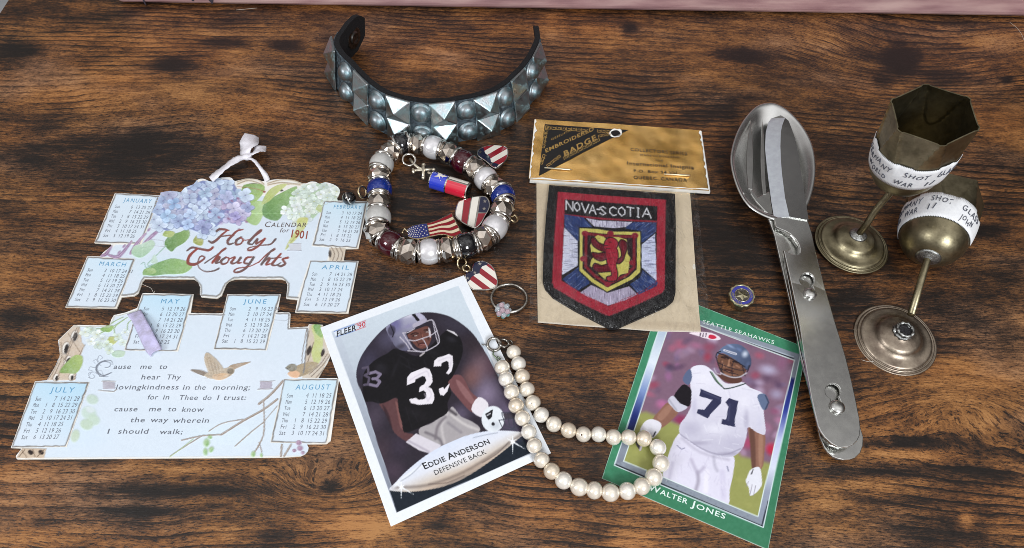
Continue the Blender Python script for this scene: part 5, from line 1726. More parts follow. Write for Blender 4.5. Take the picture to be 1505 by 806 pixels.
    for k in range(46):
        X, Y = V_((random.uniform(220, 460), random.uniform(300, 560)))[0]
        c.line([(X, Y), (X + random.uniform(2, 5), Y + random.uniform(-.5, .5))], .7, (150, 138, 60) if k % 2 else (226, 218, 140), .7, .7)
    lr, ld, ol = (164, 36, 56), (104, 22, 38), (30, 16, 20)
    lion = [(((382, 445), (410, 418), (406, 375), (394, 345), (408, 316), (438, 330), (442, 368), (428, 412), (418, 442), (392, 462)), ld), (((332, 468), (285, 476), (246, 462), (234, 488), (262, 512), (300, 512), (348, 504)), ld),
            (((318, 428), (280, 444), (240, 424), (226, 396), (270, 400), (312, 396)), ld), (((316, 388), (268, 374), (232, 346), (222, 312), (242, 304), (266, 332), (304, 352)), ld),
            (((318, 372), (374, 364), (388, 420), (374, 470), (384, 520), (376, 564), (326, 566), (320, 546), (350, 536), (342, 500), (326, 470), (316, 420)), lr), (((302, 350), (316, 314), (346, 302), (378, 318), (386, 346), (368, 376), (340, 384), (308, 372)), lr)]
    for p_, col in lion:
        q = sm(V_(*p_), 3); c.line(q + [q[0]], 2.6, ol, 1.0)
    for p_, col in lion:
        q = sm(V_(*p_), 3); c.fill(q, col, 1.2); raise_(q, 2, 1.4)
    for p_, col in [(((300, 352), (322, 352)), ol), (((330, 330), (344, 332)), ol), (((312, 368), (340, 372)), ol), (((330, 400), (372, 396)), (110, 20, 38)), (((330, 430), (374, 428)), (110, 20, 38)), (((340, 470), (368, 470)), (110, 20, 38)), (((345, 520), (374, 520)), (110, 20, 38)),
                    (((340, 390), (360, 440), (352, 500)), (198, 66, 84)), (((240, 320), (270, 350)), (150, 44, 60)), (((412, 330), (424, 380)), (150, 44, 60)), (((250, 414), (296, 422)), (150, 44, 60)), (((250, 486), (310, 492)), (150, 44, 60))]:
        c.line(V_(*p_), 1.1, col, .8, .8)
    for x, y in [(160, 300), (310, 300), (455, 312), (150, 450), (440, 472), (292, 600)]:
        c.blob(*zB((x, y))[0], 6, 5, 0, (136, 30, 48), 1, .4)
    # embroidered name, drawn as thread strokes
    A = {'N': [[(0, 0), (0, 1), (1, 0), (1, 1)]], 'O': [[(.5, 0), (.05, .3), (.05, .7), (.5, 1), (.95, .7), (.95, .3), (.5, 0)]], 'V': [[(0, 1), (.5, 0), (1, 1)]], 'A': [[(0, 0), (.5, 1), (1, 0)], [(.2, .35), (.8, .35)]],
         'S': [[(.95, .85), (.5, 1), (.05, .78), (.5, .5), (.95, .25), (.5, 0), (.05, .15)]], 'C': [[(.95, .85), (.5, 1), (.05, .7), (.05, .3), (.5, 0), (.95, .15)]], 'T': [[(0, 1), (1, 1)], [(.5, 1), (.5, 0)]], 'I': [[(.5, 1), (.5, 0)], [(.2, 1), (.8, 1)], [(.2, 0), (.8, 0)]]}
    pos = [('N', 48, 88, 158, 104), ('O', 96, 130, 164, 112), ('V', 140, 182, 172, 120), ('A', 186, 224, 178, 128), ('S', 246, 284, 186, 136), ('C', 304, 346, 190, 138), ('O', 356, 398, 192, 140), ('T', 408, 448, 194, 142), ('I', 466, 482, 198, 146), ('A', 500, 550, 200, 146)]
    for ch, x0, x1, yb, yt in pos:
        for s_ in A[ch]:
            q = zB(*[(x0 + (x1 - x0) * u, yb + (yt - yb) * v + 8 * u) for u, v in s_])
            c.line(q, 2.2, (150, 148, 152), 1.0)
            c.line(q, 1.3, (230, 230, 236), .9)
            for k in range(len(q) - 1):
                for t_ in np.arange(0, 1, .22):
                    x = q[k][0] * (1 - t_) + q[k + 1][0] * t_; y = q[k][1] * (1 - t_) + q[k + 1][1] * t_
                    c.blob(x + random.uniform(-.5, .5), y + random.uniform(-.5, .5), .8, .8, 0, (244, 244, 248) if random.random() > .4 else (120, 118, 124), .7, .8)
    c.line(zB((232, 156), (246, 158)), 2.4, (214, 214, 220), .9)


badge = panel('cloth_badge', BADGE, 0.24, 0.16, 0.036, paint_badge, thread_mat, None, 0, edge=(30, 28, 30), base=(19, 18, 20), relief=lambda c, v: stitch(c))
tag(badge, 'embroidered NOVA SCOTIA shield badge with red border and lion inside the clear packet', 'badge')

# packet
p0 = P(910, 370, 0)
packet = empty('badge_packet', (p0[0], p0[1], 0), 'clear plastic packet with gold foil header card stapled over cream paper', 'packet')


def paint_cream(c):
    c.noise(60, 9, 41, 1, .3)
    c.noise(14, 4, 42)
    for p, w, col, a in [(((800, 478), (900, 474), (1030, 480)), 7, (196, 176, 150), .5), (((1020, 300), (1026, 400), (1030, 480)), 4, (236, 222, 196), .6), (((800, 300), (795, 400), (792, 470)), 3, (196, 178, 150), .5),
                         (((1000, 300), (1004, 380), (1000, 440)), 5, (204, 186, 158), .5), (((850, 470), (880, 466), (905, 486)), 4, (196, 176, 148), .5), (((1000, 440), (1020, 460), (1030, 484)), 5, (200, 182, 154), .4)]:
        c.line(sm(list(p), 5, False), w, col, 5, a)
    c.line([(790, 474), (912, 484), (1030, 489)], 1.8, (240, 232, 220), 1, .8)


def soft_relief(c, v):
    return 0.03 * (vnoise(c.x / 34, c.y / 22, 4) - .5) + .02 * (vnoise(c.x / 12, c.y / 10, 5) - .5)


paper = panel('backing_paper', [(788.5, 262), (1014, 280), (1022, 390), (1030, 488.5), (960, 487), (912, 483), (850, 479), (790.5, 474), (789, 380)], 0.075, 0.02, 0.07, paint_cream,
              mat_print('cream_kraft_paper', .7, .3, .03, 14, .12, 5), packet, 0, edge=(236, 228, 214), base=(216, 198, 170), relief=soft_relief)

HEAD = [(785.6, 175.4), (905, 182.8), (1029.8, 191.8), (1035, 230), (1042.5, 279.5), (910, 271), (777, 262.5), (781, 220)]


def paint_gold(c):
    pass


def gold_material():
    m = bpy.data.materials.new('gold_foil')
    m.use_nodes = True
    nt = m.node_tree; L = nt.links.new
    b = nt.nodes['Principled BSDF']
    b.inputs['Metallic'].default_value = 0.92
    t = node(nt, 'ShaderNodeTexCoord')
    n1 = node(nt, 'ShaderNodeTexNoise'); n1.inputs['Scale'].default_value = .55; n1.inputs['Detail'].default_value = 3
    L(t.outputs['Object'], n1.inputs['Vector'])
    r = node(nt, 'ShaderNodeValToRGB')
    r.color_ramp.elements[0].position = .3; r.color_ramp.elements[0].color = (*lin((218, 168, 92)), 1)
    r.color_ramp.elements[1].position = .7; r.color_ramp.elements[1].color = (*lin((250, 206, 134)), 1)
    L(n1.outputs['Fac'], r.inputs[0]); L(r.outputs[0], b.inputs['Base Color'])
    n2 = node(nt, 'ShaderNodeTexNoise'); n2.inputs['Scale'].default_value = 26; n2.inputs['Detail'].default_value = 5
    L(t.outputs['Object'], n2.inputs['Vector'])
    n3 = node(nt, 'ShaderNodeTexNoise'); n3.inputs['Scale'].default_value = .42; n3.inputs['Detail'].default_value = 2
    L(t.outputs['Object'], n3.inputs['Vector'])
    mm = node(nt, 'ShaderNodeMath', operation='MULTIPLY_ADD'); mm.inputs[1].default_value = .03
    L(n2.outputs['Fac'], mm.inputs[0]); L(n3.outputs['Fac'], mm.inputs[2])
    bp = node(nt, 'ShaderNodeBump'); bp.inputs['Strength'].default_value = .7; bp.inputs['Distance'].default_value = .45
    L(mm.outputs[0], bp.inputs['Height']); L(bp.outputs[0], b.inputs['Normal'])
    b.inputs['Roughness'].default_value = .2
    return m


gold = gold_material()
hole = [(905 + 7 * math.cos(a) + .6 * math.sin(3 * a), 196.2 + 4.6 * math.sin(a)) for a in np.linspace(0, 2 * PI, 18, endpoint=False)]
HPL = plane3([(785.6, 175.4, .80), (1029.8, 191.8, .80), (777, 262.5, .34)])
HL = lambda d: (HPL[0] + d, HPL[1], HPL[2])
header = panel('header_card', HEAD, HPL, 0.06, 0.05, None, gold, packet, 0, holes=[hole], edge=(236, 232, 224), base=(220, 180, 100),
               relief=lambda c, v: .03 * (vnoise(c.x / 60, c.y / 40, 6) - .5))
white_card = mat('white_card_stock', (236, 233, 226), .6, noise=.06, nscale=5)
v, f = prism([P(x, y, .18) for x, y in [(787.5, 178), (1030.5, 194.5), (1043.3, 283.6), (778.5, 267.3)]], .09, .262)
mesh_obj('header_fold', v, f, white_card, header, origin=v.mean(0))
# worn white edges and the torn eyelet
worn = []
for k, (a, b) in enumerate([((785.8, 175.8), (777.6, 262)), ((1030, 192.3), (1042.2, 278.6)), ((777.6, 262.4), (1042, 279.2))]):
    n = 26
    pts = []
    for i in range(n + 1):
        t_ = i / n
        pts.append((a[0] + (b[0] - a[0]) * t_, a[1] + (b[1] - a[1]) * t_))
    wd = [abs(random.gauss(0, 1.1)) * (1.4 if k < 2 else .7) + .5 for _ in pts]
    q = [np.array(p) for p in pts]
    d = np.array(b) - a; d = d / np.linalg.norm(d); nr = np.array([-d[1], d[0]]) * (-1 if k != 1 else 1)
    if k == 2: nr = np.array([d[1], -d[0]])
    nr = {0: np.array([1, 0]), 1: np.array([-1, 0]), 2: np.array([0, -1])}[k]
    V = [PP(*p, HL(.032)) for p in q] + [PP(*(p + nr * w_), HL(.032)) for p, w_ in zip(q, wd)]
    F = [[i, i + 1, n + 2 + i, n + 1 + i] for i in range(n)]
    worn.append((np.array(V), F))
inner_r = hole; outer_r = [(905 + (9 + random.uniform(-1, 2.6)) * math.cos(a), 196 + (6.2 + random.uniform(-.8, 1.6)) * math.sin(a)) for a in np.linspace(0, 2 * PI, 18, endpoint=False)]
V = [PP(*p, HL(.038)) for p in inner_r] + [PP(*p, HL(.034)) for p in outer_r]
worn.append((np.array(V), [[i, 18 + i, 18 + (i + 1) % 18, (i + 1) % 18] for i in range(18)]))
v, f = join(worn)
worn_o = mesh_obj('worn_edge', v, f, white_card)
absorb(header, [worn_o])
# black printed corner with key border and the lettering
V = [PP(x, y, HL(.034)) for x, y in zT((165, 95), (640, 130), (825, 140), (500, 300), (120, 500), (140, 300))]
tri = mesh_obj('printed_corner', V, [[0, 5, 4, 3, 2, 1]], mat('black_foil_print', (20, 18, 18), .3), header, origin=np.mean(V, 0))
gp = mat('gold_line_print', (196, 158, 92), .3, metal=.7)
keys = []


def key_run(a, b, n, h):
    a, b = np.array(zT(a)[0]), np.array(zT(b)[0])
    d = (b - a) / n; nr = np.array([-d[1], d[0]]) / np.linalg.norm(d) * h
    for k in range(n):
        o_ = a + d * k
        for pl in ([(.08, .0), (.08, 1), (.85, 1), (.85, .3), (.4, .3), (.4, .62)],):
            for (u0, v0), (u1, v1) in zip(pl[:-1], pl[1:]):
                q0, q1 = o_ + d * u0 + nr * v0, o_ + d * u1 + nr * v1
                e_ = q1 - q0; w_ = np.array([-e_[1], e_[0]]) / np.linalg.norm(e_) * .36
                keys.append((np.array([PP(*(q0 - w_), HL(.041)), PP(*(q1 - w_), HL(.041)), PP(*(q1 + w_), HL(.041)), PP(*(q0 + w_), HL(.041))]), [[0, 1, 2, 3]]))


key_run((180, 108), (490, 130), 8, 4.6)
key_run((580, 136), (680, 140), 3, 4.2)
key_run((200, 110), (168, 290), 6, 5.2)
key_run((178, 340), (150, 420), 3, 5)
key_run((190, 440), (300, 355), 4, -4.4)
key_run((320, 380), (610, 228), 8, -4.6)
key_run((590, 205), (690, 185), 3, -4.0)
v, f = join(keys)
absorb(tri, [mesh_obj('key', v, f, gp)])
t = Lettering(HL(.036))
a, b = zT((215, 226), (375, 148)); t.add('GENUINE', a, b, (-.6, -2.8), .0, .12)
a, b = zT((170, 322), (556, 142)); t.add('EMBROIDERED', a, b, (-1.2, -5.0), .016, .06)
a, b = zT((318, 352), (575, 214)); t.add('BADGE', a, b, (-1.8, -7.0), .022, .1)
t.build(gp, tri)
t = Lettering(HL(.03))
for s_, x0, y0, x1, y1, h_, bo in [('COLLECTORS SERIES', 842, 304, 1292, 338, 4.2, .004), ('MADE IN ENGLAND', 920, 344, 1232, 364, 2.4, .0), ('FOR', 1042, 386, 1100, 390, 2.2, 0), ('International Insignia', 815, 414, 1345, 448, 4.6, .01), ('P.O. Box 34 Val', 866, 472, 1215, 490, 3.8, .004), ('QUEBEC, CANADA', 866, 524, 1290, 548, 4.2, .008)]:
    a, b = zT((x0, y0), (x1, y1)); t.add(s_, a, b, (-.5, -h_), bo, .06)
t.build(mat('black_print', (66, 48, 24), .4), header)
steel = mat('bright_steel', (206, 206, 204), .22, metal=1.0, noise=.1, nscale=8)
for (a, b) in [((165, 440), (370, 455)), ((1110, 491), (1308, 500))]:
    A_, B_ = zT(a, b)
    q = [PP(x_, y_, HL(d_)) for x_, y_, d_ in [(A_[0], A_[1], 0), (A_[0], A_[1], .05), (A_[0] + 1.5, A_[1] + .1, .07), (B_[0] - 1.5, B_[1] - .1, .07), (B_[0], B_[1], .05), (B_[0], B_[1], 0)]]
    v, f = tube(q, .035, 8)
    mesh_obj('staple', v, f, mat('brass_staple', (222, 214, 190), .3, metal=.8), packet, True, origin=v.mean(0))


# clear sleeve: a thin wrinkled skin over badge and paper
def plastic_material():
    m = bpy.data.materials.new('clear_film')
    m.use_nodes = True
    nt = m.node_tree; L = nt.links.new
    b = nt.nodes['Principled BSDF']; out = nt.nodes['Material Output']
    b.inputs['Base Color'].default_value = (.86, .85, .83, 1); b.inputs['Roughness'].default_value = .12; b.inputs['Specular IOR Level'].default_value = .5
    t = node(nt, 'ShaderNodeTexCoord')
    n = node(nt, 'ShaderNodeTexNoise'); n.inputs['Scale'].default_value = 1.3; n.inputs['Detail'].default_value = 4; n.inputs['Distortion'].default_value = 2.2
    mp = node(nt, 'ShaderNodeMapping'); mp.inputs['Scale'].default_value = (1.6, .7, 1)
    L(t.outputs['Object'], mp.inputs[0]); L(mp.outputs[0], n.inputs['Vector'])
    bp = node(nt, 'ShaderNodeBump'); bp.inputs['Strength'].default_value = .7; bp.inputs['Distance'].default_value = .22
    L(n.outputs['Fac'], bp.inputs['Height'])
    tr = node(nt, 'ShaderNodeBsdfTransparent'); tr.inputs[0].default_value = (.97, .97, .965, 1)
    gl = node(nt, 'ShaderNodeBsdfGlossy'); gl.inputs['Roughness'].default_value = .14
    L(bp.outputs[0], gl.inputs['Normal'])
    df = node(nt, 'ShaderNodeBsdfDiffuse'); df.inputs[0].default_value = (.8, .79, .77, 1)
    lw = node(nt, 'ShaderNodeLayerWeight'); lw.inputs['Blend'].default_value = .5
    L(bp.outputs[0], lw.inputs['Normal'])
    pw = node(nt, 'ShaderNodeMath', operation='POWER'); L(lw.outputs['Facing'], pw.inputs[0]); pw.inputs[1].default_value = 3
    ma = node(nt, 'ShaderNodeMath', operation='MULTIPLY_ADD'); L(pw.outputs[0], ma.inputs[0]); ma.inputs[1].default_value = .8; ma.inputs[2].default_value = .035
    m1 = node(nt, 'ShaderNodeMixShader'); L(ma.outputs[0], m1.inputs[0]); L(tr.outputs[0], m1.inputs[1]); L(gl.outputs[0], m1.inputs[2])
    m2 = node(nt, 'ShaderNodeMixShader')
    r = node(nt, 'ShaderNodeMapRange'); r.inputs['From Min'].default_value = .5; r.inputs['From Max'].default_value = .85; r.inputs['To Min'].default_value = .0; r.inputs['To Max'].default_value = .05
    L(n.outputs['Fac'], r.inputs[0]); L(r.outputs[0], m2.inputs[0])
    L(m1.outputs[0], m2.inputs[1]); L(df.outputs[0], m2.inputs[2])
    L(m2.outputs[0], out.inputs[0])
    nt.nodes.remove(b)
    return m


film = plastic_material()


def film_relief(c, v):
    i, m = c.mask(BADGE, 14)
    h = np.full(len(c.x), 0.0)
    h[i] += m * .16
    return h + .05 * (vnoise(c.x / 26, c.y / 46, 7) - .5) + .035 * (vnoise(c.x / 9 + c.y / 30, c.y / 13, 8) - .5)


SLV = [(786.5, 264), (1024, 281), (1034, 380), (1047, 489), (960, 488), (912, 484.5), (850, 480), (777.5, 474.5), (781, 370)]
sleeve = panel('plastic_sleeve', SLV, 0.17, 0.01, 0.09, None, film, packet, 0, relief=film_relief, under=False)
for o_ in (sleeve, paper):
    o_.data.shade_smooth()

# ------------------------------------------------------------------ pin badge
pin_c = P(1091, 434, .55)
pin = empty('lapel_pin', (pin_c[0], pin_c[1], 0), 'small round blue enamel lapel pin with star and fluted rim', 'pin')
nick = mat('aged_silver', (196, 188, 160), .3, metal=1.0, color2=(150, 142, 112), nscale=5)
R_ = 0.56
v, f = lathe([(1e-3, 0), (R_ * .86, 0), (R_ * .9, .06), (R_ * .9, .42), (R_, .46), (R_, .56), (R_ * .95, .6), (R_ * .86, .6), (R_ * .85, .575), (1e-3, .575)], 60, lambda th, r, z: r * (1 + (.035 * math.cos(th * 12) if r > R_ * .92 else 0)))
tilt = frame((-.08, -.10, 1))
body = mesh_obj('pin_body', *put((v, f), tilt, (pin_c[0], pin_c[1], .06)), nick, pin, True, origin=(pin_c[0], pin_c[1], 0))
soften(body, .02, 2)


def ring_disc(r0, r1, z, n=48):
    V = [(r * math.cos(2 * PI * k / n), r * math.sin(2 * PI * k / n), z) for r in (r0, r1) for k in range(n)]
    return np.array(V), [[k, n + k, n + (k + 1) % n, (k + 1) % n] for k in range(n)]


to = lambda vf: put(vf, tilt, (pin_c[0], pin_c[1], .06))
en_o = mesh_obj('enamel_ring', *to(ring_disc(R_ * .56, R_ * .84, .582)), mat('blue_enamel', (44, 46, 142), .12, coat=1), pin)
mesh_obj('pin_centre', *to(ring_disc(.001, R_ * .54, .586)), mat('dark_pewter', (110, 104, 98), .4, metal=1, noise=.4, nscale=10), pin)
for r_ in (.55, .85):
    mesh_obj('rim_line', *to(tube(circle((0, 0, .586), R_ * r_, (1, 0, 0), (0, 1, 0), 40), .02, 6, True)), nick, pin, True)
st = []
for k in range(10):
    a = PI / 2 + k * PI / 5; r_ = R_ * (.5 if k % 2 == 0 else .27)
    st.append((r_ * math.cos(a), r_ * math.sin(a), .60))
V = st + [(x * .96, y * .96, .585) for x, y, z in st] + [(0, 0, .66)]
mesh_obj('star', *to((np.array(V), [[k, (k + 1) % 10, 20] for k in range(10)] + [[k + 10, (k + 1) % 10 + 10, (k + 1) % 10, k] for k in range(10)])), nick, pin)
lt = []
for s_, a0, a1 in [('AMERICAN', 200, 300), ('LEGION', 20, 85)]:
    vv, ff, w_ = layout(s_, .012, .06)
    sc = R_ * .15
    up_ = s_ == 'LEGION'
    V = []
    for x, y in vv:
        u = x / w_
        if up_:
            a = math.radians(a1 + (a0 - a1) * u); r_ = R_ * .63 + y * sc
        else:
            a = math.radians(a0 + (a1 - a0) * u); r_ = R_ * .77 - y * sc
        V.append((r_ * math.cos(a), r_ * math.sin(a), .590))
    lt.append((np.array(V), ff))
absorb(en_o, [mesh_obj('letters', *to(join(lt)), nick)])
# ------------------------------------------------------------------ folding mess set: knife locked over fork and spoon
zq = Z(1060, 140, 4.2438); zr = Z(1120, 290, 4.4786); zs = Z(1150, 520, 4.743)
steel_b = mat('brushed_steel', (214, 214, 210), .24, metal=1.0, color2=(206, 206, 203), nscale=2.5, rnoise=.08)
steel_p = mat('polished_steel', (222, 222, 220), .17, metal=1.0, color2=(216, 216, 215), nscale=3, rnoise=.06)
bc = P(1200, 480, 0)
mess = empty('cutlery_set', (bc[0], bc[1], 0), 'locked together steel camping knife, fork and spoon lying beside the green card', 'cutlery set')


def extr(name, outline, ztop, thick, m, parent, holes=(), bev=.03):
    """plate cut to an outline measured at its top"""
    bm = bmesh.new()
    loops = []
    for q in [outline] + list(holes):
        vs = [bm.verts.new(P(x, y, ztop(x, y) if callable(ztop) else ztop)) for x, y in q]
        loops.append([bm.edges.new((vs[i], vs[(i + 1) % len(vs)])) for i in range(len(vs))])
    r = bmesh.ops.triangle_fill(bm, edges=[e for l in loops for e in l], use_beauty=True)
    fs = [g for g in r['geom'] if isinstance(g, bmesh.types.BMFace)]
    for f in fs:
        f.normal_update()
        if f.normal.z < 0: f.normal_flip()
    ex = bmesh.ops.extrude_face_region(bm, geom=fs)
    for g in ex['geom']:
        if isinstance(g, bmesh.types.BMVert): g.co.z += 1e-6
    top = [g for g in ex['geom'] if isinstance(g, bmesh.types.BMVert)]
    ts = set(top)
    for v_ in bm.verts:
        if v_ not in ts: v_.co.z -= thick
    bmesh.ops.recalc_face_normals(bm, faces=bm.faces)
    o = bm_obj(name, bm, m, parent)
    if bev: soften(o, bev, 2, 40)
    return o


# spoon
spoon = sub_empty('spoon', bc, mess)
ZS, ZF, ZK = .42, .62, .86        # tops of the three handles
bowl_o = sm(zq((290, 54), (215, 78), (140, 160), (88, 260), (58, 380), (66, 480), (100, 590), (150, 680), (215, 735), (290, 772), (350, 785), (420, 785), (490, 750), (540, 680), (574, 560), (582, 440), (560, 310), (500, 196), (420, 108), (350, 64)), 3)
ZB = 1.0
ring0 = np.array([P(x, y, ZB) for x, y in bowl_o])
ctr = ring0.mean(0)
V, F = [], []
n = len(ring0)
prof = [(1.0, 0.0), (.97, .035), (.9, -.10), (.78, -.36), (.62, -.60), (.44, -.78), (.25, -.88), (.1, -.92), (.0, -.93)]
for s_, dz in prof[:-1]:
    for p in ring0:
        V.append((ctr[0] + (p[0] - ctr[0]) * s_, ctr[1] + (p[1] - ctr[1]) * s_, ZB + dz))
V.append((ctr[0], ctr[1], ZB - .93)); c_ = len(V) - 1
for i in range(len(prof) - 2):
    for k in range(n):
        F.append([i * n + k, i * n + (k + 1) % n, (i + 1) * n + (k + 1) % n, (i + 1) * n + k])
L_ = (len(prof) - 2) * n
for k in range(n): F.append([L_ + k, L_ + (k + 1) % n, c_])
steel_s = mat('spoon_steel', (224, 224, 222), .26, metal=1.0, color2=(218, 218, 216), nscale=3, rnoise=.06)
bowl = mesh_obj('spoon_bowl', V, F, steel_s, spoon, True, origin=ctr)
sd = bowl.modifiers.new('thick', 'SOLIDIFY'); sd.thickness = .09; sd.offset = 1
ss = bowl.modifiers.new('sub', 'SUBSURF'); ss.levels = 1; ss.render_levels = 2


def slope(y0, z0, y1, z1):
    return lambda x, y: z0 + (z1 - z0) * min(max((y - y0) / (y1 - y0), 0), 1)


sp_h = [(1128, 318), (1140, 322), (1172, 322)] + [(1185, 345), (1207, 430), (1238, 540), (1262, 618)] + zs((565, 580), (562, 640), (545, 690), (510, 724), (470, 738), (430, 740), (390, 734), (350, 718), (318, 690), (290, 650), (262, 580)) + [(1196, 600), (1176, 520), (1160, 440), (1146, 380), (1138, 345)]
extr('spoon_handle', sp_h, slope(320, .98, 400, ZS), .13, steel_b, spoon)

# fork
fork = sub_empty('fork', bc, mess)
fk_h = [(1141, 330), (1160, 325), (1178, 330), (1186, 350), (1208, 430), (1238, 535), (1258, 606)] + zs((522, 590), (490, 622), (420, 640), (345, 618), (275, 555)) + [(1199, 600), (1180, 520), (1165, 450), (1154, 392), (1152, 372), (1160, 374), (1169, 377.5), (1174, 373), (1173.5, 360), (1166, 349), (1152, 339)]
extr('fork_handle', fk_h, slope(330, 1.0, 400, ZF), .13, steel_b, fork)
extr('fork_shoulder', zq((178, 580), (200, 600), (226, 640), (262, 620), (300, 600), (380, 600), (440, 620), (480, 660), (500, 720), (500, 790), (480, 830), (350, 830), (330, 770), (270, 720), (215, 660), (185, 615)), slope(275, 1.02, 330, 1.0), .1, steel_b, fork)
for a in [((170, 585), (160, 470), (158, 380), (166, 280), (184, 150), (196, 280), (200, 400), (198, 500), (196, 590)), ((262, 622), (252, 520), (248, 400), (250, 280), (257, 146), (268, 280), (272, 400), (276, 520), (282, 620)),
          ((360, 622), (356, 400), (366, 180), (376, 400), (384, 620)), ((450, 640), (440, 400), (420, 200), (460, 400), (478, 640))]:
    q = zq(*a)
    extr('fork_tine', q, (lambda x, y: 1.02 + .05 * math.sin(PI * min(max((275 - y) / 100, 0), 1))), .09, steel_b, fork, bev=.02)

# knife
knife = sub_empty('knife', bc, mess)
zk = slope(300, 1.2, 420, ZK)


def keyhole(cx, cy, r, sx, sy, r2):
    d = np.array([sx - cx, sy - cy]); L = np.linalg.norm(d); d /= L; a0 = math.atan2(d[1], d[0])
    out = []
    for a in np.linspace(a0 + .55, a0 + 2 * PI - .55, 16): out.append((cx + r * math.cos(a), cy + r * math.sin(a)))
    for a in np.linspace(a0 - PI / 2, a0 + PI / 2, 9): out.append((sx + r2 * math.cos(a), sy + r2 * math.sin(a)))
    return out


k1 = keyhole(1186.3, 411.5, 10.2, 1190.4, 431, 7.5); k2 = keyhole(1224.2, 575, 11, 1230.5, 598, 8)
kh = zr((78, 132), (90, 195)) + zr((125, 212), (160, 226), (190, 244), (220, 275), (240, 308), (250, 340), (248, 366), (235, 380), (205, 378), (170, 362), (142, 345)) + zr((190, 560), (240, 800)) + \
     [(1184.8, 541)] + zs((200, 300), (235, 450), (250, 510), (268, 545), (300, 590), (335, 622), (380, 646), (420, 655), (460, 650), (495, 634), (522, 608), (540, 570), (545, 520), (538, 450)) + [(1258, 588), (1252, 560), (1243, 524), (1234, 494), (1224, 462), (1214, 428), (1206, 398), (1199, 370)] + zr((330, 240), (296, 130))
extr('knife_handle', kh, zk, .13, steel_b, knife, holes=[k1, k2], bev=.035)
# blade: flat side and the ground bevel as two true facets
edge = zq((330, 770), (312, 660), (296, 540), (284, 440), (273, 330), (278, 230), (294, 170), (312, 146))
mid = zq((425, 758), (398, 640), (380, 500), (373, 420), (369, 320), (372, 230), (380, 190), (398, 142))
back = zq((545, 780), (528, 660), (510, 560), (494, 460), (482, 370), (460, 270), (440, 210), (420, 160))
V, F = [], []
for a, b, c2 in zip(edge, mid, back):
    V += [P(*a, 1.06), P(*b, 1.215), P(*c2, 1.19), P(*c2, 1.05), P(*a, 1.045)]
m_ = len(edge)
tip = P(*zq((372, 126))[0], 1.16)
V += [tip, tip - [0, 0, .06]]
for i in range(m_ - 1):
    for k in range(5):
        F.append([i * 5 + k, i * 5 + (k + 1) % 5, (i + 1) * 5 + (k + 1) % 5, (i + 1) * 5 + k])
q = (m_ - 1) * 5
F += [[q, q + 1, m_ * 5], [q + 1, q + 2, m_ * 5], [q + 2, q + 3, m_ * 5 + 1, m_ * 5], [q + 3, q + 4, m_ * 5 + 1], [q + 4, q, m_ * 5, m_ * 5 + 1], [4, 3, 2, 1, 0]]
bl = mesh_obj('knife_blade', V, F, steel_p, knife, origin=np.mean(V, 0))
bm = bmesh.new(); bm.from_mesh(bl.data); bmesh.ops.recalc_face_normals(bm, faces=bm.faces); bm.to_mesh(bl.data); bm.free()
gr = mat('ground_steel', (240, 246, 252), .55, metal=1.0, color2=(228, 233, 241), nscale=3)
bl.data.materials.append(gr)
for i, p in enumerate(bl.data.polygons):
    if i < 5 * (m_ - 1) and i % 5 == 0: p.material_index = 1
for cx_, cy_, r_ in ((1190.8, 431.5, 8.6), (1230.7, 598.2, 9.8)):
    o_ = P(cx_, cy_, ZK + .06)
    rr = r_ * np.linalg.norm(o_ - CAM) / FPX
    prof_ = [(rr * .7, -.3), (rr * .7, -.02), (rr, -.02), (rr * .98, .03), (rr * .85, .08), (rr * .55, .115), (rr * .25, .13), (1e-3, .132)]
    mesh_obj('rivet', *put(lathe(prof_, 28), np.eye(3), o_), steel_b, knife, True, origin=o_)
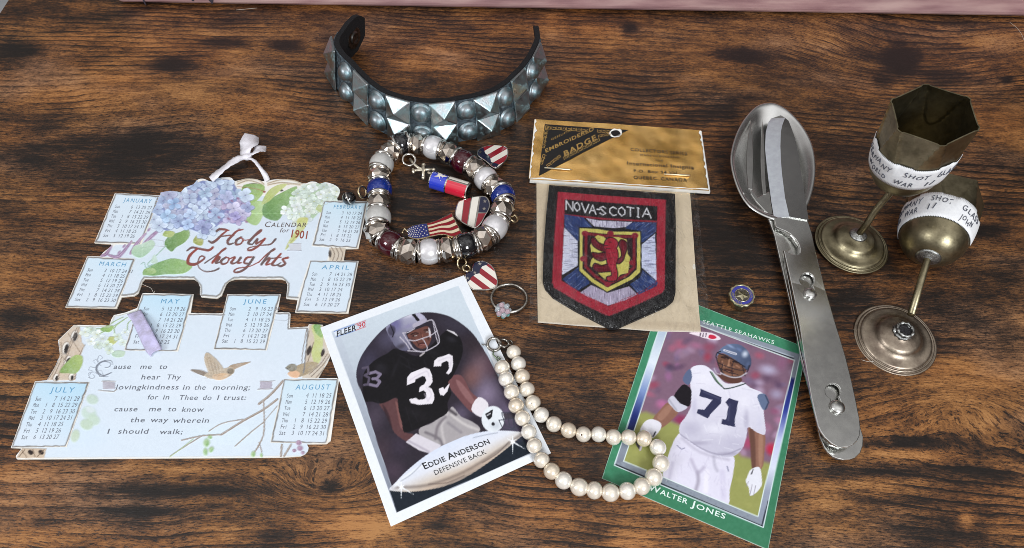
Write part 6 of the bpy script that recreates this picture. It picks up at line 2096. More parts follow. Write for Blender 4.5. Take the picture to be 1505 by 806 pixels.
# ------------------------------------------------------------------ brass goblets
def brass(name, c1, c2, rough=.3):
    m = bpy.data.materials.new(name); m.use_nodes = True
    nt = m.node_tree; L = nt.links.new; b = nt.nodes['Principled BSDF']
    b.inputs['Metallic'].default_value = 1
    t = node(nt, 'ShaderNodeTexCoord')
    n = node(nt, 'ShaderNodeTexNoise'); n.inputs['Scale'].default_value = 1.4; n.inputs['Detail'].default_value = 7; n.inputs['Roughness'].default_value = .65
    L(t.outputs['Object'], n.inputs['Vector'])
    r = node(nt, 'ShaderNodeValToRGB')
    r.color_ramp.elements[0].position = .35; r.color_ramp.elements[0].color = (*lin(c2), 1)
    r.color_ramp.elements[1].position = .65; r.color_ramp.elements[1].color = (*lin(c1), 1)
    L(n.outputs['Fac'], r.inputs[0])
    n2 = node(nt, 'ShaderNodeTexNoise'); n2.inputs['Scale'].default_value = 9; n2.inputs['Detail'].default_value = 6; n2.inputs['Roughness'].default_value = .7
    L(t.outputs['Object'], n2.inputs['Vector'])
    r2 = node(nt, 'ShaderNodeValToRGB'); r2.color_ramp.elements[0].position = .62; r2.color_ramp.elements[0].color = (0, 0, 0, 1); r2.color_ramp.elements[1].position = .74; r2.color_ramp.elements[1].color = (.6, .6, .6, 1)
    L(n2.outputs['Fac'], r2.inputs[0])
    mx = node(nt, 'ShaderNodeMix', data_type='RGBA'); L(r2.outputs[0], mx.inputs['Factor']); L(r.outputs[0], mx.inputs['A']); mx.inputs['B'].default_value = (*lin((62, 56, 44)), 1)
    L(mx.outputs['Result'], b.inputs['Base Color'])
    mm = node(nt, 'ShaderNodeMath', operation='MULTIPLY_ADD'); mm.inputs[1].default_value = .3; mm.inputs[2].default_value = rough - .12
    L(n2.outputs['Fac'], mm.inputs[0]); L(mm.outputs[0], b.inputs['Roughness'])
    bp = node(nt, 'ShaderNodeBump'); bp.inputs['Strength'].default_value = .12; bp.inputs['Distance'].default_value = .03
    L(n2.outputs['Fac'], bp.inputs['Height']); L(bp.outputs[0], b.inputs['Normal'])
    return m


brass_a = brass('tarnished_brass', (162, 152, 124), (116, 108, 86), .34)
brass_b = brass('silvered_brass', (178, 164, 146), (126, 112, 100), .34)
pewter = mat('grey_solder', (176, 176, 172), .4, metal=1, color2=(120, 120, 118), nscale=7, bump=.4, bscale=18)
tape = mat('paper_tape', (240, 240, 240), .65, color2=(230, 230, 232), nscale=6, bump=.15, bscale=30)
pencil = mat('pencil_line', (92, 94, 104), .6)

FOOT = [(1e-3, .0), (1.62, .0), (1.80, .03), (1.84, .08), (1.81, .12), (1.74, .125), (1.72, .10), (1.70, .13), (1.68, .19), (1.62, .20), (1.60, .17), (1.58, .20), (1.55, .26), (1.46, .28), (1.34, .29), (1.22, .32), (1.08, .39), (.99, .50), (.93, .60), (.84, .66), (.70, .70), (.56, .75), (.46, .80), (.40, .84)]
CUP = [(.16, 0), (.30, .015), (.55, .06), (.85, .18), (1.14, .42), (1.35, .78), (1.47, 1.25), (1.53, 1.7), (1.56, 2.2), (1.58, 2.8), (1.60, 3.3), (1.615, 3.55)]


def cup_r(z):
    return np.interp(z, [p[1] for p in CUP], [p[0] for p in CUP])


HEXK = .885


def cup_fun(th, r, z, rot):
    """round bowl pressed into six flat panels towards the mouth"""
    a = (th - rot) % (PI / 3) - PI / 6
    flat = (1.545 - .055 * (z - 1.8)) / math.cos(a)
    if z > 1.6 and flat < r:
        return flat - .045 * min((r - flat) / .015, 1)
    return r


def make_cup(rot, H=3.55, m=None, parent=None, R=None, o=None):
    zs_ = np.unique(np.concatenate([[p[1] for p in CUP], np.linspace(1.2, H, 44)]))
    zs_ = zs_[zs_ <= H + 1e-6]
    prof_ = [(float(cup_r(z)), float(z)) for z in zs_]
    v, f = lathe(prof_, 144, lambda th, r, z: cup_fun(th, r, z, rot))
    vi, fi = lathe([(max(r - .05, .02), z + (.05 if z < .6 else 0)) for r, z in prof_], 144, lambda th, r, z: cup_fun(th, r + .05, z, rot) - .05)
    n = len(v); N = 144; k0 = (len(prof_) - 1) * N
    F = f + [[i + n for i in g[::-1]] for g in fi] + [[k0 + k, k0 + (k + 1) % N, n + k0 + (k + 1) % N, n + k0 + k] for k in range(N)]
    V = np.concatenate([np.array(v), np.array(vi)])
    cen = [list(range(n, n + N))]
    V, F = put((V, F + cen), R, o)
    ob = mesh_obj('cup', V, F, m, parent, True, origin=o)
    md = ob.modifiers.new('edge', 'EDGE_SPLIT'); md.split_angle = math.radians(28)
    return ob


def tape_band(rot, R, o, parent, th0, th1, zlo, zhi, lines, off=.03, zig=.05):
    """strip of paper tape wrapped round the cup with pinked edges and pencil writing"""
    n = 150
    V, F = [], []
    surf = lambda th, z: cup_fun(th, float(cup_r(z)), z, rot) + off
    for i in range(n + 1):
        u = i / n; th = th0 + (th1 - th0) * u
        a, b = zlo(u), zhi(u)
        zz = zig * (.5 if i % 2 else -.5)
        for j in range(7):
            z = a + (b - a) * j / 6 + (zz if j in (0, 6) else 0)
            rr = max(surf(th, z), float(cup_r(z)) * .955 + off)
            V.append((rr * math.cos(th), rr * math.sin(th), z))
    for i in range(n):
        for j in range(6):
            k = i * 7 + j; F.append([k, k + 7, k + 8, k + 1])
    ob = mesh_obj('paper_label', *put((V, F), R, o), tape, parent, True, origin=o)
    sd_ = ob.modifiers.new('thick', 'SOLIDIFY'); sd_.thickness = .02; sd_.offset = 1
    parts = []
    jr = np.random.default_rng(5)
    for s_, u0, u1, t0, hh in lines:
        v, f, w_ = layout(s_, -.008, .12)
        # handwriting: every letter leans and sits a little differently
        v = v.copy(); cell = np.floor(v[:, 0] / (w_ / len(s_))).astype(int)
        for q_ in np.unique(cell):
            i_ = cell == q_; sl_, dy_ = jr.uniform(-.02, .32), jr.uniform(-.14, .14)
            v[i_, 0] += v[i_, 1] * sl_; v[i_, 1] = v[i_, 1] * jr.uniform(.85, 1.15) + dy_
        W_ = []
        for x, y in v:
            u = u0 + (u1 - u0) * x / w_; th = th0 + (th1 - th0) * u
            a, b = zlo(u), zhi(u)
            z = a + (b - a) * (t0 + hh * y + .03 * math.sin(x * 1.7))
            rr = max(surf(th, z), float(cup_r(z)) * .955 + off) + .028
            W_.append((rr * math.cos(th), rr * math.sin(th), z))
        parts.append((np.array(W_), f))
    absorb(ob, [mesh_obj('writing', *put(join(parts), R, o), pencil)])
    return ob


# standing goblet
A0 = P(1250, 360, 0.1); A1 = P(1373, 168, 7.9)
RA = frame((0, 0, 1), (0, 1, 0))
A1 = P(1373, 168, 8.15); Ac = P(1317, 269, 4.1)          # the old stem is bent: the cup leans towards the viewer
RC = frame(A1 - Ac, (0, 1, 0)) @ np.diag([.97, .97, np.linalg.norm(A1 - Ac) / 3.55])
# frame columns: x axis roughly world x
gob = empty('brass_goblet', A0, 'upright tarnished brass goblet with six sided mouth and pencilled paper label', 'goblet', 'small brass goblets')
rA = 53 * depth(A0) / FPX
sA = rA / 1.84
soft_foot = lambda prof, s_: [(r * s_, z * s_) for r, z in prof]
mesh_obj('foot', *put(lathe(soft_foot(FOOT, sA), 72), RA, A0), brass_a, gob, True, origin=A0)
mesh_obj('solder_collar', *put(lathe([(.40 * sA, .80 * sA), (.43 * sA, .84 * sA), (.38 * sA, .9 * sA), (.2, .96 * sA), (.15, 1.0 * sA)], 40), RA, A0), pewter, gob, True, origin=A0)
v, f = tube(np.array(sm([tuple(A0 + [0, 0, .78 * sA]), tuple(A0 + [.02, .02, 1.6]), tuple(A0 * .5 + Ac * .5 + [.02, .05, .3]), tuple(Ac - (A1 - Ac) * .12), tuple(Ac + (A1 - Ac) * .012)], 8, False)), .15, 24)
mesh_obj('stem', v, f, brass_a, gob, True, origin=A0)
cupA = make_cup(math.radians(26), 3.55, brass_a, gob, RC, Ac)
tape_band(math.radians(26), RC, Ac, gob, math.radians(150), math.radians(330),
          lambda u: 1.05 + .25 * u, lambda u: 2.15 + .25 * u - .9 * max(u - .75, 0) * .6,
          [('GERMANY', .06, .40, .60, .20), ('SHOT', .50, .68, .60, .20), ('GLASS', .74, .94, .60, .20), ('WORLD', .16, .38, .2, .20), ('WAR', .45, .6, .2, .2), ('II', .68, .74, .2, .2)])

# loose foot of the broken goblet
B0 = P(1314, 500, .02)
rB = 58 * depth(B0) / FPX; sB = rB / 1.84
ft = empty('goblet_foot', B0, 'detached round goblet foot with a broken grey solder ring on top', 'goblet foot')
RB = frame((-.06, -.04, 1), (0, 1, 0))
mesh_obj('foot', *put(lathe(soft_foot(FOOT, sB), 72), RB, B0), brass_b, ft, True, origin=B0)
top = B0 + RB @ np.array([0, 0, .84 * sB])
mesh_obj('solder_ring', *put(tube([p + np.array([0, 0, .03 * math.sin(5 * k)]) for k, p in enumerate(circle((0, 0, .03), .36 * sB, (1, 0, 0), (0, 1, 0), 30))], [.085 + .03 * math.sin(k * 2.3) for k in range(30)], 10, True), RB, top), pewter, ft, True, origin=top)
mesh_obj('solder_ring', *put(tube([p + np.array([0, 0, .03 * math.sin(4 * k)]) for k, p in enumerate(circle((.05, .03, .17), .34 * sB, (1, 0, 0), (0, 1, 0), 30))], [.06 + .02 * math.sin(k * 1.7) for k in range(30)], 10, True), RB, top), pewter, ft, True, origin=top)
mesh_obj('broken_core', *put(lathe([(1e-3, .16), (.2, .17), (.33 * sB, .13), (.34 * sB, -.02)], 24), RB, top), mat('dark_core', (62, 60, 62), .6, metal=.6, noise=.5, nscale=9, bump=.6, bscale=12), ft, False, origin=top)

# cup and stem of the broken goblet, lying on the table
B1 = P(1339, 463, 1.0); B2 = P(1398, 262, 1.55)
axb = B2 - B1; axb /= np.linalg.norm(axb)
lay = empty('brass_goblet', (B1[0], B1[1], 0), 'tipped over brass goblet cup broken off its foot, pencilled label round its middle', 'goblet', 'small brass goblets')
RL = frame(axb, (0, 0, 1))      # column 0 horizontal, column 1 up
RLc = RL @ np.diag([.98, .98, 1.12])
st_len = np.linalg.norm(P(1354, 374, 1.3) - B1)
mesh_obj('stem', *put(lathe([(.02, 0), (.15, .01), (.15, st_len + .1)], 28), RL, B1), brass_a, lay, True, origin=B1)
oc = B1 + axb * st_len
mesh_obj('solder_collar', *put(lathe([(.15, -.12), (.24, -.06), (.42, .0), (.52, .05), (.5, .1)], 36), RL, oc), pewter, lay, True, origin=oc)
make_cup(math.radians(50), 3.55, brass_a, lay, RLc, oc)
tape_band(math.radians(50), RLc, oc, lay, math.radians(-34), math.radians(158), lambda u: 1.0 + .1 * math.sin(PI * u), lambda u: 2.15 + .15 * math.sin(PI * u),
          [('GERMANY', .05, .38, .56, .25), ('SHOT', .45, .61, .58, .25), ('GLASS', .69, .90, .54, .25), ('WORLD', .01, .17, .18, .22), ('WAR', .22, .36, .2, .22), ('II', .43, .49, .22, .22), ('JOHN', .70, .84, .16, .2)])
for o_ in (B1, B2, A0, A1, oc): print('GOB', np.round(o_, 2))
# ------------------------------------------------------------------ studded leather wristband
leather = mat('black_suede', (24, 23, 26), .95, color2=(11, 11, 13), nscale=9, bump=.9, bscale=26)
leather_out = mat('worn_blue_grey_leather', (84, 98, 106), .6, color2=(44, 50, 56), nscale=6, bump=.5, bscale=22)


def stud_metal(name='stud_nickel', c1=(176, 180, 182), c2=(150, 174, 178), lo=.43, hi=.58, r0=.05):
    m = bpy.data.materials.new(name); m.use_nodes = True
    nt = m.node_tree; L = nt.links.new; b = nt.nodes['Principled BSDF']
    t = node(nt, 'ShaderNodeTexCoord')
    n = node(nt, 'ShaderNodeTexNoise'); n.inputs['Scale'].default_value = 2.2; n.inputs['Detail'].default_value = 8; n.inputs['Roughness'].default_value = .7
    L(t.outputs['Object'], n.inputs['Vector'])
    r = node(nt, 'ShaderNodeValToRGB')
    r.color_ramp.elements[0].position = lo; r.color_ramp.elements[0].color = (*lin(c1), 1)
    r.color_ramp.elements[1].position = hi; r.color_ramp.elements[1].color = (*lin(c2), 1)
    L(n.outputs['Fac'], r.inputs[0]); L(r.outputs[0], b.inputs['Base Color'])
    r2 = node(nt, 'ShaderNodeValToRGB')
    r2.color_ramp.elements[0].position = .54; r2.color_ramp.elements[0].color = (1, 1, 1, 1)
    r2.color_ramp.elements[1].position = .70; r2.color_ramp.elements[1].color = (.25, .25, .25, 1)
    L(n.outputs['Fac'], r2.inputs[0]); L(r2.outputs[0], b.inputs['Metallic'])
    mm = node(nt, 'ShaderNodeMath', operation='MULTIPLY_ADD'); mm.inputs[1].default_value = .6; mm.inputs[2].default_value = r0
    L(n.outputs['Fac'], mm.inputs[0]); L(mm.outputs[0], b.inputs['Roughness'])
    n2 = node(nt, 'ShaderNodeTexNoise'); n2.inputs['Scale'].default_value = 14; n2.inputs['Detail'].default_value = 4
    L(t.outputs['Object'], n2.inputs['Vector'])
    bp = node(nt, 'ShaderNodeBump'); bp.inputs['Strength'].default_value = .2; bp.inputs['Distance'].default_value = .03
    L(n2.outputs['Fac'], bp.inputs['Height']); L(bp.outputs[0], b.inputs['Normal'])
    return m


stud = stud_metal()
dome_m = stud_metal('dome_pewter', (156, 162, 166), (118, 146, 152), .44, .60, .16)
HB = 2.46
FL = .42                      # the band flares outwards towards the table
top_px = [(533, 12), (514, 30), (499, 50), (495, 64), (504, 79), (519, 93), (540, 115), (567, 134), (605, 145), (650, 147), (703, 138), (733, 127), (755, 109), (774, 88), (786, 66), (790, 50), (785, 26)]
pp = sm([tuple(P(x, y, HB)[:2]) for x, y in top_px], 14, False)
pp = np.array(pp)
for _ in range(10): pp[1:-1] = (pp[:-2] + 2 * pp[1:-1] + pp[2:]) / 4
sl = np.r_[0, np.cumsum(np.linalg.norm(np.diff(pp, axis=0), axis=1))]
NS = 160
ss_ = np.linspace(0, sl[-1], NS)
path = np.stack([np.interp(ss_, sl, pp[:, k]) for k in (0, 1)], 1)
tan = np.gradient(path, axis=0); tan /= np.linalg.norm(tan, axis=1)[:, None]
# the strap runs left to right; outside is towards the viewer (right hand side of the direction of travel)
outn = np.stack([tan[:, 1], -tan[:, 0]], 1)
if outn[NS // 2][1] > 0: outn = -outn
wb = P(650, 170, 0)
band = empty('studded_wristband', (path[NS // 2][0], path[NS // 2][1], 0), 'black leather wristband with two rows of worn silver pyramid and dome studs standing on edge', 'wristband')
TH = .26
V, F = [], []
NZ = 12
for i in range(NS):
    d_end = min(ss_[i], sl[-1] - ss_[i])
    k = 1 - .5 * max(0, 1 - d_end / .9) ** 1.6
    for side in (0, 1):
        for j in range(NZ + 1):
            z = HB / 2 + (j / NZ - .5) * HB * k
            o_ = outn[i] * (0 if side == 0 else TH) - outn[i] * .5 * TH + outn[i] * FL * (1 - z / HB)
            w_ = .015 * math.sin(i * .7 + j) if j in (0, NZ) else 0
            V.append((path[i][0] + o_[0], path[i][1] + o_[1], max(z + w_, .01)))
row = 2 * (NZ + 1)
for i in range(NS - 1):
    for j in range(NZ):
        a = i * row + j; F.append([a, a + 1, a + row + 1, a + row])
        b = i * row + NZ + 1 + j; F.append([b, b + row, b + row + 1, b + 1])
    a, b = i * row, i * row + NZ + 1
    F.append([a, a + row, b + row, b]); F.append([a + NZ, b + NZ, b + NZ + row, a + NZ + row])
for i in (0, NS - 1):
    for j in range(NZ):
        a = i * row + j; b = a + NZ + 1
        F.append([a, b, b + 1, a + 1] if i == 0 else [a, a + 1, b + 1, b])
strap = mesh_obj('strap', V, F, leather, band, origin=(path[NS // 2][0], path[NS // 2][1], 0))
bm = bmesh.new(); bm.from_mesh(strap.data); bmesh.ops.recalc_face_normals(bm, faces=bm.faces); bm.to_mesh(strap.data); bm.free()
# outer layer carrying the studs
i0, i1 = int(NS * .115), int(NS * .915)
V, F = [], []
for i in range(i0, i1):
    for j, z in enumerate(np.linspace(.06, HB - .05, 9)):
        for side in (0, 1):
            o_ = outn[i] * (TH * .5 + .005 + side * .06 + FL * (1 - z / HB))
            V.append((path[i][0] + o_[0], path[i][1] + o_[1], z))
r_ = 18
for i in range(i1 - i0 - 1):
    for j in range(8):
        a = i * r_ + j * 2
        F.append([a + 1, a + r_ + 1, a + r_ + 3, a + 3])
    F.append([i * r_, i * r_ + 1, i * r_ + r_ + 1, i * r_ + r_]); F.append([i * r_ + 16, i * r_ + r_ + 16, i * r_ + r_ + 17, i * r_ + 17])
mesh_obj('outer_layer', V, F, leather_out, band, origin=(path[NS // 2][0], path[NS // 2][1], 0))
zw = Z(460, 0, 3.665)
upper = [((118, 282), 'p'), ((180, 375), 'd'), ((250, 445), 'p'), ((345, 500), 'd'), ((450, 530), 'p'), ((576, 578), 'd'), ((710, 592), 'p'), ((836, 580), 'd'), ((945, 538), 'p'), ((1040, 500), 'd'), ((1120, 440), 'p'), ((1174, 365), 'd'), ((1220, 285), 'p')]
ups = []
for (q, k) in upper:
    x, y = zw(q)[0]
    cand = np.c_[path + outn * (TH * .5 + .35 + FL * .27), np.full(NS, 1.80)]
    px_, py_ = proj(cand)
    ups.append(int(np.argmin((px_ - x) ** 2 + ((py_ - y) * .6) ** 2)))
ups[0] = max(ups[0], i0 + 2)
for a in range(1, len(ups)):
    ups[a] = max(ups[a], ups[a - 1] + 3)
ups = np.round(np.interp(np.arange(13), np.arange(13), np.convolve(np.r_[ups[0], ups, ups[-1]], [.25, .5, .25], 'valid'))).astype(int)


def pyr(bm_w, h):
    w_ = bm_w
    V = [(-w_, -w_, 0), (w_, -w_, 0), (w_, w_, 0), (-w_, w_, 0), (-w_, -w_, .1), (w_, -w_, .1), (w_, w_, .1), (-w_, w_, .1), (0, 0, h)]
    F = [[0, 1, 5, 4], [1, 2, 6, 5], [2, 3, 7, 6], [3, 0, 4, 7], [4, 5, 8], [5, 6, 8], [6, 7, 8], [7, 4, 8]]
    return np.array(V, float), F


spc = np.mean(np.diff(ss_[ups]))
print('stud spacing', spc, 'path', sl[-1])
for idx, (q, k) in zip(ups, upper):
    t_ = np.array([tan[idx][0], tan[idx][1], 0]); n_ = np.array([outn[idx][0], outn[idx][1], 0])
    up_ = np.array([0, 0, HB]) - n_ * FL; up_ /= np.linalg.norm(up_)
    n2_ = np.cross(t_, up_); n2_ *= np.sign(n2_ @ n_)
    R_b = np.stack([t_, up_, n2_], 1)
    if np.linalg.det(R_b) < 0: R_b[:, 0] *= -1
    for z in (.62, 1.83):
        o_ = np.array([path[idx][0], path[idx][1], z + random.uniform(-.03, .03)]) + n_ * (TH * .5 + .06 + FL * (1 - z / HB))
        R_b0 = R_b
        R_b = R_b0 @ np.array(Matrix.Rotation(random.uniform(-.05, .05), 3, 'Z')) @ np.array(Matrix.Rotation(random.uniform(-.05, .05), 3, 'X'))
        if k == 'p':
            s_ = mesh_obj('pyramid_stud', *put(pyr(.66, .56), R_b, o_), stud, band, origin=o_)
            soften(s_, .035, 2, 20)
        else:
            pr = [(.56, 0), (.56, .05), (.47, .08), (.44, .14), (.41, .22), (.35, .31), (.25, .38), (.12, .415), (1e-3, .42)]
            mesh_obj('dome_stud', *put(lathe(pr, 26), R_b, o_), dome_m, band, True, origin=o_)
        R_b = R_b0
dull = mat('dull_snap_metal', (110, 108, 104), .4, metal=1, color2=(70, 66, 62), nscale=6)
for idx, zz in ((9, 1.25), (NS - 10, 1.25)):
    t_ = np.array([tan[idx][0], tan[idx][1], 0]); n_ = -np.array([outn[idx][0], outn[idx][1], 0])
    R_b = np.stack([t_, np.array([0, 0, 1.0]), n_], 1)
    if np.linalg.det(R_b) < 0: R_b[:, 0] *= -1
    o_ = np.array([path[idx][0], path[idx][1], zz]) + n_ * (TH * .5 - FL * .49)
    pr = [(.62, 0), (.63, .05), (.58, .09), (.42, .07), (.36, .08), (.34, .15), (.26, .17), (.22, .12), (.12, .1), (1e-3, .1)]
    mesh_obj('snap_fastener', *put(lathe(pr, 32), R_b, o_), dull, band, True, origin=o_)

# ------------------------------------------------------------------ pearl string
pearl_cream = mat('cream_pearl', (246, 236, 220), .24, metal=.34, spec=.6, color2=(242, 231, 214), nscale=.6, coat=1)
pearl_b = mat('ivory_pearl', (250, 244, 233), .22, metal=.34, spec=.6, color2=(247, 240, 228), nscale=.6, coat=1)
pearl_c = mat('deep_cream_pearl', (240, 225, 203), .25, metal=.38, spec=.6, color2=(235, 219, 196), nscale=.6, coat=1)
silver = mat('tarnished_silver', (190, 186, 178), .26, metal=1, color2=(140, 134, 126), nscale=8)
zt = Z(690, 470, 2.878)
pts = [(138, 202), (155, 252), (178, 307), (197, 364), (224, 417), (251, 475), (274, 533), (305, 594), (348, 641), (398, 680), (464, 708), (528, 722), (596, 732), (667, 725), (729, 705), (779, 667), (810, 608), (797, 541), (738, 503), (673, 498),
       (609, 497), (546, 485), (482, 485), (419, 468), (357, 442), (304, 403), (268, 352), (243, 295), (223, 240), (207, 187), (187, 138)]
pc = P(860, 640, 0)
string = empty('pearl_bracelet', (pc[0], pc[1], 0), 'string of cream pearls with silver spring ring clasp lying across both football cards', 'pearl bracelet')
rp = .315
C1w = np.array([P(x, y, .08)[:2] for x, y in C1]); C2w = np.array([P(x, y, .03)[:2] for x, y in C2])
centres = []
for k, q in enumerate(pts):
    x, y = zt(q)[0]
    z = rp
    for _ in range(2):
        w_ = P(x, y, z)
        base = 0.0
        if inside(np.array([w_[0]]), np.array([w_[1]]), C1w)[0] or min(np.linalg.norm(C1w - w_[:2], axis=1)) < .1: base = PL1[0] + PL1[1] * w_[0] + PL1[2] * w_[1]
        elif inside(np.array([w_[0]]), np.array([w_[1]]), C2w)[0]: base = .036
        z = rp + base
    centres.append(P(x, y, z))
pearl_me = None
for k, w_ in enumerate(centres):
    rr = rp * (1.04 if 8 < k < 18 else .99) * random.uniform(.97, 1.03)
    d = centres[min(k + 1, 30)] - centres[max(k - 1, 0)]
    R_p = frame(d + np.array([0, 0, .05]))
    if pearl_me is None:
        v, f = sphere(1.0, 32, 20)
        v = v * (1 + .004 * vnoise(v[:, 0] * 3 + 5, v[:, 1] * 3 + v[:, 2] * 2, 3)[:, None])
        o = mesh_obj('pearl', v, f, pearl_cream, None, True); pearl_me = o
    else:
        o = pearl_me.copy(); COL.objects.link(o)
    M = Matrix(R_p.tolist()).to_4x4(); M.translation = Vector(w_)
    if k % 4 == 1:
        o.data = pearl_me.data.copy(); o.data.materials[0] = pearl_b
    elif k % 5 == 3:
        o.data = pearl_me.data.copy(); o.data.materials[0] = pearl_c
    o.parent = string; o.matrix_parent_inverse = string.matrix_world.inverted()
    o.matrix_basis = M @ Matrix.Diagonal((rr, rr, rr * random.uniform(.94, 1.02), 1))
pit = mat('drill_hole', (96, 76, 58), .7)
for k in (12, 22, 26):
    d = CAM - centres[k]; d /= np.linalg.norm(d)
    a_ = np.array([random.uniform(-.35, .35), random.uniform(-.55, .1), 0]); n_ = d + a_; n_ /= np.linalg.norm(n_)
    mesh_obj('pearl_pit', *put(lathe([(.001, .005), (.022, .004), (.038, -.01)], 12), frame(n_), centres[k] + n_ * rp * 1.0), pit, string, origin=centres[k])
v, f = tube(np.array(sm([tuple(c_) for c_ in centres], 3, False)), .025, 6)
mesh_obj('thread', v, f, mat('thread_white', (214, 206, 190), .8), string, origin=pc)
zc_ = Z(690, 480, 5.757)


def flat_ring(c_px, rpx, z, rw, name, m, parent, tiltv=(0, 0, 1), n=32):
    o_ = P(*c_px, z); rr = rpx * np.linalg.norm(o_ - CAM) / FPX
    Rf = frame(tiltv)
    return mesh_obj(name, *tube(circle(o_, rr, Rf[:, 0], Rf[:, 1], n), rw, 10, True), m, parent, True, origin=o_)


a, b, c_, d_ = zc_((208, 152), (292, 142), (345, 138), (215, 245))
flat_ring(a, 9.4, .20, .065, 'spring_ring', silver, string, (.1, -.2, 1))
flat_ring(b, 6.8, .18, .05, 'jump_ring', silver, string, (.2, .2, 1))
flat_ring(c_, 3.6, .16, .04, 'end_ring', silver, string, (.5, .1, 1), 20)
v, f = tube([P(*q, .2) for q in zc_((205, 205), (200, 240), (222, 262), (240, 290), (262, 275), (236, 255))], .035, 8)
mesh_obj('end_link', v, f, mat('green_tarnish', (150, 168, 140), .4, metal=.8), string, True, origin=v.mean(0))
v, f = tube([P(*q, .2) for q in zc_((140, 158), (118, 157), (104, 152))], .025, 6)
mesh_obj('ring_trigger', v, f, silver, string, True, origin=v.mean(0))

# ------------------------------------------------------------------ ring with a flower of stones
zr_ = Z(650, 340, 5.757)
rc = zr_((566, 565))[0]
ro = P(*rc, .12)
ring = empty('flower_ring', (ro[0], ro[1], 0), 'thin silver finger ring with small pink crystal flower lying on the table', 'ring')
rl, rr_ = P(*zr_((418, 570))[0], .12), P(*zr_((714, 570))[0], .12)
rad = np.linalg.norm(rr_ - rl) / 2
far, near = P(*zr_((566, 455))[0], .12), P(*zr_((566, 686))[0], .12)
rady = np.linalg.norm(far - near) / 2
cc = (far + near) / 2
V, F = [], []
N = 72
sec = [(.0, 0), (.06, .03), (.07, .12), (.06, .21), (.0, .24), (-.045, .20), (-.05, .12), (-.045, .04)]
for i in range(N):
    th = 2 * PI * i / N
    for dr, z in sec:
        V.append((cc[0] + (rad + dr) * math.cos(th), cc[1] + (rady + dr) * math.sin(th), z * .9 + .005))
for i in range(N):
    for k in range(8):
        j = (i + 1) % N; F.append([i * 8 + k, j * 8 + k, j * 8 + (k + 1) % 8, i * 8 + (k + 1) % 8])
mesh_obj('ring_band', V, F, silver, ring, True, origin=ro)
pink = mat('pink_crystal', (234, 204, 214), .05, spec=.8, trans=.55, ior=1.6)
clear = mat('clear_crystal', (226, 234, 240), .04, spec=.8, trans=.6, ior=1.7)
teal_glint = mat('teal_reflection_crystal', (120, 184, 180), .05, spec=.8, trans=.4, ior=1.6)  # clear side stones with the teal reflections put into their colour
fc = P(*zr_((512, 668))[0], .42)


def gem(r):
    n = 8
    V = [(r * .55 * math.cos(2 * PI * k / n), r * .55 * math.sin(2 * PI * k / n), r * .5) for k in range(n)] + [(r * math.cos(2 * PI * (k + .5) / n), r * math.sin(2 * PI * (k + .5) / n), r * .15) for k in range(n)] + [(0, 0, -r * .8)]
    F = [list(range(n))] + [[k, n + (k - 1) % n, n + k] for k in range(n)] + [[k, n + k, (k + 1) % n] for k in range(n)] + [[n + k, 2 * n, n + (k + 1) % n] for k in range(n)]
    return np.array(V), F


Rg = frame((-.15, -.55, 1))
for k in range(7):
    a = 2 * PI * k / 6
    off = np.array([0, 0, .06]) if k == 6 else np.array([.21 * math.cos(a), .21 * math.sin(a), 0])
    mesh_obj('crystal', *put(gem(.13), Rg, fc + Rg @ off), pink if k in (0, 2, 6, 4) else clear, ring, origin=fc)
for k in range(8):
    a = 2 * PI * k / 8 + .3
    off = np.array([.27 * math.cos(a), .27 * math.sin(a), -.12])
    mesh_obj('side_crystal', *put(gem(.10), Rg, fc + Rg @ off), teal_glint if k in (5, 6, 7) else clear, ring, origin=fc)
mesh_obj('stone_setting', *put(lathe([(.06, -.36), (.16, -.3), (.26, -.16), (.28, -.1), (.2, -.06)], 24), Rg, fc), silver, ring, True, origin=fc)
# ------------------------------------------------------------------ charm bracelet
cb = P(640, 295, 0)
charm = empty('charm_bracelet', (cb[0], cb[1], 0), 'chunky bead bracelet of white, red, blue and silver beads with enamel flag charms', 'charm bracelet')
bead_silver = mat('bright_silver', (214, 210, 204), .13, metal=1, color2=(196, 190, 182), nscale=5, rnoise=.1)
bead_facet = mat('faceted_silver', (216, 208, 198), .1, metal=1, color2=(206, 194, 182), nscale=5)
bead_pearl = mat('white_pearl', (226, 224, 224), .24, metal=.35, spec=.6, color2=(220, 216, 218), nscale=.8, coat=1)
bead_dull = mat('milky_bead', (190, 188, 184), .25, spec=.5, color2=(176, 174, 170), nscale=4, coat=.5)
bead_black = mat('black_glass', (12, 12, 16), .06, spec=.7, coat=.6)
bead_red = mat('garnet_glass', (74, 10, 26), .05, spec=.6, trans=.35, ior=1.5, coat=.6)
bead_blue = mat('blue_glass', (24, 60, 170), .05, spec=.6, trans=.55, ior=1.5, coat=.6)
BEADS = [('k', 590, 212), ('f', 614, 212), ('w', 637, 217), ('f', 660, 226), ('r', 681, 238), ('f', 699, 250), ('w', 714, 263), ('f', 727, 277), ('b', 739, 288), ('f', 738, 311), ('w', 727, 335), ('f', 709, 351),
         ('k', 685, 361), ('f', 657, 367), ('w', 631, 370), ('f', 600, 370), ('r', 575, 358), ('f', 555, 343), ('d', 556, 320), ('f', 557, 300), ('b', 558, 279), ('f', 558, 261), ('d', 561, 242), ('f', 573, 226)]
RBEAD = .60
cen = [P(x, y, RBEAD * .93) for _, x, y in BEADS]
nB = len(BEADS)


def torus(R_, r, n=30, m=8):
    return tube(circle((0, 0, 0), R_, (1, 0, 0), (0, 1, 0), n), r, m, True)


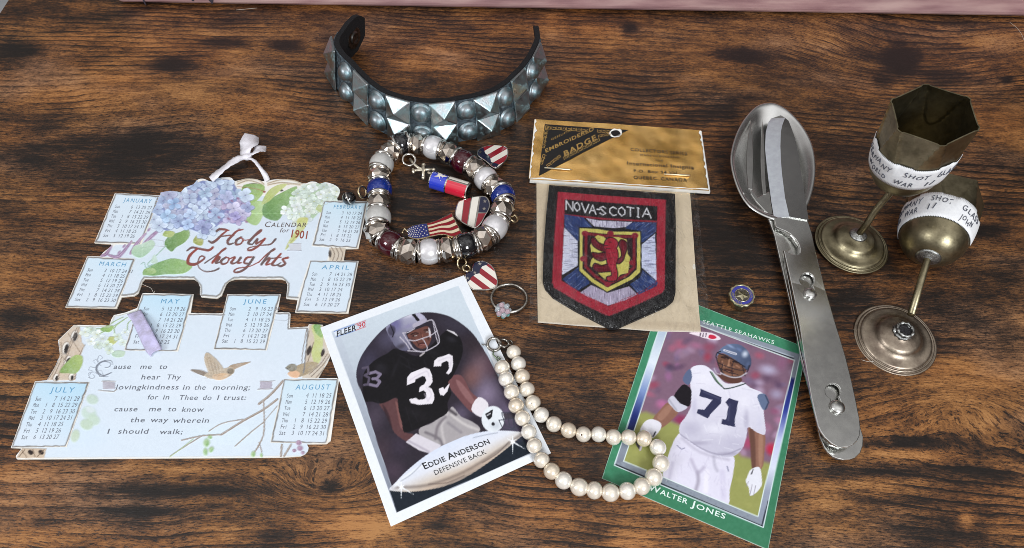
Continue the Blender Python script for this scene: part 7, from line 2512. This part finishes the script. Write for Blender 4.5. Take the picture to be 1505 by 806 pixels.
def facet_bead(R_, hw):
    n = 9
    prof_ = [(R_ * .66, -hw, 0), (R_ * .95, -hw * .35, .5), (R_ * .95, hw * .35, 0), (R_ * .66, hw, .5)]
    V = [(r * math.cos(2 * PI * (k + o) / n), r * math.sin(2 * PI * (k + o) / n), z) for r, z, o in prof_ for k in range(n)]
    F = []
    for i in range(3):
        for k in range(n):
            o = prof_[i][2]; a, b = i * n + k, i * n + (k + 1) % n
            if o == 0:
                c_, d_ = (i + 1) * n + k, (i + 1) * n + (k - 1) % n
                F += [[a, b, c_], [a, c_, d_]]
            else:
                c_, d_ = (i + 1) * n + (k + 1) % n, (i + 1) * n + k
                F += [[a, b, c_], [a, c_, d_]]
    F += [list(range(n))[::-1], list(range(3 * n, 4 * n))]
    return np.array(V), F


kinds = {'w': ('pearl_bead', bead_pearl), 'd': ('pearl_bead', bead_dull), 'k': ('glass_bead', bead_black), 'r': ('glass_bead', bead_red), 'b': ('glass_bead', bead_blue)}
for i, (k, x, y) in enumerate(BEADS):
    a, b, c_ = cen[(i - 1) % nB], cen[i], cen[(i + 1) % nB]
    t_ = (c_ - a); t_[2] = 0; L_ = np.linalg.norm(t_) / 2; t_ /= np.linalg.norm(t_)
    Rf = frame(t_)
    sp = Rf @ Matrix.Rotation(i * 1.3, 3, 'Z')
    sp = np.array(Rf) @ np.array(Matrix.Rotation(i * 1.3, 3, 'Z'))
    if k == 'f':
        ob = mesh_obj('faceted_bead', *put(facet_bead(RBEAD * 1.04, min(L_ * .46, .44)), sp, b), bead_facet, charm, origin=b)
        for s_ in (-1, 1):
            mesh_obj('bead_ring', *put(torus(RBEAD * .76, .085), Rf, b + t_ * s_ * min(L_ * .46, .44)), bead_silver, ob, True, origin=b)
    else:
        nm, m_ = kinds[k]
        hw = min(L_ * .56, .56)
        prof_ = []
        for j in range(19):
            z = -1 + 2 * j / 18
            prof_.append((RBEAD * (1 - abs(z * .80) ** 2.3) ** .5, z * hw))
        ob = mesh_obj(nm, *put(lathe(prof_, 36), Rf, b), m_, charm, True, origin=b)
        for s_ in (-1, 1):
            mesh_obj('bead_ring', *put(torus(RBEAD * .80, .09), Rf, b + t_ * s_ * hw * .90), bead_silver, ob, True, origin=b)
        mesh_obj('bead_core', *put(lathe([(.24, -hw * 1.05), (.24, hw * 1.05)], 20), Rf, b), bead_silver, ob, True, origin=b)
v, f = tube(np.array(sm([tuple(q) for q in cen], 3)), .12, 8, True)
mesh_obj('elastic_cord', v, f, mat('grey_cord', (120, 118, 116), .6), charm, True, origin=cb)

en_red = mat('red_enamel', (150, 30, 44), .14, coat=.8, noise=.1); en_white = mat('white_enamel', (236, 230, 218), .16, coat=.8); en_blue = mat('navy_enamel', (26, 30, 58), .14, coat=.8); en_royal = mat('royal_enamel', (40, 60, 190), .1, coat=1)
en_flagblue = mat('flag_blue_enamel', (52, 58, 120), .16, coat=.8)
en_bright = mat('bright_red_enamel', (206, 32, 58), .1, coat=1)
cream_metal = mat('pale_gold_metal', (222, 204, 168), .25, metal=1.0, color2=(190, 170, 136), nscale=6)


def plate(name, px, pl, thick, m, parent, bev=.025):
    q = [PP(x, y, pl) for x, y in px]
    bm = bmesh.new()
    vs = [bm.verts.new(p) for p in q]
    f = bm.faces.new(vs); f.normal_update()
    if f.normal.z < 0: f.normal_flip()
    r = bmesh.ops.extrude_face_region(bm, geom=[f])
    nv = {g for g in r['geom'] if isinstance(g, bmesh.types.BMVert)}
    for v_ in bm.verts:
        if v_ not in nv: v_.co.z -= thick
    bmesh.ops.recalc_face_normals(bm, faces=bm.faces)
    o = bm_obj(name, bm, m, parent)
    if bev: soften(o, bev, 2, 40)
    return o


def clip_poly(poly, clip):
    """Sutherland-Hodgman: poly inside convex clip"""
    area = sum(clip[i][0] * clip[(i + 1) % len(clip)][1] - clip[(i + 1) % len(clip)][0] * clip[i][1] for i in range(len(clip)))
    if area < 0: clip = clip[::-1]
    out = list(poly)
    for i in range(len(clip)):
        a, b = clip[i], clip[(i + 1) % len(clip)]
        side = lambda p: (b[0] - a[0]) * (p[1] - a[1]) - (b[1] - a[1]) * (p[0] - a[0])
        inp, out = out, []
        for j in range(len(inp)):
            p, q = inp[j], inp[(j + 1) % len(inp)]
            sp_, sq = side(p), side(q)
            if sp_ >= 0: out.append(p)
            if (sp_ >= 0) != (sq >= 0):
                t_ = sp_ / (sp_ - sq); out.append((p[0] + t_ * (q[0] - p[0]), p[1] + t_ * (q[1] - p[1])))
        if not out: return []
    return out


def shrink(poly, k):
    c_ = np.mean(poly, 0); return [tuple(c_ + (np.array(p) - c_) * k) for p in poly]


def star_px(cx, cy, r, a0=-PI / 2):
    return [(cx + (r if k % 2 == 0 else r * .42) * math.cos(a0 + k * PI / 5), cy + (r if k % 2 == 0 else r * .42) * .9 * math.sin(a0 + k * PI / 5)) for k in range(10)]


def lift(pl, d): return (pl[0] + d, pl[1], pl[2])


def inlay(name, polys, pl, m, parent, th=.03):
    """one enamel colour: flush cells in the metal"""
    parts = []
    for q in polys:
        if len(q) < 3: continue
        w_ = [PP(x, y, pl) for x, y in q]
        n = len(w_)
        V = w_ + [p - np.array([0, 0, th]) for p in w_]
        A = sum(w_[i][0] * w_[(i + 1) % n][1] - w_[(i + 1) % n][0] * w_[i][1] for i in range(n))
        top = list(range(n)) if A > 0 else list(range(n))[::-1]
        parts.append((np.array(V), [top] + [[i, n + i, n + (i + 1) % n, (i + 1) % n] for i in range(n)]))
    if not parts: return
    v, f = join(parts)
    return mesh_obj(name, v, f, m, parent, origin=v.mean(0))


def heart(px_out, pl, stripes, canton, stars, parent_name='heart_charm', label=None):
    o = plate(parent_name, sm(px_out, 3), pl, .12, bead_silver, charm, .03)
    if label: o['label'] = label
    inn = shrink(sm(px_out, 3), .93)
    red, whi = [], []
    for k, q in enumerate(stripes):
        # stripe quads are kept inside the (nearly convex) face by clipping the face against the quad
        c_ = clip_poly(inn, q)
        (red if k % 2 == 0 else whi).append(c_)
    inlay('red_stripes', red, lift(pl, .008), en_red, o); inlay('white_stripes', whi, lift(pl, .008), en_white, o)
    inlay('navy_field', [canton], lift(pl, .014), en_blue, o)
    inlay('stars', [star_px(*s_) for s_ in stars], lift(pl, .022), bead_silver, o)
    return o


zh = Z(650, 340, 5.757); zu = Z(640, 190, 5.373); zf = Z(520, 320, 8.0625)


def bands(p0, p1, n, across):
    """n parallel stripe quads from line p0 to p1, extended along across"""
    p0, p1, ac = np.array(p0, float), np.array(p1, float), np.array(across, float)
    out = []
    for k in range(n):
        a = p0 + (p1 - p0) * k / n; b = p0 + (p1 - p0) * (k + 1) / n
        out.append([tuple(a - ac * 60), tuple(a + ac * 60), tuple(b + ac * 60), tuple(b - ac * 60)])
    return out


# heart beneath the card corner
hp = zh((186, 380), (196, 352), (222, 336), (250, 332), (250, 300), (268, 266), (310, 248), (360, 252), (410, 278), (446, 322), (466, 380), (474, 430), (464, 466), (430, 488), (370, 498), (300, 498), (250, 492), (214, 450), (192, 410))
ht = heart(hp, (.13, 0, 0), bands(zh((420, 268))[0], zh((230, 520))[0], 7, (.80, .60)), zh((196, 376), (204, 354), (240, 340), (258, 338), (256, 306), (272, 272), (312, 254), (360, 258), (392, 280), (340, 296), (318, 326), (316, 356), (280, 364), (244, 392), (228, 420), (212, 430)),
           [(*zh((318, 276))[0], 3.2), (*zh((276, 350))[0], 3.0), (*zh((216, 398))[0], 2.6)], label='heart charm with striped face, its corner under the white card')
for q, r_, tv in [(zh((205, 314))[0], 5.6, (.2, .1, 1)), (zh((166, 272))[0], 8.5, (.75, -.4, .55))]:
    flat_ring(q, r_, .22, .05, 'jump_ring', cream_metal, charm, tv, 24)
# heart at the upper right, leaning on the beads
hp = zu((328, 190), (334, 165), (362, 146), (400, 130), (460, 122), (520, 126), (562, 140), (576, 170), (572, 220), (545, 262), (510, 294), (480, 310), (450, 300), (420, 276), (390, 248), (356, 228), (334, 210))
pl_h = plane3([(*zu((330, 190))[0], .62), (*zu((570, 150))[0], .28), (*zu((480, 305))[0], .62)])
heart(hp, pl_h, bands(zu((405, 118))[0], zu((560, 290))[0], 6, (.86, -.50)), zu((334, 190), (340, 168), (364, 152), (380, 150), (392, 190), (430, 220), (440, 260), (500, 276), (486, 300), (452, 294), (424, 270), (392, 242), (358, 222), (338, 206)),
      [(*zu((354, 182))[0], 3.0), (*zu((414, 216))[0], 3.0), (*zu((442, 276))[0], 2.8)], label='heart charm with striped face tilted against the beads')
# shield
hp = zu((178, 572), (215, 556), (260, 540), (310, 530), (352, 526), (400, 530), (424, 560), (432, 600), (420, 640), (396, 680), (370, 730), (342, 764), (312, 782), (270, 770), (215, 742), (170, 708), (152, 676), (158, 630))
pl_s = plane3([(*zu((160, 660))[0], .22), (*zu((260, 540))[0], .34), (*zu((420, 600))[0], .55)])
sh_ = plate('shield_charm', sm(hp, 3), pl_s, .1, bead_silver, charm, .03)
inn = shrink(sm(hp, 3), .93)
bq = [zu((140, 560), (226, 540), (200, 740), (130, 720)), zu((230, 540), (284, 520), (246, 770), (204, 742)), zu((292, 520), (348, 510), (300, 800), (254, 772)), zu((338, 666), (400, 664), (360, 800), (308, 800))]
inlay('white_stripes', [clip_poly(inn, bq[0]), clip_poly(inn, bq[2])], lift(pl_s, .008), en_white, sh_)
inlay('red_stripes', [clip_poly(inn, bq[1]), clip_poly(inn, bq[3])], lift(pl_s, .008), en_red, sh_)
inlay('navy_field', [clip_poly(inn, zu((358, 520), (440, 520), (440, 660), (338, 656)))], lift(pl_s, .008), en_blue, sh_)
inlay('stars', [star_px(*zu((390, 570))[0], 3.2), star_px(*zu((384, 628))[0], 3.2)], lift(pl_s, .02), bead_silver, sh_)
# waving flag
top = sm(zf((628, 142), (680, 100), (760, 76), (900, 56), (1000, 20), (1080, -22), (1156, -60)), 5, False); bot = sm(zf((640, 226), (720, 252), (800, 250), (940, 218), (1060, 200), (1180, 230), (1288, 190)), 5, False)
pl_f = plane3([(*zf((640, 200))[0], .86), (*zf((1150, -40))[0], .62), (*zf((1250, 180))[0], .92)])
fl_ = plate('flag_charm', top + bot[::-1], pl_f, .09, cream_metal, charm, .025)
n = len(top) - 1


def fp(u, v):
    t_ = u * n; i = min(int(t_), n - 1); g = t_ - i
    a = np.array(top[i]) * (1 - g) + np.array(top[i + 1]) * g; b = np.array(bot[i]) * (1 - g) + np.array(bot[i + 1]) * g
    return tuple(a * (1 - v) + b * v)


red, whi = [], []
NSt = 7
for k in range(NSt):
    v0, v1 = .04 + .92 * k / NSt + .012, .04 + .92 * (k + 1) / NSt - .012
    u0 = .46 if v0 < .86 else .03
    us = np.linspace(u0, .975, 18)
    q = [fp(u, v0) for u in us] + [fp(u, v1) for u in us[::-1]]
    (red if k % 2 == 0 else whi).append(q)
inlay('red_stripes', red, lift(pl_f, .008), en_red, fl_); inlay('cream_stripes', whi, lift(pl_f, .008), mat('cream_enamel', (238, 218, 186), .18, coat=.7), fl_)
us = np.linspace(.02, .45, 12)
inlay('blue_field', [[fp(u, .05) for u in us] + [fp(u, .93) for u in us[::-1]]], lift(pl_f, .009), en_flagblue, fl_)
dots = []
for r_ in range(6):
    for c_ in range(7):
        x, y = fp(.05 + .058 * c_ + (.028 if r_ % 2 else 0), .14 + .135 * r_)
        dots.append(star_px(x, y, 1.15))
inlay('stars', dots, lift(pl_f, .018), en_white, fl_)
v, f = tube([P(*q, .92) for q in zf((640, 170), (600, 130), (580, 170), (570, 195), (590, 185))], .04, 8)
mesh_obj('charm_link', v, f, cream_metal, charm, True, origin=v.mean(0))
# tube charm with lone star
a, b = P(*zu((-30, 400))[0], .42), P(*zu((262, 490))[0], .42)
axis = b - a; Lc = np.linalg.norm(axis); axis /= Lc
Rt = frame(axis, (0, 0, 1))      # column 1 points up
rt = .42


def arc_patch(z0, z1, a0, a1, r):
    V, F = [], []
    n, m = 16, 2
    for i in range(n + 1):
        th = math.radians(a0 + (a1 - a0) * i / n)
        for z in (z0, z1): V.append((r * math.cos(th), r * math.sin(th), z))
    for i in range(n): F.append([2 * i, 2 * i + 2, 2 * i + 3, 2 * i + 1])
    return np.array(V), F


tb = mesh_obj('tube_charm', *put(lathe([(rt * .55, .04), (rt, .0), (rt, Lc), (rt * .88, Lc + .02), (rt * .62, Lc), (rt * .6, Lc * .8), (.01, Lc * .8)], 40), Rt, a), bead_silver, charm, True, origin=a)
tb.modifiers.new('edge', 'EDGE_SPLIT').split_angle = math.radians(35)
mesh_obj('blue_panel', *put(arc_patch(.05, Lc * .42, -80, 260, rt + .012), Rt, a), en_royal, tb, True, origin=a)
SG = 1 if (Rt @ np.array([1, 0, 0]))[1] > 0 else -1     # +1: x column points away from the viewer
if SG > 0:
    wr, rr2 = (-10, 84), (96, 200)
else:
    wr, rr2 = (96, 190), (-20, 84)
mesh_obj('white_panel', *put(arc_patch(Lc * .46, Lc - .06, *wr, rt + .012), Rt, a), en_white, tb, True, origin=a)
mesh_obj('red_panel', *put(arc_patch(Lc * .46, Lc - .06, *rr2, rt + .012), Rt, a), en_bright, tb, True, origin=a)
V = []
for k in range(10):
    r_ = .34 if k % 2 == 0 else .15
    aa = k * PI / 5
    th = math.radians(76 if SG > 0 else 104) + r_ * math.sin(aa) / rt
    V.append(((rt + .022) * math.cos(th), (rt + .022) * math.sin(th), Lc * .25 + r_ * math.cos(aa)))
th = math.radians(76 if SG > 0 else 104); V.append(((rt + .024) * math.cos(th), (rt + .024) * math.sin(th), Lc * .25))
mesh_obj('star', *put((np.array(V), [[k, (k + 1) % 10, 10] for k in range(10)]), Rt, a), en_white, tb, origin=a)
# little cast figure linking the tube, with its ring
zg = Z(500, 180, 5.756)
fg = []
for p, r_ in [(((590, 310), (620, 350), (660, 385), (700, 400)), .075), (((700, 360), (704, 400), (704, 466)), .085), (((618, 412), (660, 404), (720, 402), (790, 400)), .07), (((615, 395), (622, 430)), .07), (((740, 425), (772, 436)), .06)]:
    fg.append(tube([P(*q, .42) for q in zg(*p)], r_, 8))
for q in zg((705, 362), (703, 470), (620, 416), (792, 402)):
    v, f = sphere(.1, 12, 8); fg.append((v + P(*q, .42), f))
v, f = join(fg)
mesh_obj('bow_charm', v, f, mat('pale_cast_metal', (222, 212, 192), .35, metal=.9, noise=.15, nscale=6), charm, True, origin=v.mean(0))
flat_ring(zg((582, 318))[0], 9, .55, .055, 'jump_ring', bead_silver, charm, (.2, -.3, 1), 26)
flat_ring(zg((188, 590))[0], 8, .5, .06, 'jump_ring', cream_metal, charm, (.9, -.2, .5), 24)
flat_ring(zu((612, 700))[0], 8, .5, .055, 'jump_ring', cream_metal, charm, (.5, .2, .8), 24)
o_ = P(*zg((76, 642))[0], .34)
mesh_obj('drop_bead', *put(sphere(.33, 24, 14), np.eye(3), o_), bead_black, charm, True, origin=o_)
mesh_obj('drop_bead_cap', *put(torus(.3, .05), frame((.9, .3, .3)), o_), bead_silver, charm, True, origin=o_)
# ------------------------------------------------------------------ stray fibres on the wood
fibre_m = mat('white_fibre', (216, 208, 196), .8)
FIB = [('curled white fibre lying on the wood below the green leaf of the calendar', [(209, 418), (216, 421), (222, 424), (226, 431), (227, 428)]),
       ('short straight white fibre near the mauve box, at the upper left', [(347, 15), (362, 13.5), (378, 12)]),
       ('long thin hair at the far right edge below the mauve box', [(1484, 33), (1494, 41), (1501, 50), (1506, 62)]),
       ('pale thread beside the loose goblet foot', [(1266, 529), (1278, 532), (1290, 530), (1300, 531)])]
for lab, q in FIB:
    p3 = np.array(sm([tuple(P(a[0], a[1], a[2] if len(a) > 2 else .02)) for a in q], 5, False))
    v, f = tube(p3, .008, 6)
    o = mesh_obj('stray_fibre', v, f, fibre_m, None, True, origin=p3.mean(0))
    tag(o, lab, 'fibre', 'stray fibres on the table')
